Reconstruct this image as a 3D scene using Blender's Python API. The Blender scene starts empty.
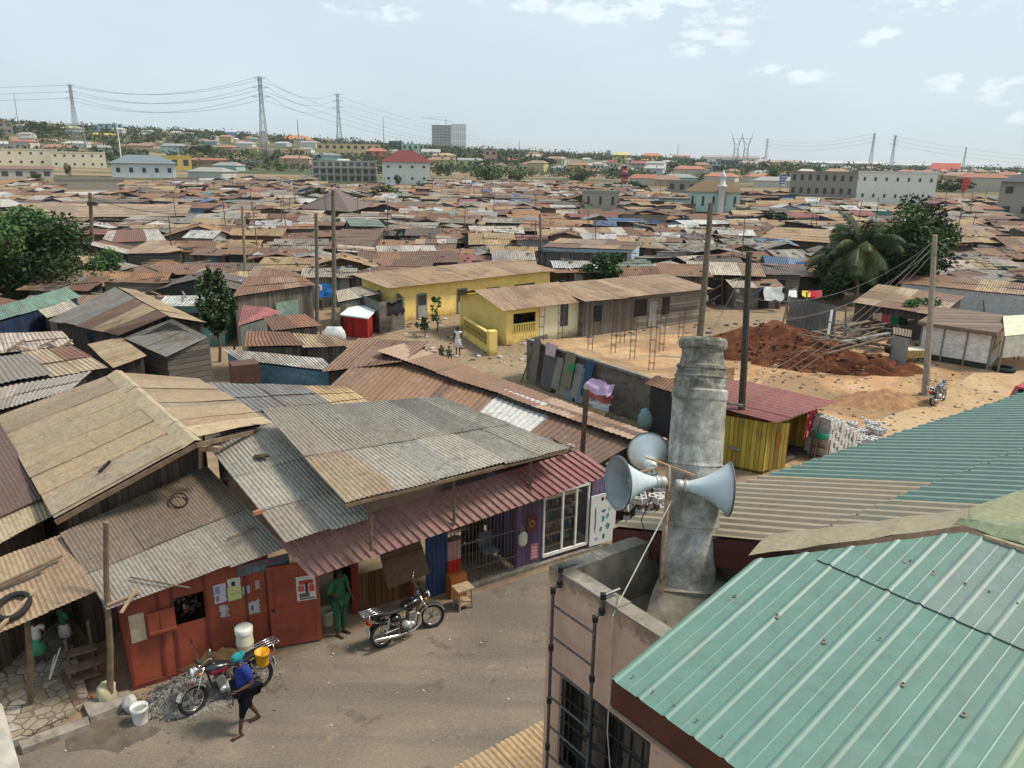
import bpy, math, random
from mathutils import Vector, Matrix, noise as mnoise
random.seed(7)
R = math.radians
scene = bpy.context.scene
col = scene.collection
V = Vector

FPX = 768.0; CAMH = 10.6; PITCH = R(16.4); ROLL = R(1.0)
cam_d = bpy.data.cameras.new('camera'); cam = bpy.data.objects.new('camera', cam_d); col.objects.link(cam)
cam_d.sensor_width = 36; cam_d.lens = 36 * FPX / 1024; cam_d.clip_start = .05; cam_d.clip_end = 30000
cam.matrix_world = Matrix.Translation((0, 0, CAMH)) @ Matrix.Rotation(R(90) - PITCH, 4, 'X') @ Matrix.Rotation(ROLL, 4, 'Z')
scene.camera = cam
CP, SP, CR, SR = math.cos(PITCH), math.sin(PITCH), math.cos(ROLL), math.sin(ROLL)

def ray(x, y):
    u = (x - 512) / FPX; v = (384 - y) / FPX
    a = u * CR - v * SR; b = u * SR + v * CR
    return V((a, CP + b * SP, -SP + b * CP))
ORG = V((0, 0, CAMH))
def P(x, y, z=0.0):
    d = ray(x, y); return ORG + d * ((z - CAMH) / d.z)
def D(x, y, dist):
    """survey point at a given distance along the view depth"""
    return ORG + ray(x, y) * dist
def PV(x, y, p, d):
    """point of a vertical plane through p with horizontal direction d"""
    n = V((-d.y, d.x, 0)); r = ray(x, y)
    return ORG + r * ((p - ORG).dot(n) / r.dot(n))
def proj(p):
    z = p.z - CAMH; f = p.y * CP - z * SP
    if f <= .1: return (-9999, -9999, f)
    b = (p.y * SP + z * CP) / f; a = p.x / f
    return (512 + (a * CR + b * SR) * FPX, 384 - (-a * SR + b * CR) * FPX, f)

def sstep(a, b, x):
    t = max(0, min(1, (x - a) / (b - a))); return t * t * (3 - 2 * t)
def interp(tab, u):
    if u <= tab[0][0]: return tab[0][1]
    for (a, p), (b, q) in zip(tab, tab[1:]):
        if u <= b: return p + (q - p) * (u - a) / (b - a)
    return tab[-1][1]
RIDGE = [(-.8, 46), (-.6, 40), (-.34, 32), (-.12, 20), (0, 15), (.17, 8), (.3, 3), (.7, 0)]
def tz(x, y):
    d = math.hypot(x, y)
    if d < 300 or y <= 0: return 0.0
    h = interp(RIDGE, x / y) * sstep(320, 1300, d)
    h += 1.6 * sstep(320, 700, d) * mnoise.noise(V((x * .006, y * .004, 3)))
    return max(0, h)
def G(x, y):
    """where the ray through a pixel meets the terrain"""
    r = ray(x, y); t = 20.0
    while t < 4000:
        p = ORG + r * t
        if p.z <= tz(p.x, p.y): return p
        t *= 1.01
    return ORG + r * 2500

class MB:
    def __init__(s): s.v = []; s.f = []; s.c = []; s.uv = []
    def face(s, pts, c=(1, 1, 1), uv=None):
        i = len(s.v); s.v += [tuple(p) for p in pts]; n = len(pts)
        s.f.append(tuple(range(i, i + n))); s.c.append(c); s.uv.append(uv or [(0, 0)] * n)
        return s
    def box(s, cen, size, rz=0.0, c=(1, 1, 1), M=None):
        hx, hy, hz = size[0] / 2, size[1] / 2, size[2] / 2
        m = M or (Matrix.Translation(V(cen)) @ Matrix.Rotation(rz, 4, 'Z'))
        P8 = [m @ V((x, y, z)) for z in (-hz, hz) for (x, y) in ((-hx, -hy), (hx, -hy), (hx, hy), (-hx, hy))]
        i = len(s.v); s.v += [tuple(p) for p in P8]
        sx, sy, sz = size
        for q, (a, b) in (((3, 2, 1, 0), (sx, sy)), ((4, 5, 6, 7), (sx, sy)), ((0, 1, 5, 4), (sx, sz)), ((1, 2, 6, 5), (sy, sz)), ((2, 3, 7, 6), (sx, sz)), ((3, 0, 4, 7), (sy, sz))):
            s.f.append(tuple(i + k for k in q)); s.c.append(c); s.uv.append([(0, 0), (a, 0), (a, b), (0, b)])
        return s
    def bar(s, p, q, w, h=None, c=(1, 1, 1)):
        """box between two points"""
        p = V(p); q = V(q); d = q - p; L = d.length
        if L < 1e-6: return s
        m = Matrix.Translation((p + q) / 2) @ d.to_track_quat('X', 'Z').to_matrix().to_4x4()
        return s.box(None, (L, w, h or w), 0, c, m)
    def tube(s, p, q, r0, r1=None, n=8, c=(1, 1, 1), caps=True):
        return s.path([V(p), V(q)], [r0, r1 if r1 is not None else r0], n, c, caps)
    def path(s, pts, r, n=6, c=(1, 1, 1), caps=True, closed=False):
        pts = [V(p) for p in pts]; m = len(pts)
        if not isinstance(r, (list, tuple)): r = [r] * m
        i0 = len(s.v); up = None
        for k, p in enumerate(pts):
            if closed: t = pts[(k + 1) % m] - pts[k - 1]
            else: t = pts[min(k + 1, m - 1)] - pts[max(k - 1, 0)]
            t.normalize()
            if up is None: up = V((0, 0, 1)) if abs(t.z) < .9 else V((1, 0, 0))
            a = t.cross(up); a.normalize(); b = a.cross(t); up = b
            for j in range(n):
                g = 2 * math.pi * j / n
                s.v.append(tuple(p + (a * math.cos(g) + b * math.sin(g)) * r[k]))
        for k in range(m if closed else m - 1):
            for j in range(n):
                a = i0 + k * n + j; b = i0 + k * n + (j + 1) % n; kk = (k + 1) % m
                s.f.append((a, b, i0 + kk * n + (j + 1) % n, i0 + kk * n + j)); s.c.append(c); s.uv.append([(j / n, k), ((j + 1) / n, k), ((j + 1) / n, k + 1), (j / n, k + 1)])
        if caps and not closed:
            s.f.append(tuple(i0 + j for j in reversed(range(n)))); s.c.append(c); s.uv.append([(0, 0)] * n)
            s.f.append(tuple(i0 + (m - 1) * n + j for j in range(n))); s.c.append(c); s.uv.append([(0, 0)] * n)
        return s
    def lathe(s, prof, n=24, M=None, c=(1, 1, 1), caps=False):
        M = M or Matrix.Identity(4); i0 = len(s.v); m = len(prof)
        for (r, z) in prof:
            for j in range(n):
                g = 2 * math.pi * j / n; s.v.append(tuple(M @ V((r * math.cos(g), r * math.sin(g), z))))
        for k in range(m - 1):
            for j in range(n):
                a = i0 + k * n + j; b = i0 + k * n + (j + 1) % n
                s.f.append((a, b, b + n, a + n)); s.c.append(c); s.uv.append([(j / n, k), ((j + 1) / n, k), ((j + 1) / n, k + 1), (j / n, k + 1)])
        if caps:
            s.f.append(tuple(i0 + j for j in reversed(range(n)))); s.c.append(c); s.uv.append([(0, 0)] * n)
            s.f.append(tuple(i0 + (m - 1) * n + j for j in range(n))); s.c.append(c); s.uv.append([(0, 0)] * n)
        return s
    def ball(s, cen, rad, n=12, c=(1, 1, 1), M=None, jit=0):
        prof = []; k = max(4, n // 2)
        if not isinstance(rad, (tuple, list)): rad = (rad,) * 3
        m = Matrix.Translation(V(cen)) @ (M or Matrix.Identity(4)) @ Matrix.Diagonal((*rad, 1))
        i = len(s.v)
        s.lathe([(max(1e-3, math.sin(math.pi * j / k)), -math.cos(math.pi * j / k)) for j in range(k + 1)], n, m, c)
        if jit:
            cv = V(cen)
            for q in range(i, len(s.v)):
                p = V(s.v[q]); f = 1 + jit * mnoise.noise(p * (1.7 / max(rad)) + V((cen[0], 5, 9)))
                s.v[q] = tuple(cv + (p - cv) * f)
        return s
    def wall(s, pts, z0, z1, c=(1, 1, 1), closed=True):
        """vertical walls on a footprint; z1 may be one height per corner"""
        n = len(pts); z1 = z1 if isinstance(z1, (list, tuple)) else [z1] * n; u = 0
        for k in range(n if closed else n - 1):
            a, b = V(pts[k]), V(pts[(k + 1) % n]); L = (V((b.x, b.y)) - V((a.x, a.y))).length
            za, zb = z1[k], z1[(k + 1) % n]
            s.face([(a.x, a.y, z0), (b.x, b.y, z0), (b.x, b.y, zb), (a.x, a.y, za)], c, [(u, z0), (u + L, z0), (u + L, zb), (u, za)])
            u += L
        return s
    def slab(s, top, th, c=(1, 1, 1)):
        """closed slab under a top polygon"""
        top = [V(p) for p in top]; bot = [p - V((0, 0, th)) for p in top]; n = len(top)
        L = [(top[i] - top[0]).length for i in range(n)]
        s.face(top, c, [(p.x, p.y) for p in top]); s.face(list(reversed(bot)), c, [(p.x, p.y) for p in reversed(bot)])
        for k in range(n):
            a, b = top[k], top[(k + 1) % n]; l = (b - a).length
            s.face([bot[k], bot[(k + 1) % n], b, a], c, [(0, 0), (l, 0), (l, th), (0, th)])
        return s
    def mesh(s, name, mat, smooth=False):
        me = bpy.data.meshes.new(name); me.from_pydata(s.v, [], s.f); me.update()
        uvl = me.uv_layers.new(name='UVMap'); flat = []
        for u in s.uv:
            for a in u: flat += [a[0], a[1]]
        uvl.data.foreach_set('uv', flat)
        ca = me.color_attributes.new('Col', 'FLOAT_COLOR', 'CORNER'); flat = []
        for c, f in zip(s.c, s.f):
            flat += [c[0], c[1], c[2], 1.0] * len(f)
        ca.data.foreach_set('color', flat)
        if smooth: me.polygons.foreach_set('use_smooth', [True] * len(me.polygons))
        me.materials.append(mat)
        return me
    def build(s, name, mat, parent=None, smooth=False):
        o = bpy.data.objects.new(name, s.mesh(name, mat, smooth)); col.objects.link(o)
        if parent is not None:
            o.parent = parent
            if parent.name in LOCAL: LOCAL.add(o.name)
            else: o.matrix_parent_inverse = wm(parent).inverted()
        return o

USED = []
LOCAL = set()
def wm(o):
    b = Matrix.LocRotScale(o.location, o.rotation_euler, o.scale)
    return b if o.parent is None else wm(o.parent) @ o.matrix_parent_inverse @ b
def tag(o, label=None, cat=None, group=None, kind=None):
    if label: o['label'] = label; USED.append(label)
    if cat: o['category'] = cat
    if group: o['group'] = group
    if kind: o['kind'] = kind
    return o
def thing(name, label, cat, loc=(0, 0, 0), group=None, local=False, rz=0):
    o = bpy.data.objects.new(name, None); col.objects.link(o); o.location = loc; o.rotation_euler = (0, 0, rz)
    o.empty_display_size = .2
    if local: LOCAL.add(o.name)
    return tag(o, label, cat, group)
def copy_tree(o, parent=None):
    c = o.copy(); col.objects.link(c); c.parent = parent
    for ch in [k for k in bpy.data.objects if k.parent == o]: copy_tree(ch, c)
    return c

class NT:
    def __init__(s, name):
        s.m = bpy.data.materials.new(name); s.m.use_nodes = True; s.t = s.m.node_tree; s.n = s.t.nodes
        s.b = s.n['Principled BSDF']
    def add(s, t, **k):
        n = s.n.new(t)
        for a, b in k.items(): setattr(n, a, b)
        return n
    def link(s, a, b): s.t.links.new(a, b)
    def coord(s, kind='Object'):
        return s.add('ShaderNodeTexCoord').outputs[kind]
    def noise(s, vec, scale, detail=3, rough=.6, dist=0):
        n = s.add('ShaderNodeTexNoise'); n.inputs['Scale'].default_value = scale; n.inputs['Detail'].default_value = detail
        n.inputs['Roughness'].default_value = rough; n.inputs['Distortion'].default_value = dist
        s.link(vec, n.inputs['Vector']); return n.outputs['Fac']
    def ramp(s, fac, stops):
        r = s.add('ShaderNodeValToRGB'); e = r.color_ramp.elements
        while len(e) < len(stops): e.new(.5)
        for k, (p, c) in enumerate(stops):
            e[k].position = p; e[k].color = (*c, 1) if isinstance(c, (tuple, list)) else (c, c, c, 1)
        s.link(fac, r.inputs[0]); return r.outputs[0]
    def mix(s, fac, a, b, mode='MIX'):
        m = s.add('ShaderNodeMix', data_type='RGBA', blend_type=mode)
        for sock, val in ((m.inputs[0], fac), (m.inputs[6], a), (m.inputs[7], b)):
            if isinstance(val, (int, float)): sock.default_value = val
            elif isinstance(val, (tuple, list)): sock.default_value = (*val, 1) if len(val) == 3 else val
            else: s.link(val, sock)
        return m.outputs[2]
    def math(s, op, a, b=None):
        m = s.add('ShaderNodeMath', operation=op)
        for k, v in enumerate((a, b)):
            if v is None: continue
            if isinstance(v, (int, float)): m.inputs[k].default_value = v
            else: s.link(v, m.inputs[k])
        return m.outputs[0]
    def scale(s, vec, sc, rot=(0, 0, 0)):
        m = s.add('ShaderNodeMapping'); m.inputs['Scale'].default_value = sc; m.inputs['Rotation'].default_value = rot
        s.link(vec, m.inputs[0]); return m.outputs[0]
    def bump(s, h, strength=.3, dist=.02):
        b = s.add('ShaderNodeBump'); b.inputs['Strength'].default_value = strength; b.inputs['Distance'].default_value = dist
        s.link(h, b.inputs['Height']); s.link(b.outputs[0], s.b.inputs['Normal'])
    def attr(s): return s.add('ShaderNodeAttribute', attribute_name='Col').outputs['Color']
    def rnd(s): return s.add('ShaderNodeObjectInfo').outputs['Random']
    def out(s, c, rough=.8, metal=0.0, spec=.3):
        if isinstance(c, (tuple, list)): s.b.inputs['Base Color'].default_value = (*c, 1)
        else: s.link(c, s.b.inputs['Base Color'])
        s.b.inputs['Metallic'].default_value = metal
        if isinstance(rough, (int, float)): s.b.inputs['Roughness'].default_value = rough
        else: s.link(rough, s.b.inputs['Roughness'])
        s.b.inputs['Specular IOR Level'].default_value = spec
        return s.m

MATC = {}
def paint(c, rough=.6, metal=0.0, var=.25, scale=6, bump=0, key=None, spec=.3, dirt=0.0, dirtc=(.12, .08, .05)):
    """plain surface with a little wear"""
    k = (tuple(round(x, 3) for x in c), rough, metal, var, scale, bump, dirt)
    if k in MATC: return MATC[k]
    n = NT(key or 'paint'); w = n.coord()
    f = n.noise(w, scale, 4, .65)
    a = n.ramp(f, [(.3, tuple(x * (1 - var) for x in c)), (.7, tuple(min(1, x * (1 + var * .7)) for x in c))])
    if dirt:
        g = n.ramp(n.noise(w, scale * .35, 5, .7, .4), [(.5, 0.0), (.68, dirt)])
        a = n.mix(g, a, dirtc)
    if bump: n.bump(n.noise(w, scale * 6, 3), bump, .01)
    MATC[k] = n.out(a, rough, metal, spec); return MATC[k]
def attr_mat(name, rough=.7, var=.25, scale=5, metal=0, bump=0, dirt=.3, dirtc=(.10, .065, .04), spec=.3, coord='Object'):
    n = NT(name); w = n.coord(coord); a = n.attr()
    f = n.noise(w, scale, 4, .65)
    v = n.ramp(f, [(.28, 1 - var), (.72, 1 + var * .5)])
    a = n.mix(1.0, a, v, 'MULTIPLY')
    g = n.ramp(n.noise(w, scale * .4, 5, .7, .5), [(.52, 0.0), (.7, dirt)])
    a = n.mix(g, a, dirtc)
    if bump: n.bump(n.noise(w, scale * 5, 3), bump, .01)
    return n.out(a, rough, metal, spec)
def roof_mat(name, pitch=None, grain=1.0, rust=.5, rustc=(.15, .082, .042), palec=(.5, .46, .4), pale=.25, sc=1.0, spec=.35, lines=True, rough=.62):
    """metal sheeting: colour per sheet, rust clouds, streaks down the sheet, bump ridges where none are modelled"""
    n = NT(name); w = n.coord(); uv = n.coord('UV'); a = n.attr()
    big = n.noise(w, .7 * sc, 5, .68, .6); fine = n.noise(w, 9 * sc, 4, .7)
    streak = n.noise(n.scale(uv, (7 * sc, .55 * sc, 1)), 1.0, 4, .65)
    a = n.mix(1.0, a, n.ramp(fine, [(.25, 1 - .38 * grain), (.75, 1 + .22 * grain)]), 'MULTIPLY')
    a = n.mix(n.ramp(streak, [(.42, 0.0), (.62, rust * .75)]), a, rustc)
    a = n.mix(n.ramp(big, [(.5, 0.0), (.66, rust)]), a, rustc)
    a = n.mix(n.ramp(n.noise(w, 1.9 * sc, 5, .75), [(.58, 0.0), (.72, pale)]), a, palec)
    a = n.mix(n.ramp(n.noise(n.scale(uv, (1.2, 3.5, 1)), 1.0, 6, .8, 1.2), [(.56, 0.0), (.66, .55 * min(1, grain))]), a, (.075, .06, .05))
    if pitch:
        sx = n.add('ShaderNodeSeparateXYZ'); n.link(uv, sx.inputs[0])
        s_ = n.math('SINE', n.math('MULTIPLY', sx.outputs[0], 2 * math.pi / pitch))
        if lines: a = n.mix(1.0, a, n.ramp(n.math('MULTIPLY_ADD', s_, .5) if False else n.math('ADD', n.math('MULTIPLY', s_, .5), .5), [(0.0, .8), (.6, 1.05)]), 'MULTIPLY')
        n.bump(s_, .8, pitch * .22)
    else:
        n.bump(fine, .25, .004)
    return n.out(a, rough, 0.0, spec)

M_ROOF = roof_mat('corrugated_far', pitch=.16, rust=.6, rustc=(.12, .072, .04), sc=.8, lines=False)
M_ROOFN = roof_mat('corrugated_near', rust=.22, pale=.25, sc=1.1)
M_TEAL = roof_mat('teal_sheet', grain=.45, rust=.32, rustc=(.12, .165, .14), pale=.16, palec=(.22, .29, .21), sc=.8, spec=.5, rough=.5)
M_MAR = roof_mat('maroon_sheet', rust=.15, rustc=(.17, .13, .11), pale=.2, palec=(.3, .2, .19), sc=1.0)
M_ATTR = attr_mat('painted_surface')
M_CLOTH = attr_mat('cloth', rough=.95, var=.3, scale=3, dirt=.1, spec=.05)
M_LEAF = attr_mat('leaves', rough=.6, var=.3, scale=2, dirt=0, spec=.25)
M_SKIN = attr_mat('skin', rough=.55, var=.1, scale=10, dirt=0, spec=.4)
def plank_mat(name, horiz=False, w=.16):
    n = NT(name); uv = n.coord('UV'); a = n.attr()
    sx = n.add('ShaderNodeSeparateXYZ'); n.link(uv, sx.inputs[0])
    u = sx.outputs[1 if horiz else 0]
    t = n.math('DIVIDE', u, w); fr = n.math('FRACT', t); idx = n.math('FLOOR', t)
    wn = n.add('ShaderNodeTexWhiteNoise', noise_dimensions='1D'); n.link(idx, wn.inputs['W'])
    a = n.mix(1.0, a, n.ramp(wn.outputs[0], [(0, .62), (1, 1.25)]), 'MULTIPLY')
    g = n.noise(n.scale(uv, (.8, 12, 1) if horiz else (12, .8, 1)), 1.0, 4, .7)
    a = n.mix(1.0, a, n.ramp(g, [(.3, .65), (.7, 1.15)]), 'MULTIPLY')
    gap = n.math('LESS_THAN', fr, .08)
    a = n.mix(gap, a, (.015, .012, .01))
    a = n.mix(n.ramp(n.noise(uv, .9, 4, .7), [(.5, 0.0), (.7, .45)]), a, (.09, .07, .055))
    n.bump(n.math('SUBTRACT', 1.0, gap), .6, .02)
    return n.out(a, .85, 0, .2)
M_PLANK = plank_mat('plank_wall'); M_PLANKH = plank_mat('clapboard_wall', True, .22)
def block_mat(name='block_wall', mortar=(.17, .155, .135), sc=1.0):
    n = NT(name); uv = n.coord('UV'); a = n.attr()
    b = n.add('ShaderNodeTexBrick'); n.link(uv, b.inputs['Vector'])
    b.inputs['Scale'].default_value = 1.0; b.inputs['Brick Width'].default_value = .45; b.inputs['Row Height'].default_value = .2; b.inputs['Mortar Size'].default_value = .012
    n.link(a, b.inputs['Color1']); n.link(n.mix(1.0, a, (.7, .7, .7), 'MULTIPLY'), b.inputs['Color2']); b.inputs['Mortar'].default_value = (*mortar, 1)
    c = n.mix(1.0, b.outputs[0], n.ramp(n.noise(uv, 3.5, 5, .7), [(.3, .6), (.7, 1.2)]), 'MULTIPLY')
    n.bump(n.noise(uv, 20, 3), .3, .01)
    return n.out(c, .95, 0, .1)
M_BLOCK = block_mat()
def rgb(r, g, b):
    f = lambda c: (c / 255 / 12.92) if c <= 10 else ((c / 255 + .055) / 1.055) ** 2.4
    return (f(r), f(g), f(b))
def jit(c, a=.12, rng=random):
    k = 1 + rng.uniform(-a, a); w_ = rng.uniform(-a * .25, a * .25); return (max(0, c[0] * k * (1 + w_)), max(0, c[1] * k), max(0, c[2] * k * (1 - w_)))
TAN = (.36, .245, .14); TAN2 = (.42, .30, .18); BRN = (.17, .085, .05); RUST = (.24, .11, .055); GRY = (.27, .25, .22); DGRY = (.15, .14, .13)
ZINC = (.55, .55, .54); PALE = (.5, .43, .34); DRED = (.2, .05, .05); MARN = (.25, .075, .08); GRN = (.10, .2, .15); BLU = (.06, .16, .32)
WHT = (.7, .7, .68)

def sheets(mb, tl, tr, br, bl, pal, su=.85, sv=2.4, pitch=None, amp=.01, ribs=None, seed=0, lift=.012, sag=0.0, colfn=None, rag=.0, warp=.035):
    """metal roofing on a quad whose ribs run from the tl-tr edge down to the bl-br edge.
    pitch: modelled corrugation, ribs: trapezoidal profile, otherwise flat sheets with UVs for the bump"""
    rg = random.Random(seed); tl, tr, br, bl = V(tl), V(tr), V(br), V(bl)
    W = ((tr - tl).length + (br - bl).length) / 2; L = ((bl - tl).length + (br - tr).length) / 2
    near_ = (tl.length < 32)
    nu = max(1, round(W / su)); nv = max(1, round(L / sv))
    nrm = (tr - tl).cross(bl - tl).normalized()
    if nrm.z < 0: nrm = -nrm
    def pt(u, v, h=0):
        a = tl.lerp(tr, u); b = bl.lerp(br, u); p = a.lerp(b, v)
        return p + nrm * (h + warp * mnoise.noise(p * .7) + warp * .45 * mnoise.noise(p * 2.3))
    for j in range(nv):
        for i in range(nu):
            u0, u1 = i / nu, (i + 1) / nu; v0, v1 = j / nv, (j + 1) / nv
            u1b = min(1, u1 + .03 / su) if i < nu - 1 else u1; v1b = min(1.0, v1 + .06) if j < nv - 1 else v1 + rg.uniform(0, rag)
            c = colfn(i, j, nu, nv, rg) if colfn else jit(rg.choice(pal), .13, rg)
            h0 = lift * rg.random() * .4 + (i % 2) * (.012 if near_ and not ribs and not pitch else .004); h1 = h0 + lift * (.5 + rg.random())
            if pitch: k = max(2, int((u1b - u0) * W / pitch * 4))
            elif ribs: k = 0
            else: k = 3 if near_ else 1
            us = []
            if ribs:
                x = u0 * W
                base = math.floor(x / ribs) * ribs
                while base < u1b * W + 1e-6:
                    for (dx, hh) in ((0, 0), (ribs * .62, 0), (ribs * .72, 1), (ribs * .88, 1), (ribs * .98, 0)):
                        xx = base + dx
                        if u0 * W - 1e-6 <= xx <= u1b * W + 1e-6: us.append((xx / W, hh * amp))
                    base += ribs
                us = [(u0, 0)] + us + [(u1b, 0)]
            else:
                for q in range(k + 1):
                    uu = u0 + (u1b - u0) * q / k
                    us.append((uu, amp * math.sin(2 * math.pi * uu * W / pitch) if pitch else 0))
            nvv = 4 if near_ else 1
            for q in range(nvv):
                va, vb = v0 + (v1b - v0) * q / nvv, v0 + (v1b - v0) * (q + 1) / nvv; la_, lb_ = h0 + (h1 - h0) * q / nvv, h0 + (h1 - h0) * (q + 1) / nvv
                for (ua, ha), (ub, hb) in zip(us, us[1:]):
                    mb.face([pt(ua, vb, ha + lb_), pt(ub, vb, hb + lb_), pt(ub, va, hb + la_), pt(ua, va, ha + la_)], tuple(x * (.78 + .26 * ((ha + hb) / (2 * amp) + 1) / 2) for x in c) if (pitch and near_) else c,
                            [(ua * W, vb * L), (ub * W, vb * L), (ub * W, va * L), (ua * W, va * L)])
    return mb
OCC = []   # footprints already taken (x, y, r)
def occ(*pts, pad=0.0):
    """reserve a footprint polygon"""
    OCC.append(([V((p[0], p[1])) for p in pts], pad))
def inside(x, y, r=2.0):
    for poly, pad in OCC:
        n = len(poly); ok = False; j = n - 1
        for i in range(n):
            a, b = poly[i], poly[j]
            if (a.y > y) != (b.y > y) and x < (b.x - a.x) * (y - a.y) / (b.y - a.y) + a.x: ok = not ok
            e = b - a; t = max(0, min(1, ((x - a.x) * e.x + (y - a.y) * e.y) / max(1e-9, e.length_squared)))
            if (V((x, y)) - a - e * t).length < r + pad: return True
            j = i
        if ok: return True
    return False
SUN_EL, SUN_AZ = R(54), R(82)      # azimuth clockwise from +Y: over the right shoulder of the street
w = bpy.data.worlds.new('World'); scene.world = w; w.use_nodes = True
t = w.node_tree; bg = t.nodes['Background']; L_ = t.links.new
def wn(tp, **k):
    n = t.nodes.new(tp)
    for a, b in k.items(): setattr(n, a, b)
    return n
sky = wn('ShaderNodeTexSky', sky_type='NISHITA'); sky.sun_disc = False; sky.sun_elevation = SUN_EL; sky.sun_rotation = SUN_AZ
sky.air_density = 1.0; sky.dust_density = 4.0; sky.ozone_density = 1.0
tc = wn('ShaderNodeTexCoord')
mixv = wn('ShaderNodeMix', data_type='RGBA'); mixv.inputs[0].default_value = .78
L_(sky.outputs[0], mixv.inputs[6]); mixv.inputs[7].default_value = (6.9, 8.35, 9.15, 1)
sx = wn('ShaderNodeSeparateXYZ'); L_(tc.outputs['Generated'], sx.inputs[0])
mp = wn('ShaderNodeMapping'); mp.inputs['Scale'].default_value = (1, 1, 2.4); L_(tc.outputs['Generated'], mp.inputs[0])
nz = wn('ShaderNodeTexNoise'); nz.inputs['Scale'].default_value = 3.0; nz.inputs['Detail'].default_value = 6; nz.inputs['Roughness'].default_value = .55; L_(mp.outputs[0], nz.inputs['Vector'])
rp = wn('ShaderNodeValToRGB'); rp.color_ramp.elements[0].position = .45; rp.color_ramp.elements[1].position = .8; rp.color_ramp.elements[1].color = (.35, .35, .35, 1); L_(nz.outputs['Fac'], rp.inputs[0])
m2 = wn('ShaderNodeMix', data_type='RGBA'); L_(rp.outputs[0], m2.inputs[0]); L_(mixv.outputs[2], m2.inputs[6]); m2.inputs[7].default_value = (7.7, 8.9, 9.5, 1)
cur = m2.outputs[2]
PUFF = [(706, 42, 38, 12), (655, 10, 80, 15), (560, 2, 70, 9), (788, 72, 34, 10), (884, 36, 20, 10), (925, 6, 50, 11), (965, 84, 28, 9), (1012, 90, 26, 11), (1030, 118, 16, 6), (393, 8, 26, 13), (345, 4, 18, 8), (735, 14, 30, 10)]
nz2 = wn('ShaderNodeTexNoise'); nz2.inputs['Scale'].default_value = 21; nz2.inputs['Detail'].default_value = 7; nz2.inputs['Roughness'].default_value = .6
L_(mp.outputs[0], nz2.inputs['Vector'])
acc = None
def wm_(op, a, b=None, c=None):
    m = wn('ShaderNodeMath', operation=op)
    for k, v in enumerate((a, b, c)):
        if v is None: continue
        if isinstance(v, (int, float)): m.inputs[k].default_value = v
        else: L_(v, m.inputs[k])
    return m.outputs[0]
for (cx, cy, rx, ry) in PUFF:
    d0 = ray(cx, cy).normalized(); side = d0.cross(V((0, 0, 1))).normalized(); up = side.cross(d0)
    def dot(vec):
        n = wn('ShaderNodeVectorMath', operation='DOT_PRODUCT'); L_(tc.outputs['Generated'], n.inputs[0]); n.inputs[1].default_value = vec; return n.outputs['Value']
    a = wm_('DIVIDE', dot(side), rx / FPX * .95); b = wm_('DIVIDE', dot(up), ry / FPX * .95)
    r2 = wm_('ADD', wm_('MULTIPLY', a, a), wm_('MULTIPLY', b, b))
    front = wm_('GREATER_THAN', dot(d0), .5)
    val = wm_('MULTIPLY', wm_('MAXIMUM', wm_('SUBTRACT', 1.7, r2), 0.0), front)
    acc = val if acc is None else wm_('MAXIMUM', acc, val)
puff = wm_('MULTIPLY', acc, wm_('MULTIPLY_ADD', nz2.outputs['Fac'], 6.0, -2.7))
rp2 = wn('ShaderNodeValToRGB'); rp2.color_ramp.interpolation = 'EASE'
rp2.color_ramp.elements[0].position = .0; rp2.color_ramp.elements[1].position = 1.5 if False else 1.0; rp2.color_ramp.elements[1].color = (.42, .42, .42, 1); L_(puff, rp2.inputs[0])
m3 = wn('ShaderNodeMix', data_type='RGBA'); L_(rp2.outputs[0], m3.inputs[0]); L_(cur, m3.inputs[6]); m3.inputs[7].default_value = (10.6, 10.9, 10.9, 1)
L_(m3.outputs[2], bg.inputs[0]); bg.inputs[1].default_value = .1
sd = bpy.data.lights.new('sun', 'SUN'); so = bpy.data.objects.new('sun', sd); col.objects.link(so)
sd.energy = 3.9; sd.angle = R(11); sd.color = (1, .91, .76)
sdir = V((math.sin(SUN_AZ) * math.cos(SUN_EL), math.cos(SUN_AZ) * math.cos(SUN_EL), math.sin(SUN_EL)))
so.rotation_euler = sdir.to_track_quat('Z', 'Y').to_euler()
scene.view_settings.view_transform = 'Standard'; scene.view_settings.look = 'None'; scene.view_settings.gamma = 1; scene.view_settings.exposure = 0.15
scene.view_settings.use_curve_mapping = False

n = NT('packed_earth'); wv = n.coord()
a = n.ramp(n.noise(wv, .12, 5, .65), [(.3, (.20, .145, .095)), (.5, (.27, .20, .13)), (.7, (.32, .24, .16))])
a = n.mix(1.0, a, n.ramp(n.noise(wv, 2.2, 5, .7), [(.3, .7), (.7, 1.15)]), 'MULTIPLY')
geo = n.add('ShaderNodeSeparateXYZ'); n.link(wv, geo.inputs[0])
veg = n.math('MULTIPLY', n.ramp(n.noise(n.scale(wv, (.006, .012, 0)), 1.0, 6, .65), [(.42, 0.0), (.52, 1.0)]), n.ramp(n.math('DIVIDE', geo.outputs[1], 1000), [(.26, 0.0), (.32, 1.0)]))
green = n.ramp(n.noise(n.scale(wv, (.05, .05, 0)), 1.0, 5, .7), [(.35, (.045, .065, .03)), (.55, (.08, .095, .05)), (.68, (.22, .17, .115))])
a = n.mix(veg, a, green)
n.bump(n.noise(wv, 3, 5), .5, .05)
M_EARTH = n.out(a, .95, 0, .1)
mb = MB()
ys = [-30, 0, 30, 60, 100, 150, 200, 260, 300] + [320 + 30 * k for k in range(36)] + [1500, 1800, 2400, 3200, 4500, 7000, 12000]
us = [(-1.5 + 3.0 * k / 90) for k in range(91)]
vid = {}
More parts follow.
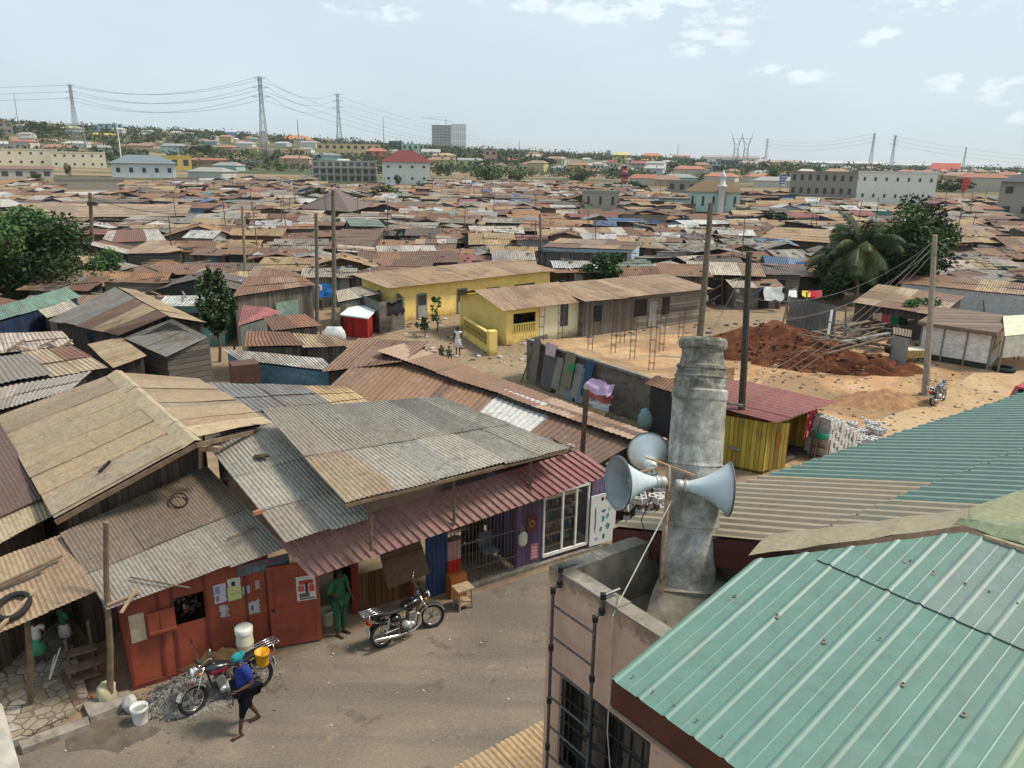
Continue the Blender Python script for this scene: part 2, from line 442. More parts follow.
for j, y in enumerate(ys):
    for i, u in enumerate(us):
        x = u * max(y, 60) * 1.0; dz = tz(x, y) if y < 1400 else interp(RIDGE, u) * max(.35, 1 - (y - 1400) / 9000)
        vid[i, j] = len(mb.v); mb.v.append((x, y, dz))
for j in range(len(ys) - 1):
    for i in range(90):
        mb.f.append((vid[i, j], vid[i + 1, j], vid[i + 1, j + 1], vid[i, j + 1])); mb.c.append((1, 1, 1)); mb.uv.append([(0, 0)] * 4)
tag(mb.build('ground', M_EARTH, smooth=True), kind='structure')

def strip(name, pts, z, mat):
    m = MB(); m.face([(p.x, p.y, z) for p in pts]); return tag(m.build(name, mat), kind='structure')
SHL = P(133, 690); SHR = P(600, 546)           # line of the shop fronts
SD = (SHR - SHL); SD.z = 0; SD.normalize(); SN = V((SD.y, -SD.x, 0))     # along the street, and out towards it
n = NT('old_asphalt'); wv = n.coord()
rs = n.noise(wv, .35, 5, .65, .5); rf = n.noise(wv, 18, 3, .7); 
a = n.ramp(rs, [(.3, (.145, .124, .096)), (.5, (.185, .155, .118)), (.7, (.225, .187, .138))])
al = n.noise(n.scale(wv, (.12, 1.1, 0), (0, 0, -math.atan2(SD.y, SD.x))), 1.0, 3, .6)
a = n.mix(n.ramp(al, [(.45, 0.0), (.62, .6)]), a, (.115, .105, .092))
a = n.mix(1.0, a, n.ramp(rf, [(.3, .78), (.7, 1.18)]), 'MULTIPLY')
a = n.mix(n.ramp(n.noise(wv, .9, 4, .7, .4), [(.60, 0.0), (.66, .55)]), a, (.085, .072, .058))
a = n.mix(n.ramp(n.noise(n.scale(wv, (.5, 3.2, 0), (0, 0, -math.atan2(SD.y, SD.x) + .12)), 1.0, 6, .8, 2.0), [(.495, 0.0), (.5, .5), (.505, 0.0)]), a, (.07, .06, .05))
a = n.mix(n.ramp(n.noise(wv, 1.1, 6, .75), [(.6, 0.0), (.7, .5)]), a, (.30, .23, .15))
a = n.mix(n.ramp(n.noise(wv, 60, 2, .5), [(.66, 0.0), (.74, .5)]), a, (.4, .35, .28))
n.bump(rf, .4, .01)
M_ASPH = n.out(a, .93, 0, .2)
p0 = SHL - SD * 14 + SN * .55; p1 = SHR + SD * 6 + SN * .3
e0 = p0 + SN * 8.4 ; e1 = p1 + SN * 8.4
strip('street', [p0, e0, e1, p1], .006, M_ASPH)
n = NT('dirt_road'); wv = n.coord()
a = n.ramp(n.noise(wv, .4, 5, .65, .4), [(.3, (.33, .22, .13)), (.5, (.42, .29, .175)), (.7, (.47, .34, .22))])
a = n.mix(1.0, a, n.ramp(n.noise(wv, 7, 4, .7), [(.3, .78), (.7, 1.12)]), 'MULTIPLY'); n.bump(n.noise(wv, 9, 4), .5, .03)
M_DIRT = n.out(a, .95, 0, .1)
rd = [P(742, 492), P(800, 470), P(862, 425), P(925, 404), P(985, 366), P(1024, 350), P(1090, 325), P(1180, 345), P(1180, 420), P(1060, 520), P(800, 560)]
strip('dirt_road', rd, .012, M_DIRT)
n = NT('sandy_ground'); wv = n.coord()
a = n.ramp(n.noise(wv, .3, 6, .7, .6), [(.3, (.27, .145, .075)), (.45, (.44, .265, .14)), (.66, (.55, .37, .215))])
a = n.mix(1.0, a, n.ramp(n.noise(wv, 5, 5, .75), [(.3, .7), (.7, 1.15)]), 'MULTIPLY')
a = n.mix(n.ramp(n.noise(wv, .22, 6, .75, .8), [(.42, 0.0), (.56, .8)]), a, (.23, .15, .09)); a = n.mix(n.ramp(n.noise(wv, 1.2, 5, .7), [(.56, 0.0), (.66, .6)]), a, (.2, .17, .13)); n.bump(n.noise(wv, 6, 5), .7, .05)
M_SAND = n.out(a, .95, 0, .1)
strip('sandy_ground', [P(640, 430), P(800, 470), P(862, 424), P(925, 403), P(985, 365), P(1010, 345), P(930, 322), P(880, 335), P(800, 334), P(740, 338), P(690, 350), P(640, 400)], .004, M_SAND)
strip('earth_yard', [P(345, 372), P(520, 372), P(560, 330), P(500, 312), P(385, 322), P(330, 345)], .004, M_DIRT if False else M_EARTH)

hz = MB(); hz.box((0, 5500, 80), (16000, 11600, 190))
n = NT('air'); n.n.remove(n.b); vol = n.add('ShaderNodeVolumePrincipled'); vol.inputs['Color'].default_value = (.94, .96, .97, 1); vol.inputs['Density'].default_value = .00009
vol.inputs['Anisotropy'].default_value = .2
n.link(vol.outputs[0], n.n['Material Output'].inputs['Volume'])
if not globals().get("NOHAZE"): HAZE = hz.build('haze', n.m); tag(HAZE, kind='stuff')
n = NT('pink_render'); wv = n.coord()
a = n.ramp(n.noise(wv, 1.6, 5, .7), [(.3, (.40, .27, .205)), (.7, (.54, .38, .29))])
a = n.mix(n.ramp(n.noise(n.scale(wv, (6, 6, .5)), 1.0, 5, .75), [(.54, 0.0), (.7, .45)]), a, (.22, .15, .12))
a = n.mix(n.ramp(n.noise(wv, 7, 5, .8, .8), [(.60, 0.0), (.66, .55)]), a, (.24, .19, .15))
sz_ = n.add('ShaderNodeSeparateXYZ'); n.link(wv, sz_.inputs[0])
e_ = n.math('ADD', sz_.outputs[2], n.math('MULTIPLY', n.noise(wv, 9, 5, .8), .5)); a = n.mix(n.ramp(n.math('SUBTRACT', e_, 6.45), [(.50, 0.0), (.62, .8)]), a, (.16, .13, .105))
n.bump(n.noise(wv, 14, 5, .7), .35, .012); M_PINK = n.out(a, .92, 0, .1)
M_CONC = paint((.25, .225, .185), .95, var=.45, scale=4, bump=.5, dirt=.6, dirtc=(.07, .06, .05))
M_STEEL = paint((.10, .105, .11), .45, .6, var=.4, scale=20)
M_DARK = paint((.012, .013, .014), .25, var=.1, spec=.5)
M_GLASS = paint((.02, .024, .026), .08, 0, var=.1, spec=.8)
M_BROWN = paint((.075, .022, .016), .6, var=.3, scale=5)
M_BLACK = paint((.015, .015, .016), .5, var=.2)
M_WHITE = paint((.72, .71, .68), .5, var=.1, scale=5, dirt=.2)
M_RUSTY = paint((.35, .2, .11), .8, var=.5, scale=14, dirt=.8, dirtc=(.5, .42, .33))
M_WOOD = paint((.16, .115, .075), .85, var=.35, scale=5, bump=.3)
M_WOODL = paint((.33, .24, .15), .85, var=.3, scale=5, bump=.3)

B = V((0.385, 6.56, 0)); BU = V((math.cos(R(35)), math.sin(R(35)), 0)); BV = V((math.cos(R(-52)), math.sin(R(-52)), 0))
HP = 6.85
pb = thing('pink_building', 'pink rendered building with bare parapet and barred window below the ladder', 'building', B)
w0, w1, dU, dV = .0, .2, 2.6, 4.2
c0 = B; cU = B + BU * dU; cV = B + BV * dV; cUV = cU + BV * dV
occ(c0 - BU, cU, cUV, cV, pad=.5)
def wps(x, y):
    p = PV(x, y, B, BV); return (p - B).dot(BV), p.z
WA0, WZ1 = wps(560, 672); WA1 = wps(652, 727)[0]; WZ0 = wps(557, 764)[1]
def wp(s, z, off=0): p = B + BV * s - BU * off; return V((p.x, p.y, z))
m = MB()
def wq(s0, s1, z0, z1, off=0):
    m.face([wp(s1, z0, off), wp(s0, z0, off), wp(s0, z1, off), wp(s1, z1, off)], (1, 1, 1), [(s1, z0), (s0, z0), (s0, z1), (s1, z1)])
wq(0, WA0, 0, HP); wq(WA1, dV, 0, HP); wq(WA0, WA1, 0, WZ0); wq(WA0, WA1, WZ1, HP)
for (a_, b_) in (((WA0, WZ0), (WA1, WZ0)), ((WA1, WZ0), (WA1, WZ1)), ((WA1, WZ1), (WA0, WZ1)), ((WA0, WZ1), (WA0, WZ0))):
    m.face([wp(*a_), wp(*b_), wp(*b_, -.16), wp(*a_, -.16)])
m.wall([c0, cU, cUV, cV], 0, [HP] * 4) if False else None
for (a_, b_) in ((c0, cU), (cU, cUV), (cUV, cV)):
    m.face([(b_.x, b_.y, 0), (a_.x, a_.y, 0), (a_.x, a_.y, HP), (b_.x, b_.y, HP)])
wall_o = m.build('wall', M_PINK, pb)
m = MB()
def prect(a, b, th, z0, z1, nx):
    n_ = V((nx.x, nx.y, 0)) * th; m.slab([V((a.x, a.y, z1)), V((b.x, b.y, z1)), V((b.x + n_.x, b.y + n_.y, z1)), V((a.x + n_.x, a.y + n_.y, z1))], z1 - z0)
N1 = 14
for k in range(N1):   # uneven coping pieces
    a_ = c0 + BU * .004 + BV * (dV * k / N1); b_ = c0 + BU * .004 + BV * (dV * (k + 1) / N1); prect(a_, b_, .17, HP - .65, HP + .018 + random.uniform(-.012, .012), BU)
    a_ = c0 + BV * .004 + BU * (.17 + (dU - .17) * k / N1); b_ = c0 + BV * .004 + BU * (.17 + (dU - .17) * (k + 1) / N1); prect(a_, b_, .17, HP - .65, HP + .018 + random.uniform(-.012, .012), BV)
prect(c0 + BU * .17 + BV * .17, cU + BV * .17, dV - .5, HP - .72, HP - .6, BV)
m.build('parapet', M_CONC, pb)
f_ = MB()
for (s0, s1, z0, z1) in ((WA0, WA1, WZ0, WZ0 + .07), (WA0, WA1, WZ1 - .07, WZ1), (WA0, WA0 + .06, WZ0, WZ1), (WA1 - .06, WA1, WZ0, WZ1), ((WA0 + WA1) / 2 - .08, (WA0 + WA1) / 2 + .04, WZ0, WZ1)):
    p = wp((s0 + s1) / 2, (z0 + z1) / 2, -.08); f_.box(p, (s1 - s0, .1, z1 - z0), math.atan2(BV.y, BV.x))
wf = f_.build('window', M_DARK, pb)
g_ = MB(); g_.face([wp(WA1, WZ0, -.13), wp(WA0, WZ0, -.13), wp(WA0, WZ1, -.13), wp(WA1, WZ1, -.13)]); g_.build('pane', M_GLASS, wf)
b_ = MB()
for s_ in [WA0 + (WA1 - WA0) * k for k in (.1, .22, .34, .66, .78, .9)]: b_.tube(wp(s_, WZ0, -.04), wp(s_, WZ1, -.04), .009)
for z_ in [WZ0 + (WZ1 - WZ0) * k for k in (.25, .5, .75)]: b_.tube(wp(WA0, z_, -.03), wp(WA1, z_, -.03), .009)
b_.build('window_bars', M_BLACK, wf)
ld = thing('wall_ladder', 'grey steel pipe ladder hooked over the pink wall parapet', 'ladder', wp(.6, 4, .1))
s_ = MB(); r_ = MB()
LA, LB = wps(559, 650)[0], wps(600, 680)[0]
for s in (LA, LB):
    s_.tube(wp(s, 3.2, .10), wp(s, HP - .14, .10), .017, n=10)
    s_.path([wp(s, HP - .14, .10), wp(s, HP - .11, .09), wp(s, HP - .09, .035), wp(s, HP - .05, .025), wp(s, HP + .05, .025), wp(s, HP + .075, -.0), wp(s, HP + .075, -.17)], .017, n=8)
    for (z, o_) in ((HP - .13, .10), (HP + .07, .02), (HP - .085, .03), (3.75, .1), (4.35, .1), (4.95, .1), (5.5, .1), (6.1, .1)):
        h_ = MB(); h_.box(wp(s, z, o_), (.048, .048, .05)); h_.build('pipe_fitting', M_BLACK, ld)
s_.build('side_rail', M_STEEL, ld)
for z in [HP - .28 - .34 * k for k in range(10)]:
    q_ = MB(); q_.tube(wp(LA, z, .10), wp(LB, z, .10), .011); q_.build('rung', M_STEEL, ld)

PB = V((1.62, 6.65, 6.25)); 
ptop = D(703.5, 338, 7.62); pbot = D(686, 590, (PB - ORG).dot(V((0, CP, -SP))))
axis = (V((ptop.x, ptop.y, ptop.z)) - pbot); HPIL = axis.length
PM = Matrix.Translation(pbot) @ axis.to_track_quat('Z', 'X').to_matrix().to_4x4()
n = NT('weathered_concrete'); wv = n.coord()
a = n.ramp(n.noise(wv, 2.6, 6, .7, .6), [(.34, (.17, .16, .138)), (.5, (.33, .315, .28)), (.64, (.52, .505, .465))])
a = n.mix(n.ramp(n.noise(n.scale(wv, (5, 5, .7)), 1.0, 5, .75), [(.55, 0.0), (.72, .6)]), a, (.09, .085, .075))
a = n.mix(1.0, a, n.ramp(n.noise(wv, 22, 4, .75), [(.3, .72), (.7, 1.15)]), 'MULTIPLY')
a = n.mix(n.ramp(n.noise(wv, 6, 3, .5), [(.66, 0.0), (.74, .5)]), a, (.5, .48, .44))
n.bump(n.noise(wv, 30, 5, .7), .6, .012)
M_PILLAR = n.out(a, .95, 0, .1)
pil = thing('concrete_pillar', 'round weathered concrete pillar with ringed collar rising from the parapet', 'pillar', PB)
r0 = .27
prof = [(r0, -.25), (r0, .65), (r0 + .006, .66), (r0 + .002, .69), (r0, .70), (r0 - .003, 1.25), (r0 + .006, 1.26), (r0 - .004, 1.285), (r0 - .008, HPIL - .62), (r0 + .0, HPIL - .60), (r0 + .004, HPIL - .52),
        (r0 - .012, HPIL - .50), (r0 - .014, HPIL - .42), (r0 - .02, HPIL - .40), (r0 - .012, HPIL - .38), (r0 - .03, HPIL - .36), (r0 - .04, HPIL - .31), (r0 - .026, HPIL - .30), (r0 - .026, HPIL - .275), (r0 - .055, HPIL - .26), (r0 - .065, HPIL - .20), (r0 - .07, HPIL - .12), (r0 - .045, HPIL - .105), (r0 - .035, HPIL - .08), (r0 - .035, HPIL - .03), (r0 - .05, HPIL - .01), (r0 - .065, HPIL - .0), (r0 - .085, HPIL - .02), (r0 - .1, HPIL - .3), (.01, HPIL - .3)]
isp = next(i for i, p_ in enumerate(prof) if p_[1] > HPIL - .51)
k_ = MB(); k_.lathe(prof[:isp + 1], 72, PM); k_.build('shaft', M_PILLAR, pil)
n = NT('stained_concrete'); wv = n.coord(); a = n.ramp(n.noise(wv, 6, 6, .8, .6), [(.34, (.075, .068, .055)), (.5, (.19, .175, .145)), (.66, (.40, .385, .34))])
a = n.mix(n.ramp(n.noise(n.scale(wv, (9, 9, 1.5)), 1.0, 5, .75), [(.5, 0.0), (.66, .6)]), a, (.06, .055, .045)); n.bump(n.noise(wv, 40, 5, .8), .9, .012)
k_ = MB(); k_.lathe(prof[isp:], 72, PM); k_.build('collar', n.out(a, .95, 0, .1), pil)
m = MB(); base = P(685, 606, 6.2)
bc = pbot + V((0, -.02, -.1)); 
m.slab([P(653, 590, 6.66), P(706, 594, 6.66), P(732, 592, 6.6), P(716, 562, 6.6), P(664, 565, 6.66)], .4)
fo = [P(653, 590, 6.66), P(642, 628, 6.36), P(672, 632, 6.36), P(720, 600, 6.6)]
m.slab(fo, .1); m.build('footing', M_CONC, pil)
pp = thing('antenna_pipe', 'thin rusty white steel pipe standing against the concrete pillar', 'pipe', P(663, 590, 6.62))
def pdep(x, y, off=-.31): return D(x, y, (PM @ V((0, 0, HPIL * (590 - y) / 245)) - ORG).dot(V((0, CP, -SP))) + off)
q = MB(); q.path([pdep(662, 592), pdep(665, 540), pdep(668, 500), pdep(669, 466)], .019, n=10); q.build('pipe', M_RUSTY, pp)
q = MB(); q.bar(pdep(655, 470), pdep(672, 466), .02); q.bar(pdep(672, 467), pdep(695, 476), .02); q.bar(pdep(670, 466), pdep(645, 457), .03, .012); q.bar(pdep(640, 472), pdep(668, 466), .018)
q.build('bracket', M_RUSTY, pp)
M_HORN = paint((.44, .50, .53), .65, 0, var=.13, scale=6, dirt=.25, dirtc=(.22, .21, .19), spec=.5)
M_HORNIN = paint((.25, .27, .28), .6, 0, var=.2, scale=6)
def horn(label, mouth, throat, rad, M_HORN=M_HORN):
    ax = (throat - mouth); L = ax.length
    M = Matrix.Translation(mouth) @ ax.to_track_quat('Z', 'Y').to_matrix().to_4x4()
    h = thing('horn_speaker', label, 'loudspeaker', mouth, 'horn loudspeakers round the concrete pillar')
    pr = []
    for k in range(13):
        f = k / 12; rr = .05 + (rad - .05) * (.55 * (1 - f) ** 2.4 + .45 * (1 - f))
        pr.append((rr, L * f))
    o = MB(); o.lathe([(rad - .012, .012), (rad + .0, .004), (rad + .006, -.006), (rad - .006, -.01)] + [(rad - .004, 0.0)] + pr[0:], 36, M)
    hb = o.build('bell', M_HORN, h, True)
    i = MB(); i.lathe([(max(.01, a_ - .012), b_ + .004) for a_, b_ in pr], 36, M); i.build('bell_inside', M_HORNIN, h, True)
    c = MB(); c.lathe([(.012, L * .25), (.05, L * .3), (.06, L * .62), (.03, L * .7)], 20, M); c.build('reflector', M_HORNIN, h, True)
    d = MB(); d.lathe([(.05, L - .01), (.06, L), (.062, L + .03), (.045, L + .035), (.058, L + .045), (.06, L + .10), (.04, L + .12), (.01, L + .125)], 20, M); d.build('driver', paint((.45, .46, .44), .5, .3, var=.2, dirt=.5), h, True)
    r = MB(); r.lathe([(rad + .001, -.012), (rad + .008, -.008), (rad + .008, .006), (rad + .001, .008)], 36, M); r.build('rim', paint((.1, .1, .1), .6), h, True)
d0 = (pdep(668, 480) - ORG).dot(V((0, CP, -SP)))
horn('blue-grey horn loudspeaker on the left of the pillar facing the shop roofs', D(618, 483, d0 - .16), D(655, 482, d0 - .02), .25)
horn('blue-grey horn loudspeaker on the right side of the pillar facing the street', D(728, 489, d0 - .02), D(687, 486, d0 + .0), .255)
horn('pale horn loudspeaker seen from behind, upper left of the pillar', D(648, 452, d0 + .52), D(651, 467, d0 + .12), .205, paint((.68, .69, .67), .5, 0, var=.1, dirt=.25))
q = MB(); q.path([pdep(672, 500), wp(LB + .12, HP + .04, -.05), wp(LB + .14, HP - .05, .03), wp(LB + .16, 5.6, .03), wp(LB + .35, 4.5, .03), wp(LB + .4, 3.5, .03)], .006, n=6); tag(q.build('cable', paint((.45, .42, .38), .7)), 'pale thin cable hanging from the horn bracket down the pink wall', 'cable')
q = MB(); q.path([D(652, 497, d0), D(641, 520, d0 + .2), D(655, 560, d0 + .1), D(662, 590, d0)], .005, n=5); tag(q.build('cable', M_BLACK), 'thin black wire looped behind the rusty pipe', 'cable')

th = thing('teal_roof_house', 'house with ribbed teal metal roof and brown fascia at the lower right', 'house', V((3.5, 4.5, 0)))
TE = lambda: 0
TEALC = (.11, .215, .18); TEALG = (.165, .24, .155); TEALD = (.15, .21, .19)
z0 = 6.9
E1 = P(611, 679, z0); tdir = V((math.cos(R(39)), math.sin(R(39)), 0)); edir = V((math.cos(R(-51)), math.sin(R(-51)), 0)); SL = math.tan(R(13.2))
def tp(s, t, h=0): p = E1 + edir * s + tdir * t; return V((p.x, p.y, z0 + SL * t + h))
def st_of(x, y):
    """where a pixel ray meets the near slope"""
    n_ = (tp(1, 0) - tp(0, 0)).cross(tp(0, 1) - tp(0, 0)); r = ray(x, y); p = ORG + r * ((E1 - ORG).dot(n_) / r.dot(n_)); d = p - E1
    return d.dot(edir), V((d.x, d.y, 0)).dot(tdir)
sA, tA = st_of(752, 560); sB, tB = st_of(965, 532)
TR = 3.72  # run up to the ridge
m = MB()
def ridge_t(s):     # hip on the left, level ridge after it
    return min(tB, tA + (tB - tA) * (s - sA) / max(.01, (sB - sA))) if s > sA else tA * 1.0
PITCHR = .245
k = 0; s = 0.0; SMAX = 6.5
prof = [(0, 0), (.02, .011), (.034, .011), (.054, 0), (.155, 0.0), (.162, .003), (.17, 0)]
lapT = lambda s: 1.55 + .0 * s
while s < SMAX:
    sheetc = [TEALC, TEALC, jit(TEALC, .05), TEALG, TEALC, TEALD, jit(TEALC, .06), TEALC][int(s / (PITCHR * 3)) % 8]
    xs = [s + a_ for a_, _ in prof] + [s + PITCHR]; hs = [b_ for _, b_ in prof] + [0]
    for i in range(len(xs) - 1):
        ta = ridge_t(xs[i]) + .0; tb = ridge_t(xs[i + 1])
        e0_ = 0.0; LAPA = tB - .98
        segs = [(0.0, None, 0.0)] if ta < LAPA else [(0, LAPA, 0.0), (LAPA - .0, None, .012)]
        for (t0, t1, lift_) in segs:
            t1a = t1 if t1 is not None else ta; t1b = t1 if t1 is not None else tb
            cc = sheetc if lift_ == 0 else (TEALD if s > sB * .9 else TEALC)
            lo = t0 - (.06 if lift_ else 0)
            m.face([tp(xs[i], lo, hs[i] + lift_), tp(xs[i + 1], lo, hs[i + 1] + lift_), tp(xs[i + 1], t1b, hs[i + 1] + lift_ * .3), tp(xs[i], t1a, hs[i] + lift_ * .3)], cc, [(xs[i], lo), (xs[i + 1], lo), (xs[i + 1], t1b), (xs[i], t1a)])
            if lift_: m.face([tp(xs[i], lo, hs[i] - .004), tp(xs[i + 1], lo, hs[i + 1] - .004), tp(xs[i + 1], lo, hs[i + 1] + lift_), tp(xs[i], lo, hs[i] + lift_)], (.03, .03, .03))
    s += PITCHR; k += 1
for (x, y) in ((633, 678), (653, 693), (674, 707), (697, 722), (722, 738), (735, 597), (777, 616), (824, 642), (903, 685), (964, 715), (910, 562), (933, 573), (965, 585), (989, 593), (1017, 605), (880, 640)):
    s_, t_ = st_of(x, y); m.ball(tp(s_, t_, .017), (.009, .009, .007), 8, (.10, .08, .065))
for (x, y) in ((735, 597), (777, 618), (824, 643), (903, 686), (964, 716), (905, 563), (933, 575), (965, 585)):
    s_, t_ = st_of(x, y)
    m.face([tp(s_ + .024 * math.cos(g) * random.uniform(.6, 1), t_ + .022 * math.sin(g) * random.uniform(.6, 1), .0135) for g in [k * .7 for k in range(9)]], (.2, .17, .13))
m.build('near_roof_slope', M_TEAL, th)
m = MB()
for (h0, h1, off) in ((-.02, -.26, .03),):
    a_ = tp(-.02, off); b_ = tp(SMAX, off)
    m.slab([V((a_.x, a_.y, z0 + .0)), V((b_.x, b_.y, z0 + .0)), V((b_.x, b_.y, z0)) + tdir * .03, V((a_.x, a_.y, z0)) + tdir * .03], .26)
v0 = tp(-.0, .03); v1 = tp(-.0, tA)
m.face([v0 - V((0, 0, .28)), v1 - V((0, 0, .28)), v1 - V((0, 0, .01)), v0 - V((0, 0, .01))])
m.build('fascia', M_BROWN, th)
m = MB(); w_ = [tp(.25, .35), tp(SMAX, .35), tp(SMAX, 3.2), tp(.25, 1.9)]
m.wall(w_, 0, [z0 - .1, z0 - .1, z0 + .5, z0 + .2]); m.build('wall', M_PINK, th)
m = MB(); m.slab([tp(0, .0, -.27), tp(SMAX, 0, -.27), tp(SMAX, .6, -.4), tp(0, .6, -.4)], .01); m.build('soffit', paint((.3, .22, .16), .9), th)
occ(tp(-.5, -.5), tp(SMAX, -.5), tp(SMAX, 9), tp(-.5, 9))

h0 = tp(sA, tA); h1 = tp(sB, tB)
FL = P(613, 526, 6.9); FM = P(770, 470, 6.92); FR = P(1024, 394, 7.05); FR2 = P(1110, 366, 7.1)
fe = (FR - FL); fe.z = 0
rdir = (V((h0.x, h0.y, 0)) - V((FL.x, FL.y, 0)))
m = MB()
Lh = FL; Lt = P(770, 541, 7.27)
e_ = (FR2 - FL).normalized(); n_ = (FR2 - FL).cross(Lt - FL).normalized(); g_ = n_.cross(e_);
if g_.z < 0: g_ = -g_
rib = (Lt - FL); ribL = rib.length; rib.normalize()
def fp(s, t, h=0): return FL + e_ * s + rib * t + V((0, 0, h))
WF = (FR2 - FL).length + 5
def hit(x, y, h=0):
    r = ray(x, y); p = ORG + r * ((FL + V((0, 0, h)) - ORG).dot(n_) / r.dot(n_)); return p
s = 0; PR = .2
TANC = (.29, .235, .155); TEAL2 = (.12, .195, .165)
def tmax(s):  # runs up to the line of the hip and ridge
    p = fp(s, 0); lo, hi = 0, 9
    for _ in range(24):
        mid = (lo + hi) / 2; q_ = proj(fp(s, mid))
        lim = 545 - (q_[0] - 770) * .045 if q_[0] < 880 else (540 - (q_[0] - 880) * .30)
        if q_[1] < lim and q_[2] > .2: lo = mid
        else: hi = mid
    return lo
TM = {}
def tmx(s):
    k = round(s, 3)
    if k not in TM: TM[k] = tmax(s)
    return TM[k]
def lap_t(s): return max(0.3, min(4.6, .85 + 0.62 * s)) 
while s < WF:
    xs = [s, s + .055, s + .085, s + .15, s + .18, s + PR]; hs = [0, 0, .03, .03, 0, 0]
    for i in range(5):
        tt0 = tmx(xs[i]); tt1 = tmx(xs[i + 1])
        la = fp_lap = 1.75
        r_ = random.Random(int(s * 50)).uniform(-.02, .02)
        for (a0, a1, lift_, cfar) in ((-.02, 1.9, .0, 0), (1.84, 99, .01, 1)):
            if cfar == 0: cc = TANC if s < 2.35 else TEAL2
            else: cc = TEAL2 if s > 1.55 else TANC
            b0, b1 = min(a1, tt0), min(a1, tt1)
            if b0 <= a0 or b1 <= a0: continue
            m.face([fp(xs[i], a0 + r_, hs[i] + lift_), fp(xs[i + 1], a0 + r_, hs[i + 1] + lift_), fp(xs[i + 1], b1, hs[i + 1] + lift_), fp(xs[i], b0, hs[i] + lift_)], cc, [(xs[i], a0), (xs[i + 1], a0), (xs[i + 1], b1), (xs[i], b0)])
    if abs((s / PR) % 2) < .5: m.ball(fp(s + .11, 1.9, .04), (.018, .018, .01), 6, (.05, .04, .03)); m.ball(fp(s + .11, .06, .03), (.014, .014, .01), 6, (.05, .04, .03))
    s += PR
m.build('far_roof_slope', M_TEAL, th)
M_CAP = roof_mat('ridge_cap', rust=.15, rustc=(.2, .15, .1), pale=.3, palec=(.33, .36, .22), sc=2.2)
def cap(pts_lo, pts_hi, c, name):
    m = MB(); n_ = len(pts_lo) - 1
    for i in range(n_):
        for (a_, b_) in ((0, .5), (.5, 1)):
            f = lambda i_, t_: pts_lo[i_].lerp(pts_hi[i_], t_) + V((0, 0, .035 + (.03 if t_ == .5 else 0) + .008 * math.sin(i_ * 2.3)))
            m.face([f(i, a_), f(i + 1, a_), f(i + 1, b_), f(i, b_)], c, [(i * .5, a_), (i * .5 + .5, a_), (i * .5 + .5, b_), (i * .5, b_)])
    m.build(name, M_CAP, th)
def lerps(a, b, n_): return [a.lerp(b, k / n_) for k in range(n_ + 1)]
def near(x, y): s_, t_ = st_of(x, y); return tp(s_, t_)
CAPT = (.27, .24, .15); CAPG = (.19, .23, .13)
cap(lerps(near(748, 559), near(965, 529), 9), lerps(hit(770, 538), hit(968, 512), 9), CAPT, 'ridge_cap')
cap(lerps(near(955, 527), near(1060, 560), 5), lerps(near(960, 522), near(1085, 531), 5), CAPG, 'ridge_cap')
a0_, a1_ = hit(962, 529), hit(1060, 470)
cap([near(985, 540), near(1024, 553), near(1075, 560)], [hit(945, 520), hit(1010, 497), hit(1065, 478)], (.24, .25, .14), 'ridge_cap')
m = MB(); a_ = FL - V((0, 0, .03)); b_ = fp(0, ribL * 1.06) - V((0, 0, .03)); m.face([a_ - V((0, 0, .3)), b_ - V((0, 0, .3)), b_, a_]); 
m.face([a_ - V((0, 0, .03)) - V((0, 0, .27)), FR2 - V((0, 0, .3)), FR2 - V((0, 0, .03)), a_]); m.build('fascia', M_BROWN, th)
m = MB(); q0, q1, q2, q3 = fp(.5, .5), fp(WF - .4, .5), fp(WF - .4, 1.6), fp(.5, 1.6)
m.wall([q0, q1, q2, q3], 0, [q_.z - .12 for q_ in (q0, q1, q2, q3)]); m.build('wall', paint((.42, .33, .25), .9, dirt=.3), th)

lo_ = thing('lean_to', 'low lean-to with corrugated tan roof at the foot of the pink building', 'shed', P(500, 765, 2.6))
a_, b_ = P(446, 771, 2.7), P(545, 721, 2.7)
dn = SN * 3.2 + V((0, 0, .35))
m = MB(); sheets(m, b_ + dn, a_ + dn, a_, b_, [(.5, .34, .19), (.44, .3, .17)], su=1.0, sv=4, pitch=.085, amp=.012, seed=5); m.build('roof', M_ROOFN, lo_)
m = MB(); m.wall([a_ + SN * .3, b_ + SN * .3, b_ + SN * 3, a_ + SN * 3], 0, [2.68, 2.68, 2.95, 2.95]); m.build('wall', M_PINK, lo_)
m = MB(); a_, b_, c_, d_ = D(-12, 690, 1.6), D(3, 706, 1.6), D(22, 775, 1.45), D(-12, 775, 1.45)
bk = ray(5, 740).normalized() * .25
m.face([a_, d_, c_, b_]); m.face([b_, c_, c_ + bk, b_ + bk]); m.face([a_, b_, b_ + bk, a_ + bk]); m.face([a_ + bk, b_ + bk, c_ + bk, d_ + bk])
tag(m.build('balcony_pillar', paint((.42, .39, .33), .9, var=.3, scale=14, dirt=.3)), 'pale rendered balcony edge cut off by the bottom left corner', 'balcony')
def on(x, y, off=0.0, base=None, d=None):
    """pixel -> (s along the shop line, z) on the wall plane shifted out to the street by off"""
    b = (base or SHL) + SN * off; p = PV(x, y, b, d or SD); return (p - SHL).dot(SD), p.z
def sp(s, off, z): p = SHL + SD * s + SN * off; return V((p.x, p.y, z))
SA = math.atan2(SD.y, SD.x)
def wbox(m, s0, s1, z0, z1, off, th=.04, c=(1, 1, 1)):
    p = sp((s0 + s1) / 2, off + th / 2, (z0 + z1) / 2); return m.box(p, (s1 - s0, th, z1 - z0), SA, c)
def s_of(x, y): return on(x, y)[0]
sDoorL, sDoorR, sEnd = s_of(273, 648), s_of(318, 632), s_of(600, 546)
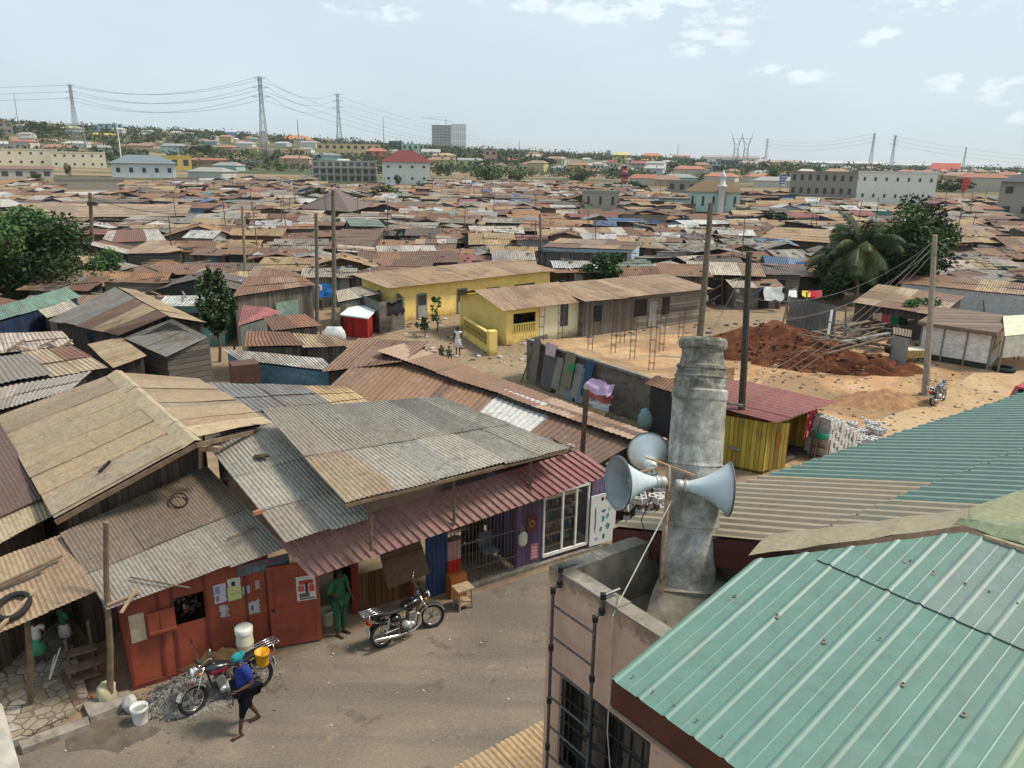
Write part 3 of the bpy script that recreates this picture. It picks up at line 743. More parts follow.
M_RED = paint((.27, .062, .03), .75, var=.25, scale=2.2, dirt=.35, dirtc=(.16, .06, .04))
M_REDD = paint((.14, .03, .02), .7, var=.25, scale=3, dirt=.3)
rs_ = thing('red_shop', 'orange-red painted timber shop with torn posters and a grey roof, by the gravel', 'shop', sp(1.8, -1.5, 0))
occ(sp(-1, .5, 0), sp(sEnd + 1, .5, 0), sp(sEnd + 1, -7, 0), sp(-1, -7, 0))
RH = 2.35; DEP = 3.4
sw0, zw1 = on(172, 600); sw1, zw0 = on(206, 617)
zw1 += .02
m = MB()
def panel(m, s0, s1, z0, z1, off=0, c=(1, 1, 1)):
    m.face([sp(s0, off, z0), sp(s1, off, z0), sp(s1, off, z1), sp(s0, off, z1)], c, [(s0, z0), (s1, z0), (s1, z1), (s0, z1)])
panel(m, 0, sw0, 0, RH); panel(m, sw1, sDoorL + .05, 0, RH); panel(m, sw0, sw1, 0, zw0); panel(m, sw0, sw1, zw1, RH)
m.face([sp(0, -DEP, 0), sp(0, 0, 0), sp(0, 0, RH), sp(0, -DEP, RH + .5)])
m.face([sp(sDoorL, 0, 0), sp(sDoorL, -DEP, 0), sp(sDoorL, -DEP, RH), sp(sDoorL, 0, RH)])
m.face([sp(sDoorL, -DEP, 0), sp(0, -DEP, 0), sp(0, -DEP, RH + .4), sp(sDoorL, -DEP, RH + .4)])
m.build('wall', M_RED, rs_)
m = MB()
for s in (0, .62, sw0 - .03, sw1, 1.95 + .4, sDoorL - .06): wbox(m, s, s + .05, 0, RH, .002, .025)
wbox(m, 0, sDoorL, .0, .1, .003, .03); m.build('frame', M_REDD, rs_)
m = MB(); a_, b_ = on(128, 616), on(147, 639); wbox(m, a_[0], b_[0], b_[1], a_[1], .004, .012); m.build('board', paint((.5, .4, .27), .9, dirt=.4), rs_)
m = MB(); s1_, zt = on(146, 612); s2_, zb = on(176, 627); 
m.box(sp((s1_ + s2_) / 2, .1, (zt + zb) / 2), (s2_ - s1_, .03, zt - zb + .02), SA); wbox(m, s1_, s2_, zb + .05, zb + .1, .12, .03); wbox(m, (s1_ + s2_) / 2 - .02, (s1_ + s2_) / 2 + .02, zb, zt, .115, .02); m.build('shutter', M_RED, rs_)
m = MB(); rg = random.Random(3)
for k in range(60): wbox(m, *(lambda a: (a, a + rg.uniform(.03, .12)))(sw0 + rg.random() * (sw1 - sw0 - .08)), *(lambda z: (z, z + rg.uniform(.04, .14)))(zw0 - .05 + rg.random() * (zw1 - zw0)), -.3 - rg.random() * .3, .05, jit(rg.choice([(.05, .04, .03), (.3, .06, .02), (.2, .17, .12), (.02, .02, .02)]), .2, rg))
m.build('shelf_goods', M_ATTR, rs_)
M_PAPER = attr_mat('printed_paper', rough=.8, var=.25, scale=30, dirt=.15)
def poster(s0, s1, z0, z1, c, off, rag=.0, parent=None, marks=(), seed=0):
    rg = random.Random(seed); m = MB(); k = 10
    pts = []
    for (a, b) in (((s0, z0), (s1, z0)), ((s1, z0), (s1, z1)), ((s1, z1), (s0, z1)), ((s0, z1), (s0, z0))):
        for q in range(k if rag else 1):
            f = q / (k if rag else 1); pts.append((a[0] + (b[0] - a[0]) * f + rg.uniform(-rag, rag), a[1] + (b[1] - a[1]) * f + rg.uniform(-rag, rag)))
    m.face([sp(a, off, b) for a, b in pts], c)
    for (fa, fb, ga, gb, cc) in marks:
        m.face([sp(s0 + (s1 - s0) * a, off + .003, z0 + (z1 - z0) * b) for a, b in ((fa, ga), (fb, ga), (fb, gb), (fa, gb))], cc)
    return m.build('poster', M_PAPER, parent)
def pxposter(x0, y0, x1, y1, c, off=.006, rag=0, parent=None, marks=(), seed=0):
    a = on(x0, y0, off); b = on(x1, y1, off); return poster(a[0], b[0], b[1], a[1], c, off, rag, parent, marks, seed)
W_ = (.55, .55, .52)
pxposter(213, 586, 227, 601, (.45, .47, .55), .01, .01, rs_, ((.1, .5, .5, .9, (.2, .25, .4)), (.55, .9, .2, .6, (.5, .5, .5)), (.1, .4, .1, .4, (.3, .2, .2))), 1)
pxposter(227, 580, 241, 592, W_, .012, .012, rs_, ((.3, .6, .3, .8, (.03, .03, .03)), (.65, .9, .1, .5, (.05, .05, .05))), 2)
pxposter(227, 588, 242, 598, (.5, .52, .22), .016, .004, rs_, ((.2, .8, .45, .5, (.2, .2, .1)),), 3)
pxposter(242, 587, 250, 593, (.35, .38, .42), .012, .012, rs_, (), 4)
pxposter(220, 606, 229, 616, (.4, .37, .38), .012, .03, rs_, (), 5)
pxposter(247, 603, 260, 612, (.42, .38, .42), .012, .025, rs_, ((.3, .5, .3, .7, (.1, .1, .12)),), 6)
pxposter(255, 581, 260, 588, (.45, .3, .27), .012, .015, rs_, (), 7)
a_ = on(237, 566, .03); b_ = on(289, 560, .03); zt = on(237, 566, .03)[1]; zb = on(238, 577, .03)[1]
m = MB(); wbox(m, a_[0], b_[0], zb, zt, .02, .025, (.13, .13, .15)); rg = random.Random(8)
for row, (cc, f0, f1, s0f, s1f) in enumerate((((.30, .07, .08), .56, .88, .42, .86), ((.16, .30, .36), .12, .5, .18, .93))):
    s = s0f
    while s < s1f:
        w2 = rg.uniform(.028, .045); A = a_[0] + (b_[0] - a_[0]) * s; Bx = A + (b_[0] - a_[0]) * w2 * .72; z0_, z1_ = zb + (zt - zb) * f0, zb + (zt - zb) * f1; ty = rg.randrange(4); st = (Bx - A) * .3
        wbox(m, A, A + st, z0_, z1_, .045, .004, cc)
        if ty != 1: wbox(m, A, Bx, z1_ - st, z1_, .045, .005, cc)
        if ty != 2: wbox(m, A, Bx, z0_, z0_ + st, .045, .005, cc)
        if ty in (0, 2): wbox(m, Bx - st, Bx, z0_, z1_, .045, .006, cc)
        if ty == 3: wbox(m, A, Bx, (z0_ + z1_) / 2, (z0_ + z1_) / 2 + st, .045, .006, cc)
        s += w2 * (1 if rg.random() > .15 else 1.8)
tag(m.build('sign_board', M_ATTR), 'worn dark sign board with faded red and blue lettering above the posters', 'sign')
dr = None
m = MB(); a0 = sp(sDoorL - .02, .06, 0); b0 = sp(sDoorR, .30, 0); zt_ = 2.05
dd = (b0 - a0).normalized(); dn_ = V((dd.y, -dd.x, 0)); DL = (b0 - a0).length
def dbox(m, f0, f1, z0, z1, o, th, c=(1, 1, 1)):
    p = a0 + dd * (DL * (f0 + f1) / 2) + dn_ * (o + th / 2); return m.box((p.x, p.y, (z0 + z1) / 2), (DL * (f1 - f0), th, z1 - z0), math.atan2(dd.y, dd.x), c)
dbox(m, 0, 1, .06, zt_, 0, .04)
for (f0, f1, z0, z1) in ((0, .1, .06, zt_), (.9, 1, .06, zt_), (.1, .9, .06, .16), (.1, .9, zt_ - .1, zt_), (.1, .9, .95, 1.03), (.1, .45, .4, .44)): dbox(m, f0, f1, z0, z1, .04, .02)
dro = m.build('door', M_RED, rs_)
m = MB(); f0, f1, z0_, z1_ = .55, .93, 1.12, 1.72
dbox(m, f0, f1, z0_, z1_, .061, .004, (.6, .58, .5)); 
rg = random.Random(5)
for (a, b, c_, d_, cc) in ((.6, .88, 1.52, 1.62, (.4, .05, .03)), (.58, .7, 1.35, 1.5, (.45, .1, .05)), (.72, .78, 1.3, 1.55, (.05, .05, .05)), (.8, .9, 1.32, 1.5, (.5, .08, .05)), (.6, .8, 1.2, 1.3, (.1, .1, .08)), (.6, .9, 1.15, 1.18, (.03, .03, .03))): dbox(m, a, b, c_, d_, .066, .003, cc)
m.build('poster', M_PAPER, dro)
m = MB(); dbox(m, .04, .1, .98, 1.02, .06, .05); m.build('handle', M_BLACK, dro)
def eave(x, y, off, z=None): p = PV(x, y, SHL + SN * off, SD); return p
r2 = [P(60, 533, 3.15), P(207, 466, 3.3), eave(284, 546, .35), eave(106, 611, .35)]
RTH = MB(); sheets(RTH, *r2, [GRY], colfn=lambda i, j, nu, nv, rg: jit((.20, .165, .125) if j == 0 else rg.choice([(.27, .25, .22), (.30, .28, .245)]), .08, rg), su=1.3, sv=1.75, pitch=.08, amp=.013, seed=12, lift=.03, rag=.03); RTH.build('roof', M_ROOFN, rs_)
m = MB(); 
for k in range(3): m.bar(r2[3].lerp(r2[0], .08 + .4 * k) - V((0, 0, .05)), r2[2].lerp(r2[1], .08 + .4 * k) - V((0, 0, .05)), .06)
m.build('rafter', M_WOOD, rs_)
def loose(name, label, cat, a, b, w_, h_, mat, group=None):
    m = MB(); m.bar(a, b, w_, h_); return tag(m.build(name, mat), label, cat, group)
def onroof(q, x, y, h=.03):
    """point where a pixel ray meets the roof quad plane"""
    n_ = (q[1] - q[0]).cross(q[3] - q[0]).normalized(); n_ = n_ if n_.z > 0 else -n_
    S = lambda u, v: q[0].lerp(q[1], u).lerp(q[3].lerp(q[2], u), v) + n_ * (h + .06)
    u = v = .5
    for _ in range(14):
        p0 = proj(S(u, v)); pu = proj(S(u + .01, v)); pv = proj(S(u, v + .01)); a, b, c, d = (pu[0] - p0[0]) * 100, (pv[0] - p0[0]) * 100, (pu[1] - p0[1]) * 100, (pv[1] - p0[1]) * 100
        ex, ey = x - p0[0], y - p0[1]; dt = a * d - b * c
        if abs(dt) < 1e-6: break
        u += (d * ex - b * ey) / dt; v += (a * ey - c * ex) / dt
    return S(u, v)
loose('timber', 'pale broken board on the lower edge of the grey shop roof', 'timber', onroof(r2, 121, 613), onroof(r2, 137, 588, .06), .06, .03, M_WOODL)
loose('timber', 'long pale batten lying across the front edge of the grey roof', 'timber', onroof(r2, 107, 605), onroof(r2, 140, 592), .05, .03, M_WOODL)
loose('timber', 'thin dark stick on the grey roof above the posters', 'timber', onroof(r2, 130, 577), onroof(r2, 190, 588), .03, .02, M_WOOD)
loose('timber', 'curved dark lath lying on the grey roof beside the tyre rim', 'timber', onroof(r2, 227, 539), onroof(r2, 255, 527), .03, .02, M_WOOD)
c_ = onroof(r2, 179, 500, .03); m = MB(); ux = (r2[1] - r2[0]).normalized(); uy = (r2[3] - r2[0]).normalized(); m.path([c_ + ux * math.cos(g) * .2 + uy * math.sin(g) * .2 for g in [k * math.pi / 8 for k in range(16)]], .022, closed=True)
tag(m.build('rubber_ring', M_BLACK), 'thin black rubber ring lying on the grey roof', 'ring')

sr = thing('shop_row', 'long street shop with stacked corrugated roofs, maroon awning edge and purple front', 'shop', sp(7, -2, 0))
a_ = eave(311, 578, .95); b_ = eave(613, 474, .9)
aw = [P(277, 541, 2.86), P(578, 450, 3.25), b_, a_]
def awc(i, j, nu, nv, rg): return jit((.28, .15, .135) if (j == 0 and i < nu * .62) else (.27, .10, .105), .07, rg)
m = MB(); sheets(m, *aw, [MARN], su=.9, sv=1.0, ribs=.2, amp=.04, seed=4, colfn=awc, lift=.004, rag=.0); m.build('awning', M_MAR, sr)
r3 = [P(204, 442, 4.0), P(280, 421, 4.05), P(374, 517, 3.05), P(285, 543, 2.98)]
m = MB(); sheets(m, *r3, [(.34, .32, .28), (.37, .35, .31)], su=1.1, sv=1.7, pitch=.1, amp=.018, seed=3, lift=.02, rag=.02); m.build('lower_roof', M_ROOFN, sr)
r4 = [P(261, 409, 4.55), P(441, 397, 4.5), P(568, 448, 3.6), P(345, 503, 3.75)]
def r4c(i, j, nu, nv, rg):
    if i == 0: return (.36, .32, .265) if j == 0 else (.39, .295, .20)
    return jit(rg.choice([(.36, .34, .30), (.33, .31, .27), (.25, .23, .20), (.40, .38, .33)]), .1, rg)
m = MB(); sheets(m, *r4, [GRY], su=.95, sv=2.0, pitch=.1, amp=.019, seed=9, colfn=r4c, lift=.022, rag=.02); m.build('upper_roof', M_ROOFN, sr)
m = MB()
m.bar(r4[3] - V((0, 0, .06)), r4[2] - V((0, 0, .06)), .07); m.bar(r4[0] - V((0, 0, .06)), r4[1] - V((0, 0, .06)), .07)
m.build('beam', M_WOOD, sr)
for f in (.1, .45, .82):
    m = MB(); p = r4[3].lerp(r4[2], f) + SN * -.15; m.bar(p - V((0, 0, .05)), V((p.x, p.y, 2.4)), .07); m.build('post', M_WOOD, sr)
m = MB()
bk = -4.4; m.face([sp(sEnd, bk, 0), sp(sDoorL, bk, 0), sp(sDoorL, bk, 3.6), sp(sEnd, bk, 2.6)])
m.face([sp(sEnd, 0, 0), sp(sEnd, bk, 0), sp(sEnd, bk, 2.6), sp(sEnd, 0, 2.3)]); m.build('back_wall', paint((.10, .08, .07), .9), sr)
M_PURP = plank_mat('purple_boards'); PC = (.15, .11, .19)
sG0, sG1 = s_of(447, 612), s_of(516, 578); sP1 = s_of(541, 566); sW1 = s_of(586, 548)
zTop = 2.42
m = MB()
panel(m, sG1, sP1, .12, zTop, 0, PC); panel(m, sP1, sEnd + .12, 2.12, zTop, 0, PC); panel(m, sW1 + .12, sEnd + .12, 0.1, 2.12, 0, PC); panel(m, sP1, sEnd, 0.0, .22, 0, PC)
m.face([sp(sG1, 0, .1), sp(sG1, -1.6, .1), sp(sG1, -1.6, zTop), sp(sG1, 0, zTop)], PC, [(0, 0), (1.6, 0), (1.6, 2), (0, 2)])
m.build('purple_front', M_PURP, sr)
m = MB(); panel(m, sG0 - .0, sEnd, 0.0, .1, -.02); m.slab([sp(sG0, .18, .1), sp(sEnd, .12, .1), sp(sEnd, -.1, .1), sp(sG0, -.1, .1)], .1); m.build('doorstep', M_CONC, sr)
m = MB(); s0, s1 = sP1, sW1; z0_, z1_ = .22, 2.1
for s in (s0, s0 + (s1 - s0) * .40, s0 + (s1 - s0) * .70, s1 - .05): wbox(m, s, s + .05, z0_, z1_, .01, .05)
wbox(m, s0, s1, z0_, z0_ + .08, .012, .06); wbox(m, s0, s1, z1_ - .06, z1_, .012, .06); wf = m.build('window', M_WHITE, sr)
m = MB(); panel(m, s0, s1, z0_, z1_, -.0); 
glz = NT('shop_glass'); glz.b.inputs['Transmission Weight'].default_value = .0; glz.b.inputs['Alpha'].default_value = .22; GL = glz.out((.05, .06, .06), .05, 0, .8)
m.build('pane', GL, wf)
def goods(parent, s0, s1, z0, z1, off0, off1, n_, pal, seed, size=(.05, .16)):
    rg = random.Random(seed); m = MB(); sh = MB()
    rows = 5
    for r_ in range(rows):
        zz = z0 + (z1 - z0) * r_ / rows; wbox(sh, s0, s1, zz, zz + .02, off1, abs(off0 - off1), (.12, .09, .06))
        s = s0 + .02
        while s < s1 - .05:
            w2 = rg.uniform(*size); h2 = rg.uniform(.08, (z1 - z0) / rows * .85)
            if rg.random() > .15:
                c = jit(rg.choice(pal), .25, rg)
                if rg.random() < .4: m.tube(sp(s + w2 / 2, off1 + .15, zz + .02), sp(s + w2 / 2, off1 + .15, zz + .02 + h2), w2 * .45, w2 * .35, 8, c)
                else: wbox(m, s, s + w2 * .9, zz + .02, zz + .02 + h2, off1 + .08, .12, c)
            s += w2
    m.build('shelf_goods', M_ATTR, parent); sh.build('shelf', M_ATTR, parent)
GP = [(.25, .2, .12), (.08, .08, .08), (.35, .3, .1), (.3, .08, .05), (.1, .16, .09), (.45, .42, .38), (.05, .12, .2), (.15, .09, .05), (.06, .05, .05)]
goods(sr, s0 + .05, s1 - .05, .3, 2.1, -.2, -.6, 60, GP, 21)
goods(sr, sG0 + .5, sG1 - .1, .2, 2.0, -1.2, -1.6, 60, GP + [(.05, .2, .22), (.4, .4, .4)], 22, (.08, .2))
m = MB(); k = 0; s = sG0
while s < sG1:
    m.tube(sp(s, .02, .1), sp(s, .02, 2.35), .011, n=5); s += .105
for z in (.5, 1.25, 2.0): m.bar(sp(sG0, .02, z), sp(sG1, .02, z), .025)
m.build('window_grille', paint((.13, .11, .10), .6, .3, dirt=.5), sr)
a = on(527, 516, .01); b = on(539, 531, .01)
def px_on(x0, y0, x1, y1, off):
    a = on(x0, y0, off); b = on(x1, y1, off); return a[0], b[0], b[1], a[1]
s0, s1, z0_, z1_ = px_on(527, 517, 537, 530, .02)
m = MB(); wbox(m, s0, s1, z0_, z1_, .01, .02, (.12, .045, .03)); rg = random.Random(2)
for k in range(9):
    g = k / 9 * 6.28; wbox(m, (s0 + s1) / 2 + .07 * math.cos(g) - .02, (s0 + s1) / 2 + .07 * math.cos(g) + .02, (z0_ + z1_) / 2 + .09 * math.sin(g) - .02, (z0_ + z1_) / 2 + .09 * math.sin(g) + .02, .031, .004, (.45, .2, .07))
tag(m.build('painted_board', M_ATTR), 'small brown and orange painted notice high on the purple front', 'notice')
s0, s1, z0_, z1_ = px_on(531, 545, 538, 558, .02)
m = MB(); wbox(m, s0, s1, z0_, z1_, .006, .006, (.5, .16, .2))
for k in range(4): wbox(m, s0 + .03, s1 - .03 - .02 * (k % 2), z0_ + .05 + .09 * k, z0_ + .09 + .09 * k, .012, .003, (.65, .45, .45))
tag(m.build('paper_notice', M_PAPER), 'pink paper notice low on the purple front', 'notice')
s0, s1, z0_, z1_ = px_on(518, 532, 527, 546, .08)
m = MB(); m.ball(sp((s0 + s1) / 2, .1, (z0_ + z1_) / 2), ((s1 - s0) / 2, .07, (z1_ - z0_) / 2), 12, (.62, .6, .5), Matrix.Rotation(SA, 4, 'Z'), .25)
m.path([sp((s0 + s1) / 2 - .06, .1, z1_ - .05), sp((s0 + s1) / 2, .05, z1_ + .14), sp((s0 + s1) / 2 + .06, .1, z1_ - .05)], .01, c=(.6, .5, .2))
tag(m.build('plastic_bag', M_CLOTH, None, True), 'white plastic bag hung on the purple front', 'bag')
s0, s1, z0_, z1_ = px_on(592, 497, 614, 547, .12)
m = MB(); wbox(m, s0, s1, .15, z1_, .08, .03, (.62, .63, .63)); rg = random.Random(11)
for (fa, fb, ga, gb, cc) in ((.36, .5, .86, .95, (.02, .02, .02)), (.54, .66, .86, .95, (.4, .05, .04)), (.15, .22, .2, .85, (.12, .12, .13)), (.4, .62, .62, .7, (.05, .2, .24)), (.42, .56, .42, .58, (.06, .25, .3)), (.6, .74, .48, .6, (.1, .28, .36)), (.34, .5, .24, .36, (.07, .24, .27)), (.6, .8, .26, .4, (.06, .22, .26)), (.5, .6, .08, .2, (.05, .1, .12)), (.68, .76, .6, .72, (.3, .4, .4)), (.2, .3, .1, .16, (.1, .2, .3))):
    A0, A1 = s0 + (s1 - s0) * fa, s0 + (s1 - s0) * fb; B0, B1 = .15 + (z1_ - .15) * ga, .15 + (z1_ - .15) * gb
    pts = [((A0 + A1) / 2 + (A1 - A0) / 2 * math.cos(t_) * rg.uniform(.6, 1.1), (B0 + B1) / 2 + (B1 - B0) / 2 * math.sin(t_) * rg.uniform(.6, 1.1)) for t_ in [k * .63 for k in range(10)]]
    m.face([sp(a, .114, b) for a, b in pts], cc)
tag(m.build('banner', M_PAPER), 'white banner panel with teal figures standing beside the shop window', 'banner')
kk = thing('hatch_kiosk', 'timber kiosk with a propped brown hatch under the maroon awning', 'kiosk', sp(s_of(395, 610), -1, 0))
sK0, sK1 = s_of(362, 616), s_of(430, 602) - .35
m = MB(); panel(m, sK0, sK1, 0, 1.0, -.35, (.17, .085, .04)); m.face([sp(sK0, -.35, 0), sp(sK0, -2, 0), sp(sK0, -2, 2.4), sp(sK0, -.35, 2.4)], (.12, .04, .025)); m.build('wall', M_PLANK, kk)
m = MB(); wbox(m, sK0 - .12, sK0 + .06, 0, 2.4, -.34, .06); wbox(m, sK1 - .05, sK1 + .05, 0, 2.4, -.34, .06); m.build('frame', paint((.22, .035, .025), .7), kk)
h1, h2 = PV(376, 560, SHL + SN * -.1, SD), PV(416, 545, SHL + SN * -.1, SD)
hq = [V((h1.x, h1.y, 2.05)), V((h2.x, h2.y, 2.05)), eave(430, 572, .35), eave(388, 588, .35)]
m = MB(); m.slab(hq, .04); 
m.bar(hq[0].lerp(hq[3], .5) + V((0, 0, .02)), hq[1].lerp(hq[3], .5) * 0 + hq[1].lerp(hq[2], .5) + V((0, 0, .02)), .06, .02); m.build('hatch', paint((.12, .075, .05), .8, dirt=.4), kk)
m = MB(); q0, q1 = s_of(428, 606) - .05, s_of(446, 602)
k = 0; s = q0
while s < q1: wbox(m, s, s + .06, 0.05, 2.35, .0 + (k % 2) * .02, .02, (.03, .06, .14)); s += .06; k += 1
tag(m.build('metal_gate', M_ATTR), 'dark blue ribbed metal sheet gate left of the barred shop front', 'gate')
m = MB(); rg = random.Random(9); s = on(446, 600)[0]
for k in range(7): wbox(m, s + .02 + k * .05, s + .08 + k * .05, .15, .95, .05 + .02 * (k % 2), .04, (.42, .035, .02)); 
for k in range(7): wbox(m, s + .02 + k * .05, s + .08 + k * .05, .95, 1.45, .05 + .02 * (k % 2), .04, (.45, .25, .25))
tag(m.build('hanging_cloth', M_CLOTH), 'red and pale pink cloth hung at the left end of the barred front', 'cloth')
m = MB(); wbox(m, s - .02, s + .42, .0, .6, .02, .3, (.35, .11, .03)); tag(m.build('cupboard', M_ATTR), 'orange painted wooden box below the hanging red cloth', 'box')
rock = lambda x, y, z, r, label, c=(.35, .32, .28), sd=1: tag(MB().ball(P(x, y, z), (r, r * .8, r * .6), 8, c, None, .8).build('stone', M_ATTR), label, 'stone')
rock(610, 466, 2.75, .13, 'pale stone at the right end of the maroon awning'); rock(569, 446, 3.5, .12, 'stone on the corner of the upper grey roof'); 
c_ = onroof(r3, 262, 456, .05); m = MB(); m.ball(c_, (.2, .09, .05), 10, (.07, .055, .04), None, .8); tag(m.build('rag', M_CLOTH), 'dark crumpled rag lying on the middle corrugated roof', 'rag')
c_ = onroof(r3, 258, 512, .06); m = MB(); m.box(c_, (.22, .09, .08), .9, (.3, .15, .09)); tag(m.build('brick', M_ATTR), 'red brick weighing down the middle corrugated roof', 'brick')
def skin_mesh(nodes, edges, mat, sub=1, root=0):
    """nodes: list of (point, rx, ry)"""
    me = bpy.data.meshes.new('body'); me.from_pydata([tuple(n_[0]) for n_ in nodes], edges, []); me.update()
    o = bpy.data.objects.new('body_tmp', me); col.objects.link(o)
    md = o.modifiers.new('s', 'SKIN'); md.use_smooth_shade = True; md.branch_smoothing = .6
    if not me.skin_vertices: me.skin_vertices.new(name='')
    sv = me.skin_vertices[0].data
    for i, n_ in enumerate(nodes): sv[i].radius = (n_[1], n_[2] if len(n_) > 2 else n_[1])
    sv[root].use_root = True
    ss = o.modifiers.new('u', 'SUBSURF'); ss.levels = sub; ss.render_levels = sub
    bpy.context.view_layer.update()
    dg = bpy.context.evaluated_depsgraph_get(); res = bpy.data.meshes.new_from_object(o.evaluated_get(dg))
    bpy.data.objects.remove(o); bpy.data.meshes.remove(me)
    res.materials.clear(); res.materials.append(mat)
    for p in res.polygons: p.use_smooth = True
    return res
def link_mesh(name, me, parent):
    o = bpy.data.objects.new(name, me); col.objects.link(o); o.parent = parent; LOCAL.add(o.name); return o
SKINC = paint((.075, .038, .022), .5, var=.1, spec=.4)
POSE0 = dict(pelvis=(0, 0, .95), chest=(0, .0, 1.27), neck=(0, .01, 1.46), head=(0, .03, 1.6),
             shL=(-.19, 0, 1.42), elL=(-.25, -.02, 1.13), wrL=(-.25, .06, .88), shR=(.19, 0, 1.42), elR=(.25, -.02, 1.13), wrR=(.25, .06, .88),
             hiL=(-.09, 0, .92), knL=(-.1, .02, .5), anL=(-.1, -.01, .09), hiR=(.09, 0, .92), knR=(.1, .02, .5), anR=(.1, -.01, .09))
def person(label, pos, head_dir, pose, top, low, low_len=1.0, sleeve=.9, height=1.7, hair=(.012, .01, .01), wrap=None, skirt=None, group=None, shoes=(.03, .02, .015), toeL=None, toeR=None, fat=1.0, hands=True, cat='person'):
    J = {k: V(v) for k, v in POSE0.items()}; J.update({k: V(v) for k, v in pose.items()})
    t = thing('person', label, cat, pos, group, local=True, rz=math.atan2(head_dir.y, head_dir.x) - math.pi / 2); t.scale = (1, 1, 1)
    K = height / 1.72
    for k in J: J[k] = J[k] * K
    nodes = []; edges = []; idx = {}
    def nd(key, p, r, r2=None): idx[key] = len(nodes); nodes.append((p, r * K, (r2 or r) * K)); return idx[key]
    def ed(a, b): edges.append((idx[a], idx[b]))
    nd('pelvis', J['pelvis'], .13 * fat, .10 * fat); nd('waist', J['pelvis'].lerp(J['chest'], .5), .115 * fat, .09 * fat); nd('chest', J['chest'], .14, .10); nd('upper', J['chest'].lerp(J['neck'], .62), .10, .075)
    nd('neck', J['neck'], .048); hd = (J['head'] - J['neck']).normalized()
    nd('jaw', J['neck'] + hd * .07 * K + V((0, .025 * K, 0)), .058, .062); nd('head', J['head'] + V((0, .0, 0)), .078, .09); nd('crown', J['head'] + hd * .08 * K, .06, .065)
    nd('nose', J['head'] + V((0, .095 * K, -.015 * K)), .012)
    for a, b in (('pelvis', 'waist'), ('waist', 'chest'), ('chest', 'upper'), ('upper', 'neck'), ('neck', 'jaw'), ('jaw', 'head'), ('head', 'crown'), ('head', 'nose')): ed(a, b)
    for S in 'LR':
        sg = -1 if S == 'L' else 1
        nd('sh' + S, J['sh' + S], .062); nd('el' + S, J['el' + S], .045); nd('fm' + S, J['el' + S].lerp(J['wr' + S], .35), .043); nd('wr' + S, J['wr' + S], .024, .02)
        ed('upper', 'sh' + S); ed('sh' + S, 'el' + S); ed('el' + S, 'fm' + S); ed('fm' + S, 'wr' + S)
        fd = (J['wr' + S] - J['el' + S]).normalized(); side = fd.cross(V((sg, 0, 0))); side = side.normalized() if side.length > .1 else V((0, 1, 0))
        nd('pa' + S, J['wr' + S] + fd * .075 * K, .034, .016); ed('wr' + S, 'pa' + S)
        if hands:
            inw = V((-sg, 0, 0))
            for q, (off, ln) in enumerate(((.027, .07), (.009, .08), (-.009, .075), (-.027, .06))):
                b0 = J['wr' + S] + (fd * .085 + side * off) * K
                nd('f%d' % q + S, b0, .0095); nd('g%d' % q + S, b0 + (fd * ln * .5 + inw * .008) * K, .0085); nd('h%d' % q + S, b0 + (fd * ln * .85 + inw * .03) * K, .007)
                ed('pa' + S, 'f%d' % q + S); ed('f%d' % q + S, 'g%d' % q + S); ed('g%d' % q + S, 'h%d' % q + S)
            b0 = J['wr' + S] + (fd * .03 + side * .035) * K
            nd('t0' + S, b0, .011); nd('t1' + S, b0 + (fd * .035 + side * .025 + inw * .012) * K, .009); ed('wr' + S, 't0' + S); ed('t0' + S, 't1' + S)
        nd('hi' + S, J['hi' + S], .088 * fat); nd('th' + S, J['hi' + S].lerp(J['kn' + S], .4), .078 * fat); nd('kn' + S, J['kn' + S], .052); nd('ca' + S, J['kn' + S].lerp(J['an' + S], .3), .054); nd('an' + S, J['an' + S], .033)
        ed('pelvis', 'hi' + S); ed('hi' + S, 'th' + S); ed('th' + S, 'kn' + S); ed('kn' + S, 'ca' + S); ed('ca' + S, 'an' + S)
        tv = V((toeL if S == 'L' else toeR) or (sg * .02, .16, -.06)) * K
        nd('he' + S, J['an' + S] + V((0, -.02, -.05)) * K, .032, .03); nd('to' + S, J['an' + S] + tv, .035, .02); ed('an' + S, 'he' + S); ed('he' + S, 'to' + S)
    link_mesh('body', skin_mesh(nodes, edges, SKINC, 1), t)
    sn = []; se = []
    def s_(p, r, r2=None): sn.append((p, r * K, (r2 or r) * K)); return len(sn) - 1
    a0 = s_(J['pelvis'] + V((0, 0, -.02)) * K, .155 * fat, .125 * fat); a1 = s_(J['pelvis'].lerp(J['chest'], .5), .15 * fat, .12 * fat); a2 = s_(J['chest'], .165, .125); a3 = s_(J['chest'].lerp(J['neck'], .72), .105, .085)
    se += [(a0, a1), (a1, a2), (a2, a3)]
    for S in 'LR':
        b = s_(J['sh' + S], .085); c = s_(J['sh' + S].lerp(J['el' + S], min(1, sleeve)), .078); se += [(a3, b), (b, c)]
        if sleeve > 1: d = s_(J['el' + S].lerp(J['wr' + S], sleeve - 1), .045); se.append((c, d))
    link_mesh('shirt', skin_mesh(sn, se, paint(top, .95, var=.25, scale=9, spec=.05), 1), t)
    if skirt is None:
        sn = []; se = []
        a0 = s_(J['pelvis'] + V((0, 0, .02)) * K, .145 * fat, .12 * fat)
        for S in 'LR':
            b = s_(J['hi' + S], .105 * fat); c = s_(J['hi' + S].lerp(J['kn' + S], .5), .095 * fat); se += [(a0, b), (b, c)]
            if low_len <= 1: d = s_(J['hi' + S].lerp(J['kn' + S], low_len), .08); se.append((c, d))
            else:
                d = s_(J['kn' + S], .075); e = s_(J['kn' + S].lerp(J['an' + S], low_len - 1), .06); se += [(c, d), (d, e)]
        link_mesh('trousers', skin_mesh(sn, se, paint(low, .95, var=.25, scale=9, spec=.05), 1), t)
    else:
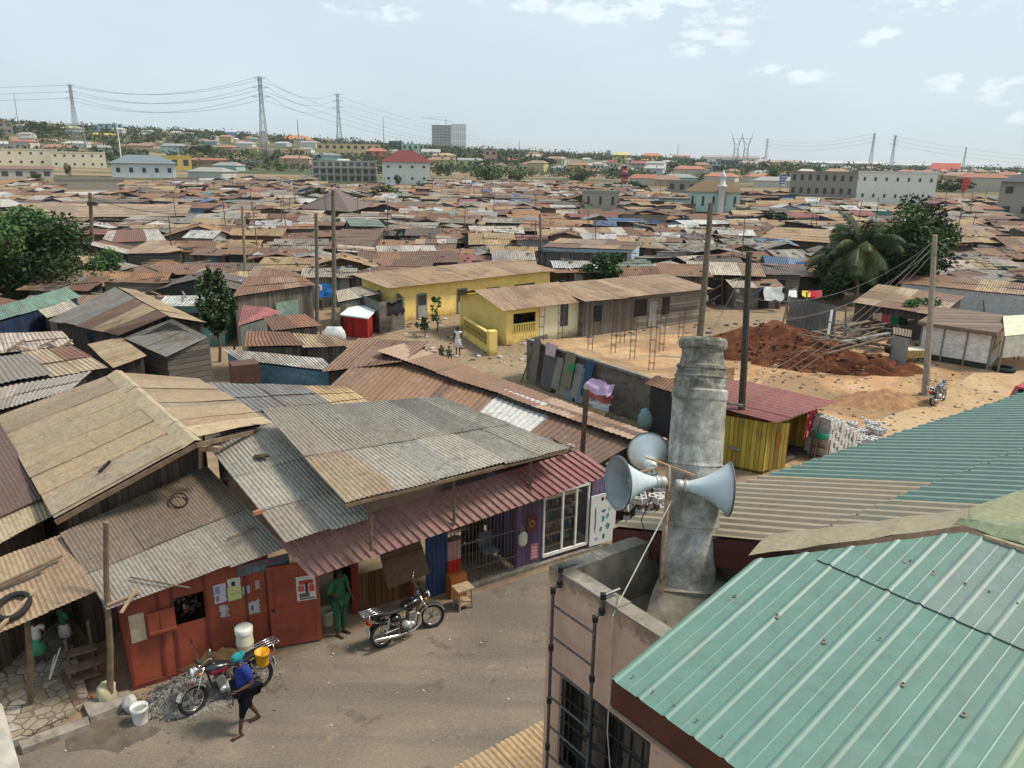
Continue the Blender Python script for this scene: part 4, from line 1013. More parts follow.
        m = MB(); zt = J['pelvis'].z + .08 * K; zb = skirt * K; pr = [(.15 * K, zt), (.19 * K, zt - .15 * K), (.2 * K, (zt + zb) / 2), (.235 * K, zb), (.225 * K, zb)]
        i0 = len(m.v); m.lathe(pr, 24); m.v = [(x * 1.05 * (1 + .06 * math.sin(9 * math.atan2(y, x))) + J['pelvis'].x, y * .85 + J['pelvis'].y, z) for x, y, z in m.v]
        m.build('skirt', paint(low, .95, var=.25, scale=9, spec=.05), t, True)
    m = MB(); hc = J['head'] + V((0, -.02, .045)) * K
    m.ball(hc, (.095 * K, .11 * K, .085 * K), 12, (1, 1, 1), None, .15)
    if wrap: m.ball(hc + V((0, -.09, .03)) * K, (.06 * K,) * 3, 10, (1, 1, 1), None, .4)
    link_mesh('headwrap' if wrap else 'hair', m.mesh('hair', paint(wrap or hair, .95, var=.3, scale=14)), t)
    for S in 'LR':
        if not shoes: break
        tv = V((toeL if S == 'L' else toeR) or ((-.02 if S == 'L' else .02), .16, -.06)) * K; p0 = J['an' + S] + V((0, -.05, -.075)) * K; p1 = J['an' + S] + tv + V((0, .03, -.02)) * K
        m = MB(); m.bar(p0, p1, .085 * K, .02 * K); m.build('sandal', paint(shoes, .7), t)
    return t
GR = paint((.3, .22, .15), .9)
face_l = -SD
pm = P(250, 727)
person('person in blue top, black shorts and teal headwrap walking past the motorcycle', pm, (face_l + SN * .25).normalized(),
       dict(pelvis=(0, .0, .93), chest=(0, .05, 1.25), neck=(0, .09, 1.43), head=(0, .14, 1.56), hiL=(-.09, 0, .9), knL=(-.09, .15, .5), anL=(-.09, .24, .085), hiR=(.09, 0, .9), knR=(.1, -.04, .49), anR=(.1, -.22, .12),
            shL=(-.19, .03, 1.39), elL=(-.26, .02, 1.12), wrL=(-.2, .27, 1.05), shR=(.19, .03, 1.39), elR=(.27, -.12, 1.14), wrR=(.27, -.08, .88)), (.025, .045, .2), (.012, .013, .018), 1.35, .75, 1.74, wrap=(.02, .23, .24), fat=1.5, toeR=(.02, .14, -.08))
person('person in loose green clothes standing in the dark doorway of the long shop', P(341, 634), (SN * 1 + SD * .5).normalized(),
       dict(shR=(.19, 0, 1.42), elR=(.3, .02, 1.2), wrR=(.36, .22, 1.3), elL=(-.25, .02, 1.14), wrL=(-.2, .18, 1.0)), (.042, .11, .06), (.038, .095, .055), 1.95, 1.3, 1.72, fat=1.25)
person('person in a white dress standing in the yard before the yellow houses', P(458, 355), (-SD + SN).normalized(), {}, (.75, .75, .74), (.72, .72, .7), skirt=.5, height=1.6, sleeve=.2, shoes=(.3, .05, .05))
kid = dict(pelvis=(0, 0, .42), chest=(0, .03, .74), neck=(0, .06, .92), head=(0, .09, 1.06), shL=(-.17, .04, .88), shR=(.17, .04, .88), elL=(-.2, .14, .68), elR=(.2, .14, .68), wrL=(-.12, .32, .62), wrR=(.12, .32, .62),
           hiL=(-.09, 0, .42), hiR=(.09, 0, .42), knL=(-.12, .36, .5), knR=(.12, .36, .5), anL=(-.12, .34, .09), anR=(.12, .34, .09))
for k, (x, y, c, lb) in enumerate(((441, 359, (.06, .09, .04), 'child in dark green crouching left in the yard by the yellow houses'), (449, 360, (.12, .13, .09), 'child in grey crouching nearest to the person in white'))):
    person(lb, P(x, y), (SN - SD * .3).normalized(), kid, c, (.07, .08, .07), 1.6, .8, 1.15, fat=1, hands=False, group='children crouching in the yard')
person('child with white top and green skirt under the tan roof at the left edge', P(42, 667), (SN - SD * .2).normalized(), dict(elL=(-.28, .05, 1.2), wrL=(-.2, .2, 1.1)), (.62, .6, .55), (.08, .30, .17), skirt=.52, height=1.2, sleeve=.6)
person('child with green top and white cloth bag beside the timber steps', P(68, 650), (SD - SN * .4).normalized(), dict(elR=(.28, .05, 1.2), wrR=(.2, .2, 1.1)), (.05, .16, .09), (.6, .58, .55), skirt=.6, height=1.15, sleeve=.7)

M_TYRE = paint((.018, .018, .018), .85, var=.3, scale=20); M_CHR = paint((.62, .62, .61), .22, .95, var=.1, scale=10); M_ALU = paint((.42, .42, .41), .4, .7, var=.25, scale=20, dirt=.4)
M_SEAT = paint((.014, .014, .015), .6, var=.2); M_LAMP = paint((.8, .8, .78), .1, .3, var=.05)
def motorcycle(label, pos, head, tankc, stripe=None, lean=.12, steer=.3, group=None, rack=True):
    rz = math.atan2(head.y, head.x)
    t = thing('motorcycle', label, 'motorcycle', pos, group, local=True, rz=rz); t.rotation_euler = (-lean, 0, rz)
    M_T = paint(tankc, .25, 0, var=.12, scale=12, spec=.6)
    def wheel(x, rot):
        Mx = Matrix.Translation((x, 0, .3)) @ Matrix.Rotation(rot, 4, 'Z')
        m = MB(); N = 28
        m.path([Mx @ V((.262 * math.cos(g), 0, .262 * math.sin(g))) for g in [2 * math.pi * k / N for k in range(N)]], .043, n=10, closed=True)
        w_ = m.build('wheel', M_TYRE, t, True)
        m = MB(); m.path([Mx @ V((.215 * math.cos(g), 0, .215 * math.sin(g))) for g in [2 * math.pi * k / N for k in range(N)]], .014, n=6, closed=True); m.build('rim', M_CHR, w_, True)
        m = MB()
        for k in range(5):
            for dg in (-.14, .14):
                g = 2 * math.pi * k / 5 + dg; m.bar(Mx @ V((0, 0, 0)), Mx @ V((.215 * math.cos(g), 0, .215 * math.sin(g))), .02, .014)
        m.tube(Mx @ V((0, -.07, 0)), Mx @ V((0, .07, 0)), .05, n=14); m.build('spokes', M_ALU, w_)
        return Mx
    wheel(-.63, 0); F = wheel(.67, steer)
    hs = V((.36, 0, .88))       # steering head
    Rf = lambda p: F @ V(p)
    m = MB()
    for y in (-.085, .085): m.path([Rf((0, y, 0)), Rf((-.16, y, .34)), Rf((-.27, y, .58))], [.024, .022, .018], n=8)
    m.bar(Rf((-.25, -.1, .55)), Rf((-.25, .1, .55)), .05, .03); m.bar(Rf((-.17, -.1, .37)), Rf((-.17, .1, .37)), .04, .03); m.build('fork', M_CHR, t, True)
    m = MB(); N = 12
    for k in range(N):
        a0 = R(20 + 130 * k / N); a1 = R(20 + 130 * (k + 1) / N); r_ = .325
        m.face([Rf((r_ * math.cos(a0), -.06, r_ * math.sin(a0))), Rf((r_ * math.cos(a1), -.06, r_ * math.sin(a1))), Rf((r_ * math.cos(a1), .06, r_ * math.sin(a1))), Rf((r_ * math.cos(a0), .06, r_ * math.sin(a0)))])
        for y in (-.06, .06): m.face([Rf((r_ * math.cos(a0), y, r_ * math.sin(a0))), Rf((r_ * math.cos(a1), y, r_ * math.sin(a1))), Rf(((r_ - .035) * math.cos(a1), y * 1.1, (r_ - .035) * math.sin(a1))), Rf(((r_ - .035) * math.cos(a0), y * 1.1, (r_ - .035) * math.sin(a0)))])
    m.build('front_fender', M_CHR, t)
    m = MB(); c_ = Rf((-.12, 0, .56)); m.ball(c_, (.085, .1, .1), 14); m.build('headlight_shell', M_CHR if stripe else M_T, t, True)
    m = MB(); m.ball(Rf((-.055, 0, .555)), (.035, .085, .085), 14); m.build('headlight', M_LAMP, t, True)
    m = MB(); m.tube(Rf((-.18, -.05, .67)), Rf((-.2, -.05, .70)), .04, n=12); m.tube(Rf((-.18, .05, .67)), Rf((-.2, .05, .70)), .04, n=12); m.build('gauges', M_BLACK, t)
    m = MB(); m.path([Rf((-.42, -.36, .74)), Rf((-.32, -.25, .80)), Rf((-.26, -.1, .68)), Rf((-.26, .1, .68)), Rf((-.32, .25, .80)), Rf((-.42, .36, .74))], .012, n=8); hb = m.build('handlebar', M_CHR, t, True)
    for y in (-1, 1):
        m = MB(); m.tube(Rf((-.42, y * .36, .74)), Rf((-.36, y * .29, .775)), .018, n=8); m.build('grip', M_BLACK, hb)
        m = MB(); m.tube(Rf((-.33, y * .24, .80)), Rf((-.30, y * .32, .98)), .006, n=6); m.ball(Rf((-.30, y * .34, 1.01)), (.02, .07, .045), 12); m.build('mirror', M_CHR if y > 0 else M_BLACK, t, True)
        m = MB(); m.ball(Rf((-.14, y * .16, .52)), (.04, .035, .03), 8); m.build('indicator', paint((.6, .2, .02), .3), t, True)
    m = MB()
    for y in (-.05, .05):
        m.path([hs + V((0, y, 0)), V((.3, y, .5)), V((.18, y * 2, .24)), V((-.2, y * 2, .22)), V((-.28, y * 2, .5)), V((-.8, y * 2, .68))], .016, n=6)
        m.path([V((-.24, y * 2.2, .32)), V((-.63, y * 2, .3))], .02, n=6)
    m.path([hs, V((-.1, 0, .78)), V((-.75, 0, .70))], .02, n=6); m.build('frame', M_BLACK, t, True)
    m = MB()
    for y in (-.13, .13):
        pts = []
        m.tube(V((-.6, y, .34)), V((-.47, y, .68)), .012, n=6, c=(1, 1, 1)); 
        for k in range(7): f = .2 + k * .1; p = V((-.6, y, .34)).lerp(V((-.47, y, .68)), f); m.tube(p, p + V((.012, 0, .02)), .032, n=8)
    m.build('shock_absorber', M_CHR, t)
    m = MB(); m.ball((.0, 0, .34), (.17, .12, .12), 14); m.tube((-.02, -.14, .33), (-.02, .14, .33), .1, n=18); m.tube((.1, -.12, .32), (.1, .12, .32), .07, n=14); en = m.build('engine', M_ALU, t, True)
    m = MB()
    for k in range(7): m.box((.1 + k * .006, 0, .44 + k * .026), (.17, .19, .012))
    m.box((.12, 0, .53), (.12, .13, .2)); m.build('cylinder', M_ALU, en)
    m = MB(); m.path([V((.2, -.06, .56)), V((.32, -.09, .5)), V((.3, -.13, .3)), V((.1, -.16, .22)), V((-.25, -.17, .22))], .02, n=8); m.path([V((-.2, -.17, .22)), V((-.35, -.18, .24)), V((-.88, -.19, .33)), V((-.92, -.19, .335))], [.03, .043, .048, .03], n=12); m.build('exhaust', M_CHR, t, True)
    sec = [(-.08, .10, .70, .83), (.02, .135, .69, .87), (.16, .15, .68, .90), (.28, .13, .70, .91), (.37, .08, .74, .89), (.4, .03, .78, .85)]
    m = MB(); N = 12; i0 = len(m.v)
    for (x, w_, zb, zt) in sec:
        for k in range(N):
            g = 2 * math.pi * k / N; ex = lambda v: math.copysign(abs(v) ** .75, v)
            m.v.append((x, w_ * ex(math.cos(g)), (zb + zt) / 2 + (zt - zb) / 2 * ex(math.sin(g))))
    for a in range(len(sec) - 1):
        for k in range(N): m.f.append((i0 + a * N + k, i0 + a * N + (k + 1) % N, i0 + (a + 1) * N + (k + 1) % N, i0 + (a + 1) * N + k)); m.c.append((1, 1, 1)); m.uv.append([(0, 0)] * 4)
    m.f.append(tuple(i0 + k for k in range(N))); m.c.append((1, 1, 1)); m.uv.append([(0, 0)] * N)
    m.f.append(tuple(i0 + (len(sec) - 1) * N + k for k in reversed(range(N)))); m.c.append((1, 1, 1)); m.uv.append([(0, 0)] * N)
    tk = m.build('fuel_tank', M_T, t, True)
    if stripe:
        for y in (-1, 1):
            m = MB(); m.face([(-.02, y * .142, .72), (.3, y * .146, .73), (.33, y * .135, .78), (.0, y * .15, .80)] if y > 0 else [(-.02, y * .142, .72), (.0, y * .15, .80), (.33, y * .135, .78), (.3, y * .146, .73)]); m.slab([(-.02, y * .15, .79), (.3, y * .153, .79), (.3, y * .13, .8), (-.02, y * .13, .8)], .05); m.build('tank_panel', paint(stripe, .3), tk)
    m = MB(); m.tube((.2, 0, .895), (.2, 0, .915), .035, n=12); m.build('filler_cap', M_CHR, tk)
    m = MB(); m.ball((-.28, 0, .56), (.15, .12, .11), 12); m.build('side_cover', M_T, t, True)
    m = MB(); i0 = len(m.v); sec = [(-.06, .1, .74, .80), (-.2, .13, .72, .80), (-.42, .14, .73, .81), (-.6, .13, .76, .86), (-.78, .11, .77, .87), (-.84, .08, .78, .85)]
    for (x, w_, zb, zt) in sec:
        for k in range(N):
            g = 2 * math.pi * k / N; ex = lambda v: math.copysign(abs(v) ** .6, v); m.v.append((x, w_ * ex(math.cos(g)), (zb + zt) / 2 + (zt - zb) / 2 * ex(math.sin(g))))
    for a in range(len(sec) - 1):
        for k in range(N): m.f.append((i0 + a * N + k, i0 + a * N + (k + 1) % N, i0 + (a + 1) * N + (k + 1) % N, i0 + (a + 1) * N + k)); m.c.append((1, 1, 1)); m.uv.append([(0, 0)] * 4)
    for a, rv in ((0, False), (len(sec) - 1, True)):
        q = [i0 + a * N + k for k in range(N)]; m.f.append(tuple(reversed(q) if rv else q)); m.c.append((1, 1, 1)); m.uv.append([(0, 0)] * N)
    m.build('seat', M_SEAT, t, True)
    m = MB()
    for k in range(8):
        a0 = R(60 + 100 * k / 8); a1 = R(60 + 100 * (k + 1) / 8); q = lambda a, y: (-.63 + .34 * math.cos(a), y, .3 + .34 * math.sin(a))
        m.face([q(a0, -.07), q(a1, -.07), q(a1, .07), q(a0, .07)])
    m.build('rear_fender', M_BLACK, t)
    m = MB(); m.box((-.93, 0, .68), (.06, .14, .08)); m.build('tail_light', paint((.35, .01, .01), .3), t)
    m = MB(); m.box((-.97, .0, .5), (.012, .19, .14)); m.build('licence_plate', paint((.45, .5, .55), .5, dirt=.3), t)
    if rack:
        m = MB()
        for y in (-.15, -.05, .05, .15): m.path([V((-.6, y, .87)), V((-.8, y, .91)), V((-1.08, y, .93))], .010, n=6)
        m.path([V((-1.08, -.15, .93)), V((-1.1, 0, .93)), V((-1.08, .15, .93))], .012, n=6)
        for x in (-.75, -.95): m.tube((x, -.15, .91), (x, .15, .91), .009, n=6)
        for y in (-.15, .15): m.path([V((-.95, y, .91)), V((-.98, y, .76)), V((-.7, y, .66))], .012, n=6)
        m.build('rear_rack', M_CHR, t, True)
    m = MB()
    for y in (-1, 1):
        for z in (.42,): m.path([V((-.12, y * .22, z)), V((.22, y * .2, z + .03))] if z > 9 else [V((-.62, y * .21, z)), V((-.3, y * .21, z))], .006, n=5)
        m.path([V((-.62, y * .21, .30)), V((-.62, y * .21, .56)), V((-.3, y * .21, .56)), V((-.3, y * .21, .30))], .007, n=5)
    m.build('leg_guard', M_CHR, t)
    m = MB(); m.tube((-.05, .1, .22), (.02, .3, .02), .012, n=6); m.tube((-.1, -.25, .26), (-.1, .25, .26), .014, n=6); m.build('kickstand', M_BLACK, t)
    return t
a_ = P(192, 721); b_ = P(270, 690)
hd = (a_ - b_); hd.z = 0; c_ = (P(190, 723) * .5 + P(266, 679) * .5)
motorcycle('parked motorcycle with black tank and dark red side panel beside the gravel heap', c_, hd.normalized(), (.015, .02, .022), (.16, .015, .03), -.14, .25)
a_ = P(434, 627); b_ = P(381, 648); hd = (a_ - b_); hd.z = 0
motorcycle('parked black motorcycle with chrome rear rack in front of the hatch kiosk', (a_ + b_) / 2, hd.normalized(), (.010, .010, .011), None, .14, -.3)
a_ = P(945, 402); b_ = P(935, 405); 
motorcycle('small grey-blue motorcycle parked on the dirt road beside the tall pole', P(938, 403), (V((.75, .66, 0))).normalized(), (.10, .12, .2), None, .1, .2, rack=True)

def heap(name, label, cen, rx, ry, h, rz, mat, n_=26, jitv=.12, kind=None, cat=None, seed=1, pw=1.5):
    m = MB(); idx = {}
    for i in range(n_ + 1):
        for j in range(n_ + 1):
            u = -1 + 2 * i / n_; v = -1 + 2 * j / n_; d = math.hypot(u, v)
            z = h * max(0, 1 - d ** pw) + jitv * h * mnoise.noise(V((u * 5, v * 5, seed))) * (1 if d < 1 else 0) - .03
            x, y = u * rx, v * ry; idx[i, j] = len(m.v); m.v.append((cen.x + x * math.cos(rz) - y * math.sin(rz), cen.y + x * math.sin(rz) + y * math.cos(rz), cen.z + z))
    for i in range(n_):
        for j in range(n_): m.f.append((idx[i, j], idx[i + 1, j], idx[i + 1, j + 1], idx[i, j + 1])); m.c.append((1, 1, 1)); m.uv.append([(0, 0)] * 4)
    return tag(m.build(name, mat, None, True), label, cat, None, kind)
n = NT('gravel'); wv = n.coord(); vo = n.add('ShaderNodeTexVoronoi'); vo.inputs['Scale'].default_value = 30; n.link(wv, vo.inputs['Vector'])
a = n.mix(1.0, n.ramp(vo.outputs['Color'], [(0, (.10, .095, .085)), (1, (.33, .315, .29))]), (1, 1, 1), 'MULTIPLY'); n.bump(vo.outputs['Distance'], 1.0, .03); M_GRAV = n.out(a, .95, 0, .1)
heap('gravel_heap', 'heap of grey gravel against the red shop', P(205, 690), 1.25, .75, .42, SA, M_GRAV, kind='stuff', jitv=.3)
m = MB(); rg = random.Random(4)
for k in range(500):
    s_ = rg.uniform(-1.6, 1.6); o_ = rg.gauss(0, .5); p = P(200, 692) + SD * s_ + SN * o_; r_ = rg.uniform(.012, .03); d = math.hypot(s_ / 1.25, o_ / .75)
    m.box((p.x, p.y, max(0, .42 * (1 - d ** 1.5)) + .01), (r_ * 2, r_ * 1.5, r_), rg.random() * 3, jit((.16, .15, .135), .3, rg))
tag(m.build('loose_gravel', M_ATTR), kind='stuff')
m = MB(); rg = random.Random(6)
def tarp(pts, n_, amp, c, name, label, seed=0, mat=M_CLOTH):
    m = MB(); a, b, c2, d = [V(p) for p in pts]; g = {}
    for i in range(n_ + 1):
        for j in range(n_ + 1):
            p = a.lerp(b, i / n_).lerp(d.lerp(c2, i / n_), j / n_); q = p + V((mnoise.noise(p * 3 + V((seed, 0, 0))), mnoise.noise(p * 3 + V((0, seed, 5))), mnoise.noise(p * 4 + V((seed, 7, 1))) * 1.5)) * amp; g[i, j] = len(m.v); m.v.append(tuple(q))
    for i in range(n_):
        for j in range(n_): m.f.append((g[i, j], g[i + 1, j], g[i + 1, j + 1], g[i, j + 1])); m.c.append(c); m.uv.append([(0, 0)] * 4)
    return tag(m.build(name, mat, None, True), label, 'tarpaulin' if 'tarp' in name else 'cloth')
tarp([P(178, 672, .42), P(205, 655, .62), P(232, 655, .55), P(232, 672, .35)], 14, .12, (.085, .055, .03), 'tarpaulin', 'crumpled brown tarpaulin lying on the gravel heap', 3)
tarp([P(208, 660, .45), P(222, 648, .55), P(240, 650, .5), P(240, 665, .35)], 12, .12, (.10, .07, .04), 'tarpaulin', 'olive brown tarpaulin bunched behind the motorcycle seat', 8)
def bucket(label, x, y, r, h, c, z=0, lid=None, handle=True, name='bucket', cat='bucket', full=None):
    b = P(x, y, z); t = thing(name, label, cat, b, local=True)
    m = MB(); m.lathe([(.01, .0), (r * .82, .0), (r * .84, .02), (r * .98, h * .82), (r * 1.04, h * .84), (r * 1.02, h * .9), (r, h * .92), (r * 1.05, h), (r * .98, h), (r * .8, .03), (.01, .03)], 24); m.build('body', paint(c, .45, var=.1, dirt=.3), t, True)
    if full: m = MB(); m.lathe([(.005, h * .8), (r * .97, h * .8)], 24); m.build('contents', paint(full, .3), t)
    if handle: m = MB(); m.path([V((r * 1.04 * math.cos(g), -.3 * r * math.sin(g), h * .9 - r * .9 * math.sin(g) * .6)) for g in [math.pi * k / 10 for k in range(11)]], .005, n=5); m.build('handle', M_STEEL, t)
    if lid: m = MB(); m.lathe([(r * 1.07, h * .93), (r * 1.08, h * 1.02), (r * .9, h * 1.03), (.01, h * 1.03)], 24); m.build('lid', paint(lid, .45), t, True)
    return t
bucket('white paint bucket with grey contents on the roadside by the red shop corner', 141, 722, .155, .36, (.68, .68, .66), full=(.25, .25, .24))
bucket('beige plastic bucket beside the person in green', 327, 624, .16, .38, (.55, .5, .38))
t = thing('water_drum', 'tall cream plastic drum with white lid behind the walking person', 'drum', P(247, 665), local=True)
m = MB(); m.lathe([(.01, 0), (.16, 0), (.18, .04), (.18, .2), (.19, .22), (.18, .24), (.18, .42), (.19, .44), (.18, .46), (.175, .6), (.15, .66)], 28); m.v = [(x, y, z * 1.3) for x, y, z in m.v]; m.build('body', paint((.66, .62, .46), .4, var=.08), t, True)
m = MB(); m.lathe([(.185, .82), (.19, .93), (.17, .95), (.01, .95)], 28); m.build('lid', paint((.74, .73, .68), .45), t, True)
bucket('yellow bucket on the rack of the motorcycle by the gravel', 263, 664, .14, .3, (.65, .33, .01), z=.72, handle=True)
m = MB(); m.ball(P(107, 693, .2), (.2, .17, .26), 14, (.5, .47, .3), None, .35); tag(m.build('sack', M_CLOTH, None, True), 'pale yellowish plastic sack beside the wooden post', 'sack')
m = MB(); m.ball(P(130, 704, .15), (.16, .14, .18), 14, (.45, .44, .42), None, .6); tag(m.build('plastic_bag', M_CLOTH, None, True), 'crumpled clear plastic bag behind the white bucket', 'bag')
tarp([P(84, 700, .03), P(92, 696, .05), P(97, 707, .03), P(88, 712, .03)], 6, .03, (.4, .07, .02), 'rag', 'small orange rag on the kerb under the tan roof', 2)
tarp([P(160, 706, .03), P(180, 703, .05), P(184, 711, .03), P(164, 714, .03)], 6, .04, (.13, .07, .07), 'rag', 'dull purple rag at the edge of the gravel', 4)
def stool(label, x, y, h=.5, w_=.36, c=M_WOODL, rz=SA):
    t = thing('stool', label, 'stool', P(x, y), local=True, rz=rz)
    m = MB(); m.box((0, 0, h), (w_ * 1.25, w_, .035)); m.build('seat', c, t)
    for sx in (-1, 1):
        for sy in (-1, 1): m = MB(); m.bar((sx * w_ * .5, sy * w_ * .42, 0), (sx * w_ * .42, sy * w_ * .36, h - .02), .04); m.build('leg', c, t)
    for sy in (-1, 1): m = MB(); m.bar((-w_ * .45, sy * w_ * .4, .15), (w_ * .45, sy * w_ * .4, .15), .03); m.build('stretcher', c, t)
    m = MB(); m.box((0, 0, .17), (w_, w_ * .8, .02)); m.build('shelf', c, t)
stool('pale wooden stool standing in front of the barred shop', 463, 607, .55, .36)
t = thing('plastic_chair', 'pale blue plastic chair behind the shop bars', 'chair', sp(s_of(500, 590), -.6, .1), local=True, rz=SA)
m = MB(); m.box((0, 0, .42), (.42, .42, .03)); m.build('seat', paint((.16, .2, .23), .5), t); m = MB(); m.box((0, .2, .65), (.42, .03, .42)); m.build('backrest', paint((.16, .2, .23), .5), t)
for a in (-1, 1):
    for b in (-1, 1): m = MB(); m.bar((a * .2, b * .2, 0), (a * .17, b * .17, .42), .035); m.build('leg', paint((.16, .2, .23), .5), t)

n = NT('stone_paving'); wv = n.coord(); vo = n.add('ShaderNodeTexVoronoi', feature='DISTANCE_TO_EDGE'); vo.inputs['Scale'].default_value = 3.9; vo.inputs['Randomness'].default_value = 1; n.link(wv, vo.inputs['Vector'])
vc = n.add('ShaderNodeTexVoronoi'); vc.inputs['Scale'].default_value = 3.9; n.link(wv, vc.inputs['Vector'])
a = n.mix(1.0, n.ramp(vc.outputs['Color'], [(0, (.24, .20, .16)), (.5, (.34, .28, .21)), (1, (.42, .39, .35))]), n.ramp(n.noise(wv, 9, 4), [(.3, .8), (.7, 1.1)]), 'MULTIPLY')
a = n.mix(n.ramp(vo.outputs['Distance'], [(.03, 1.0), (.06, 0.0)]), a, (.12, .095, .07)); a = n.mix(n.ramp(n.noise(wv, 1.8, 5, .75), [(.45, 0.0), (.6, .6)]), a, (.2, .16, .11)); n.bump(n.ramp(vo.outputs['Distance'], [(.02, 0.0), (.07, 1.0)]), .6, .02); M_PAVE = n.out(a, .9, 0, .15)
m = MB(); m.slab([P(-40, 640, .12), P(62, 610, .12), P(90, 700, .12), P(56, 720, .12), P(22, 738, .12), P(-60, 760, .12)], .12); tag(m.build('stone_pavement', M_PAVE), kind='structure')
m = MB(); m.slab([P(18, 741, .14), P(88, 716, .14), P(90, 724, .14), P(22, 749, .14)], .14); tag(m.build('kerb', M_CONC), kind='structure')
m = MB(); m.slab([P(82, 701, .13), P(128, 690, .13), P(133, 700, .13), P(90, 718, .13)], .13); tag(m.build('kerb', M_CONC), kind='structure')
m = MB(); c_ = P(105, 735, .012); m.face([(c_.x + (1.0 + .2 * math.sin(3 * g)) * math.cos(g) * .9, c_.y + (.42 + .1 * math.sin(5 * g)) * math.sin(g), .0135) for g in [k * .35 for k in range(18)]]); tag(m.build('wet_patch_ground', paint((.12, .10, .075), .6, var=.35, scale=3)), kind='structure')
t = thing('wooden_steps', 'low open timber steps beside the red shop under the tan roof', 'steps', P(85, 672))
for k, (x0, y0, x1, y1, z) in enumerate(((70, 681, 100, 671, .12), (68, 671, 100, 660, .42), (66, 655, 96, 646, .62))):
    m = MB(); a, b = P(x0, y0, z), P(x1, y1, z); m.bar(a, b, .22, .05); m.build('tread', M_WOOD, t)
for (x, y, z) in ((72, 684, .42), (98, 675, .42), (70, 665, .65), (94, 656, .9)): m = MB(); a = P(x, y, 0); m.bar(a, a + V((0, 0, z)), .07); m.build('post', M_WOOD, t)
m = MB(); m.bar(P(52, 655, .05), P(78, 706, .1), .12, .1); m.build('stringer', M_WOOD, t)
m = MB(); m.bar(P(49, 682, .05), P(60, 648, .8), .04, .03); m.bar(P(49, 682, .05), P(55, 655, .6), .03, .03); tag(m.build('crutch', paint((.6, .58, .54), .6)), 'thin white forked stick leaning beside the children', 'stick')
lf = thing('open_shelter', 'tan roofed open shelter on crooked wooden posts at the left edge', 'shelter', P(20, 690))
r2b = [P(-90, 590, 3.0), P(62, 534, 3.05), P(97, 592, 2.45), P(-90, 668, 2.45)]
m = MB(); sheets(m, *r2b, [(.38, .27, .16), (.42, .30, .18), (.34, .25, .16), (.26, .19, .13)], su=.85, sv=3, pitch=.09, amp=.01, seed=2, lift=.03, rag=.03); m.build('roof', M_ROOFN, lf)
a, b = P(30, 708, 0), P(27, 618, 2.35); m = MB(); m.path([a, a.lerp(b, .5) + V((.03, 0, 0)), b], .055, n=7); m.build('post', M_WOOD, lf)
m = MB(); q = [P(-60, 615, 0), P(98, 596, 0), P(98, 596, 2.4), P(-60, 615, 2.6)]; m.face([q[0], q[1], V((q[1].x, q[1].y, 2.6)), V((q[0].x, q[0].y, 2.7))], (.07, .055, .045)); m.build('back_wall', M_ATTR, lf)
m = MB(); rg = random.Random(31)
for k in range(40): p = P(rg.uniform(28, 95), rg.uniform(610, 640), 0) + V((0, 0, rg.uniform(.3, 1.9))); m.box(p, (rg.uniform(.05, .3), .06, rg.uniform(.05, .25)), rg.random() * 3, jit(rg.choice([(.05, .045, .04), (.02, .02, .02), (.1, .09, .08), (.03, .06, .05), (.14, .12, .1)]), .3, rg))
m.build('hung_goods', M_ATTR, lf)
a, b = P(110, 703, 0), P(106, 522, 3.95); m = MB(); m.path([a, a.lerp(b, .3) + V((.03, 0, 0)), a.lerp(b, .7) + V((-.02, 0, 0)), b], [.07, .065, .055, .05], n=8); tag(m.build('wooden_post', M_WOOD), 'dark crooked wooden post rising past the corner of the red shop', 'post')
c_ = onroof(r2b, 13, 606, .06); ux = (r2b[1] - r2b[0]).normalized(); uy = (r2b[3] - r2b[0]).normalized(); m = MB(); m.path([c_ + (ux * math.cos(g) + uy * math.sin(g)) * .27 for g in [k * math.pi / 12 for k in range(24)]], .055, n=9, closed=True); tag(m.build('tyre', M_TYRE, None, True), 'old black tyre lying on the tan roof at the left edge', 'tyre')
for k, (x0, y0, x1, y1, lb) in enumerate(((0, 585, 62, 556, 'long dark pole lying across the tan roof on the left'), (-10, 592, 45, 568, 'second dark pole lying below the long pole on the tan roof'), (-5, 632, 36, 590, 'pale bamboo cane lying aslant by the tyre'))): loose('pole', lb, 'pole', onroof(r2b, x0, y0, .08), onroof(r2b, x1, y1, .08), .05, .05, M_WOODL if k == 2 else M_WOOD)
mr = thing('brown_roof_house', 'house with a dark maroon roof edged by a tan strip at the left frame edge', 'house', P(0, 520))
q = [P(-110, 430, 3.9), P(1, 425, 3.85), P(46, 498, 3.3), P(-60, 545, 3.3)]
m = MB(); sheets(m, *q, [(.13, .075, .065), (.12, .07, .06)], su=1.2, sv=6, pitch=.1, amp=.008, seed=2); m.build('roof', M_MAR, mr)
q2 = [P(-40, 537, 3.26), P(45, 494, 3.28), P(55, 515, 3.12), P(-30, 560, 3.1)]
m = MB(); sheets(m, *q2, [(.42, .33, .22)], su=3, sv=6, pitch=.1, amp=.008, seed=2); m.build('edge_sheet', M_ROOFN, mr)
m = MB(); m.wall([q[3] + V((.3, .2, 0)), q[2] + V((-.3, .2, 0)), q[1] + V((-.3, -.3, 0)), q[0] + V((.3, -.3, 0))], 0, [3.1, 3.1, 3.6, 3.6], (.14, .11, .085)); m.build('wall', M_PLANK, mr)
br = thing('tan_gable_house', 'house with the largest tan sheet gable roof, behind the red shop', 'house', P(150, 470))
RB, RF = P(116, 372, 4.75), P(195, 442, 4.55); EF, EB = P(55, 519, 3.45), P(-2, 417, 3.7)
XB, XF = P(199, 379, 4.1), P(273, 424, 3.95); XM = P(199, 459, 3.9)
TC = [(.33, .245, .15), (.36, .27, .165), (.30, .22, .135), (.33, .26, .17)]
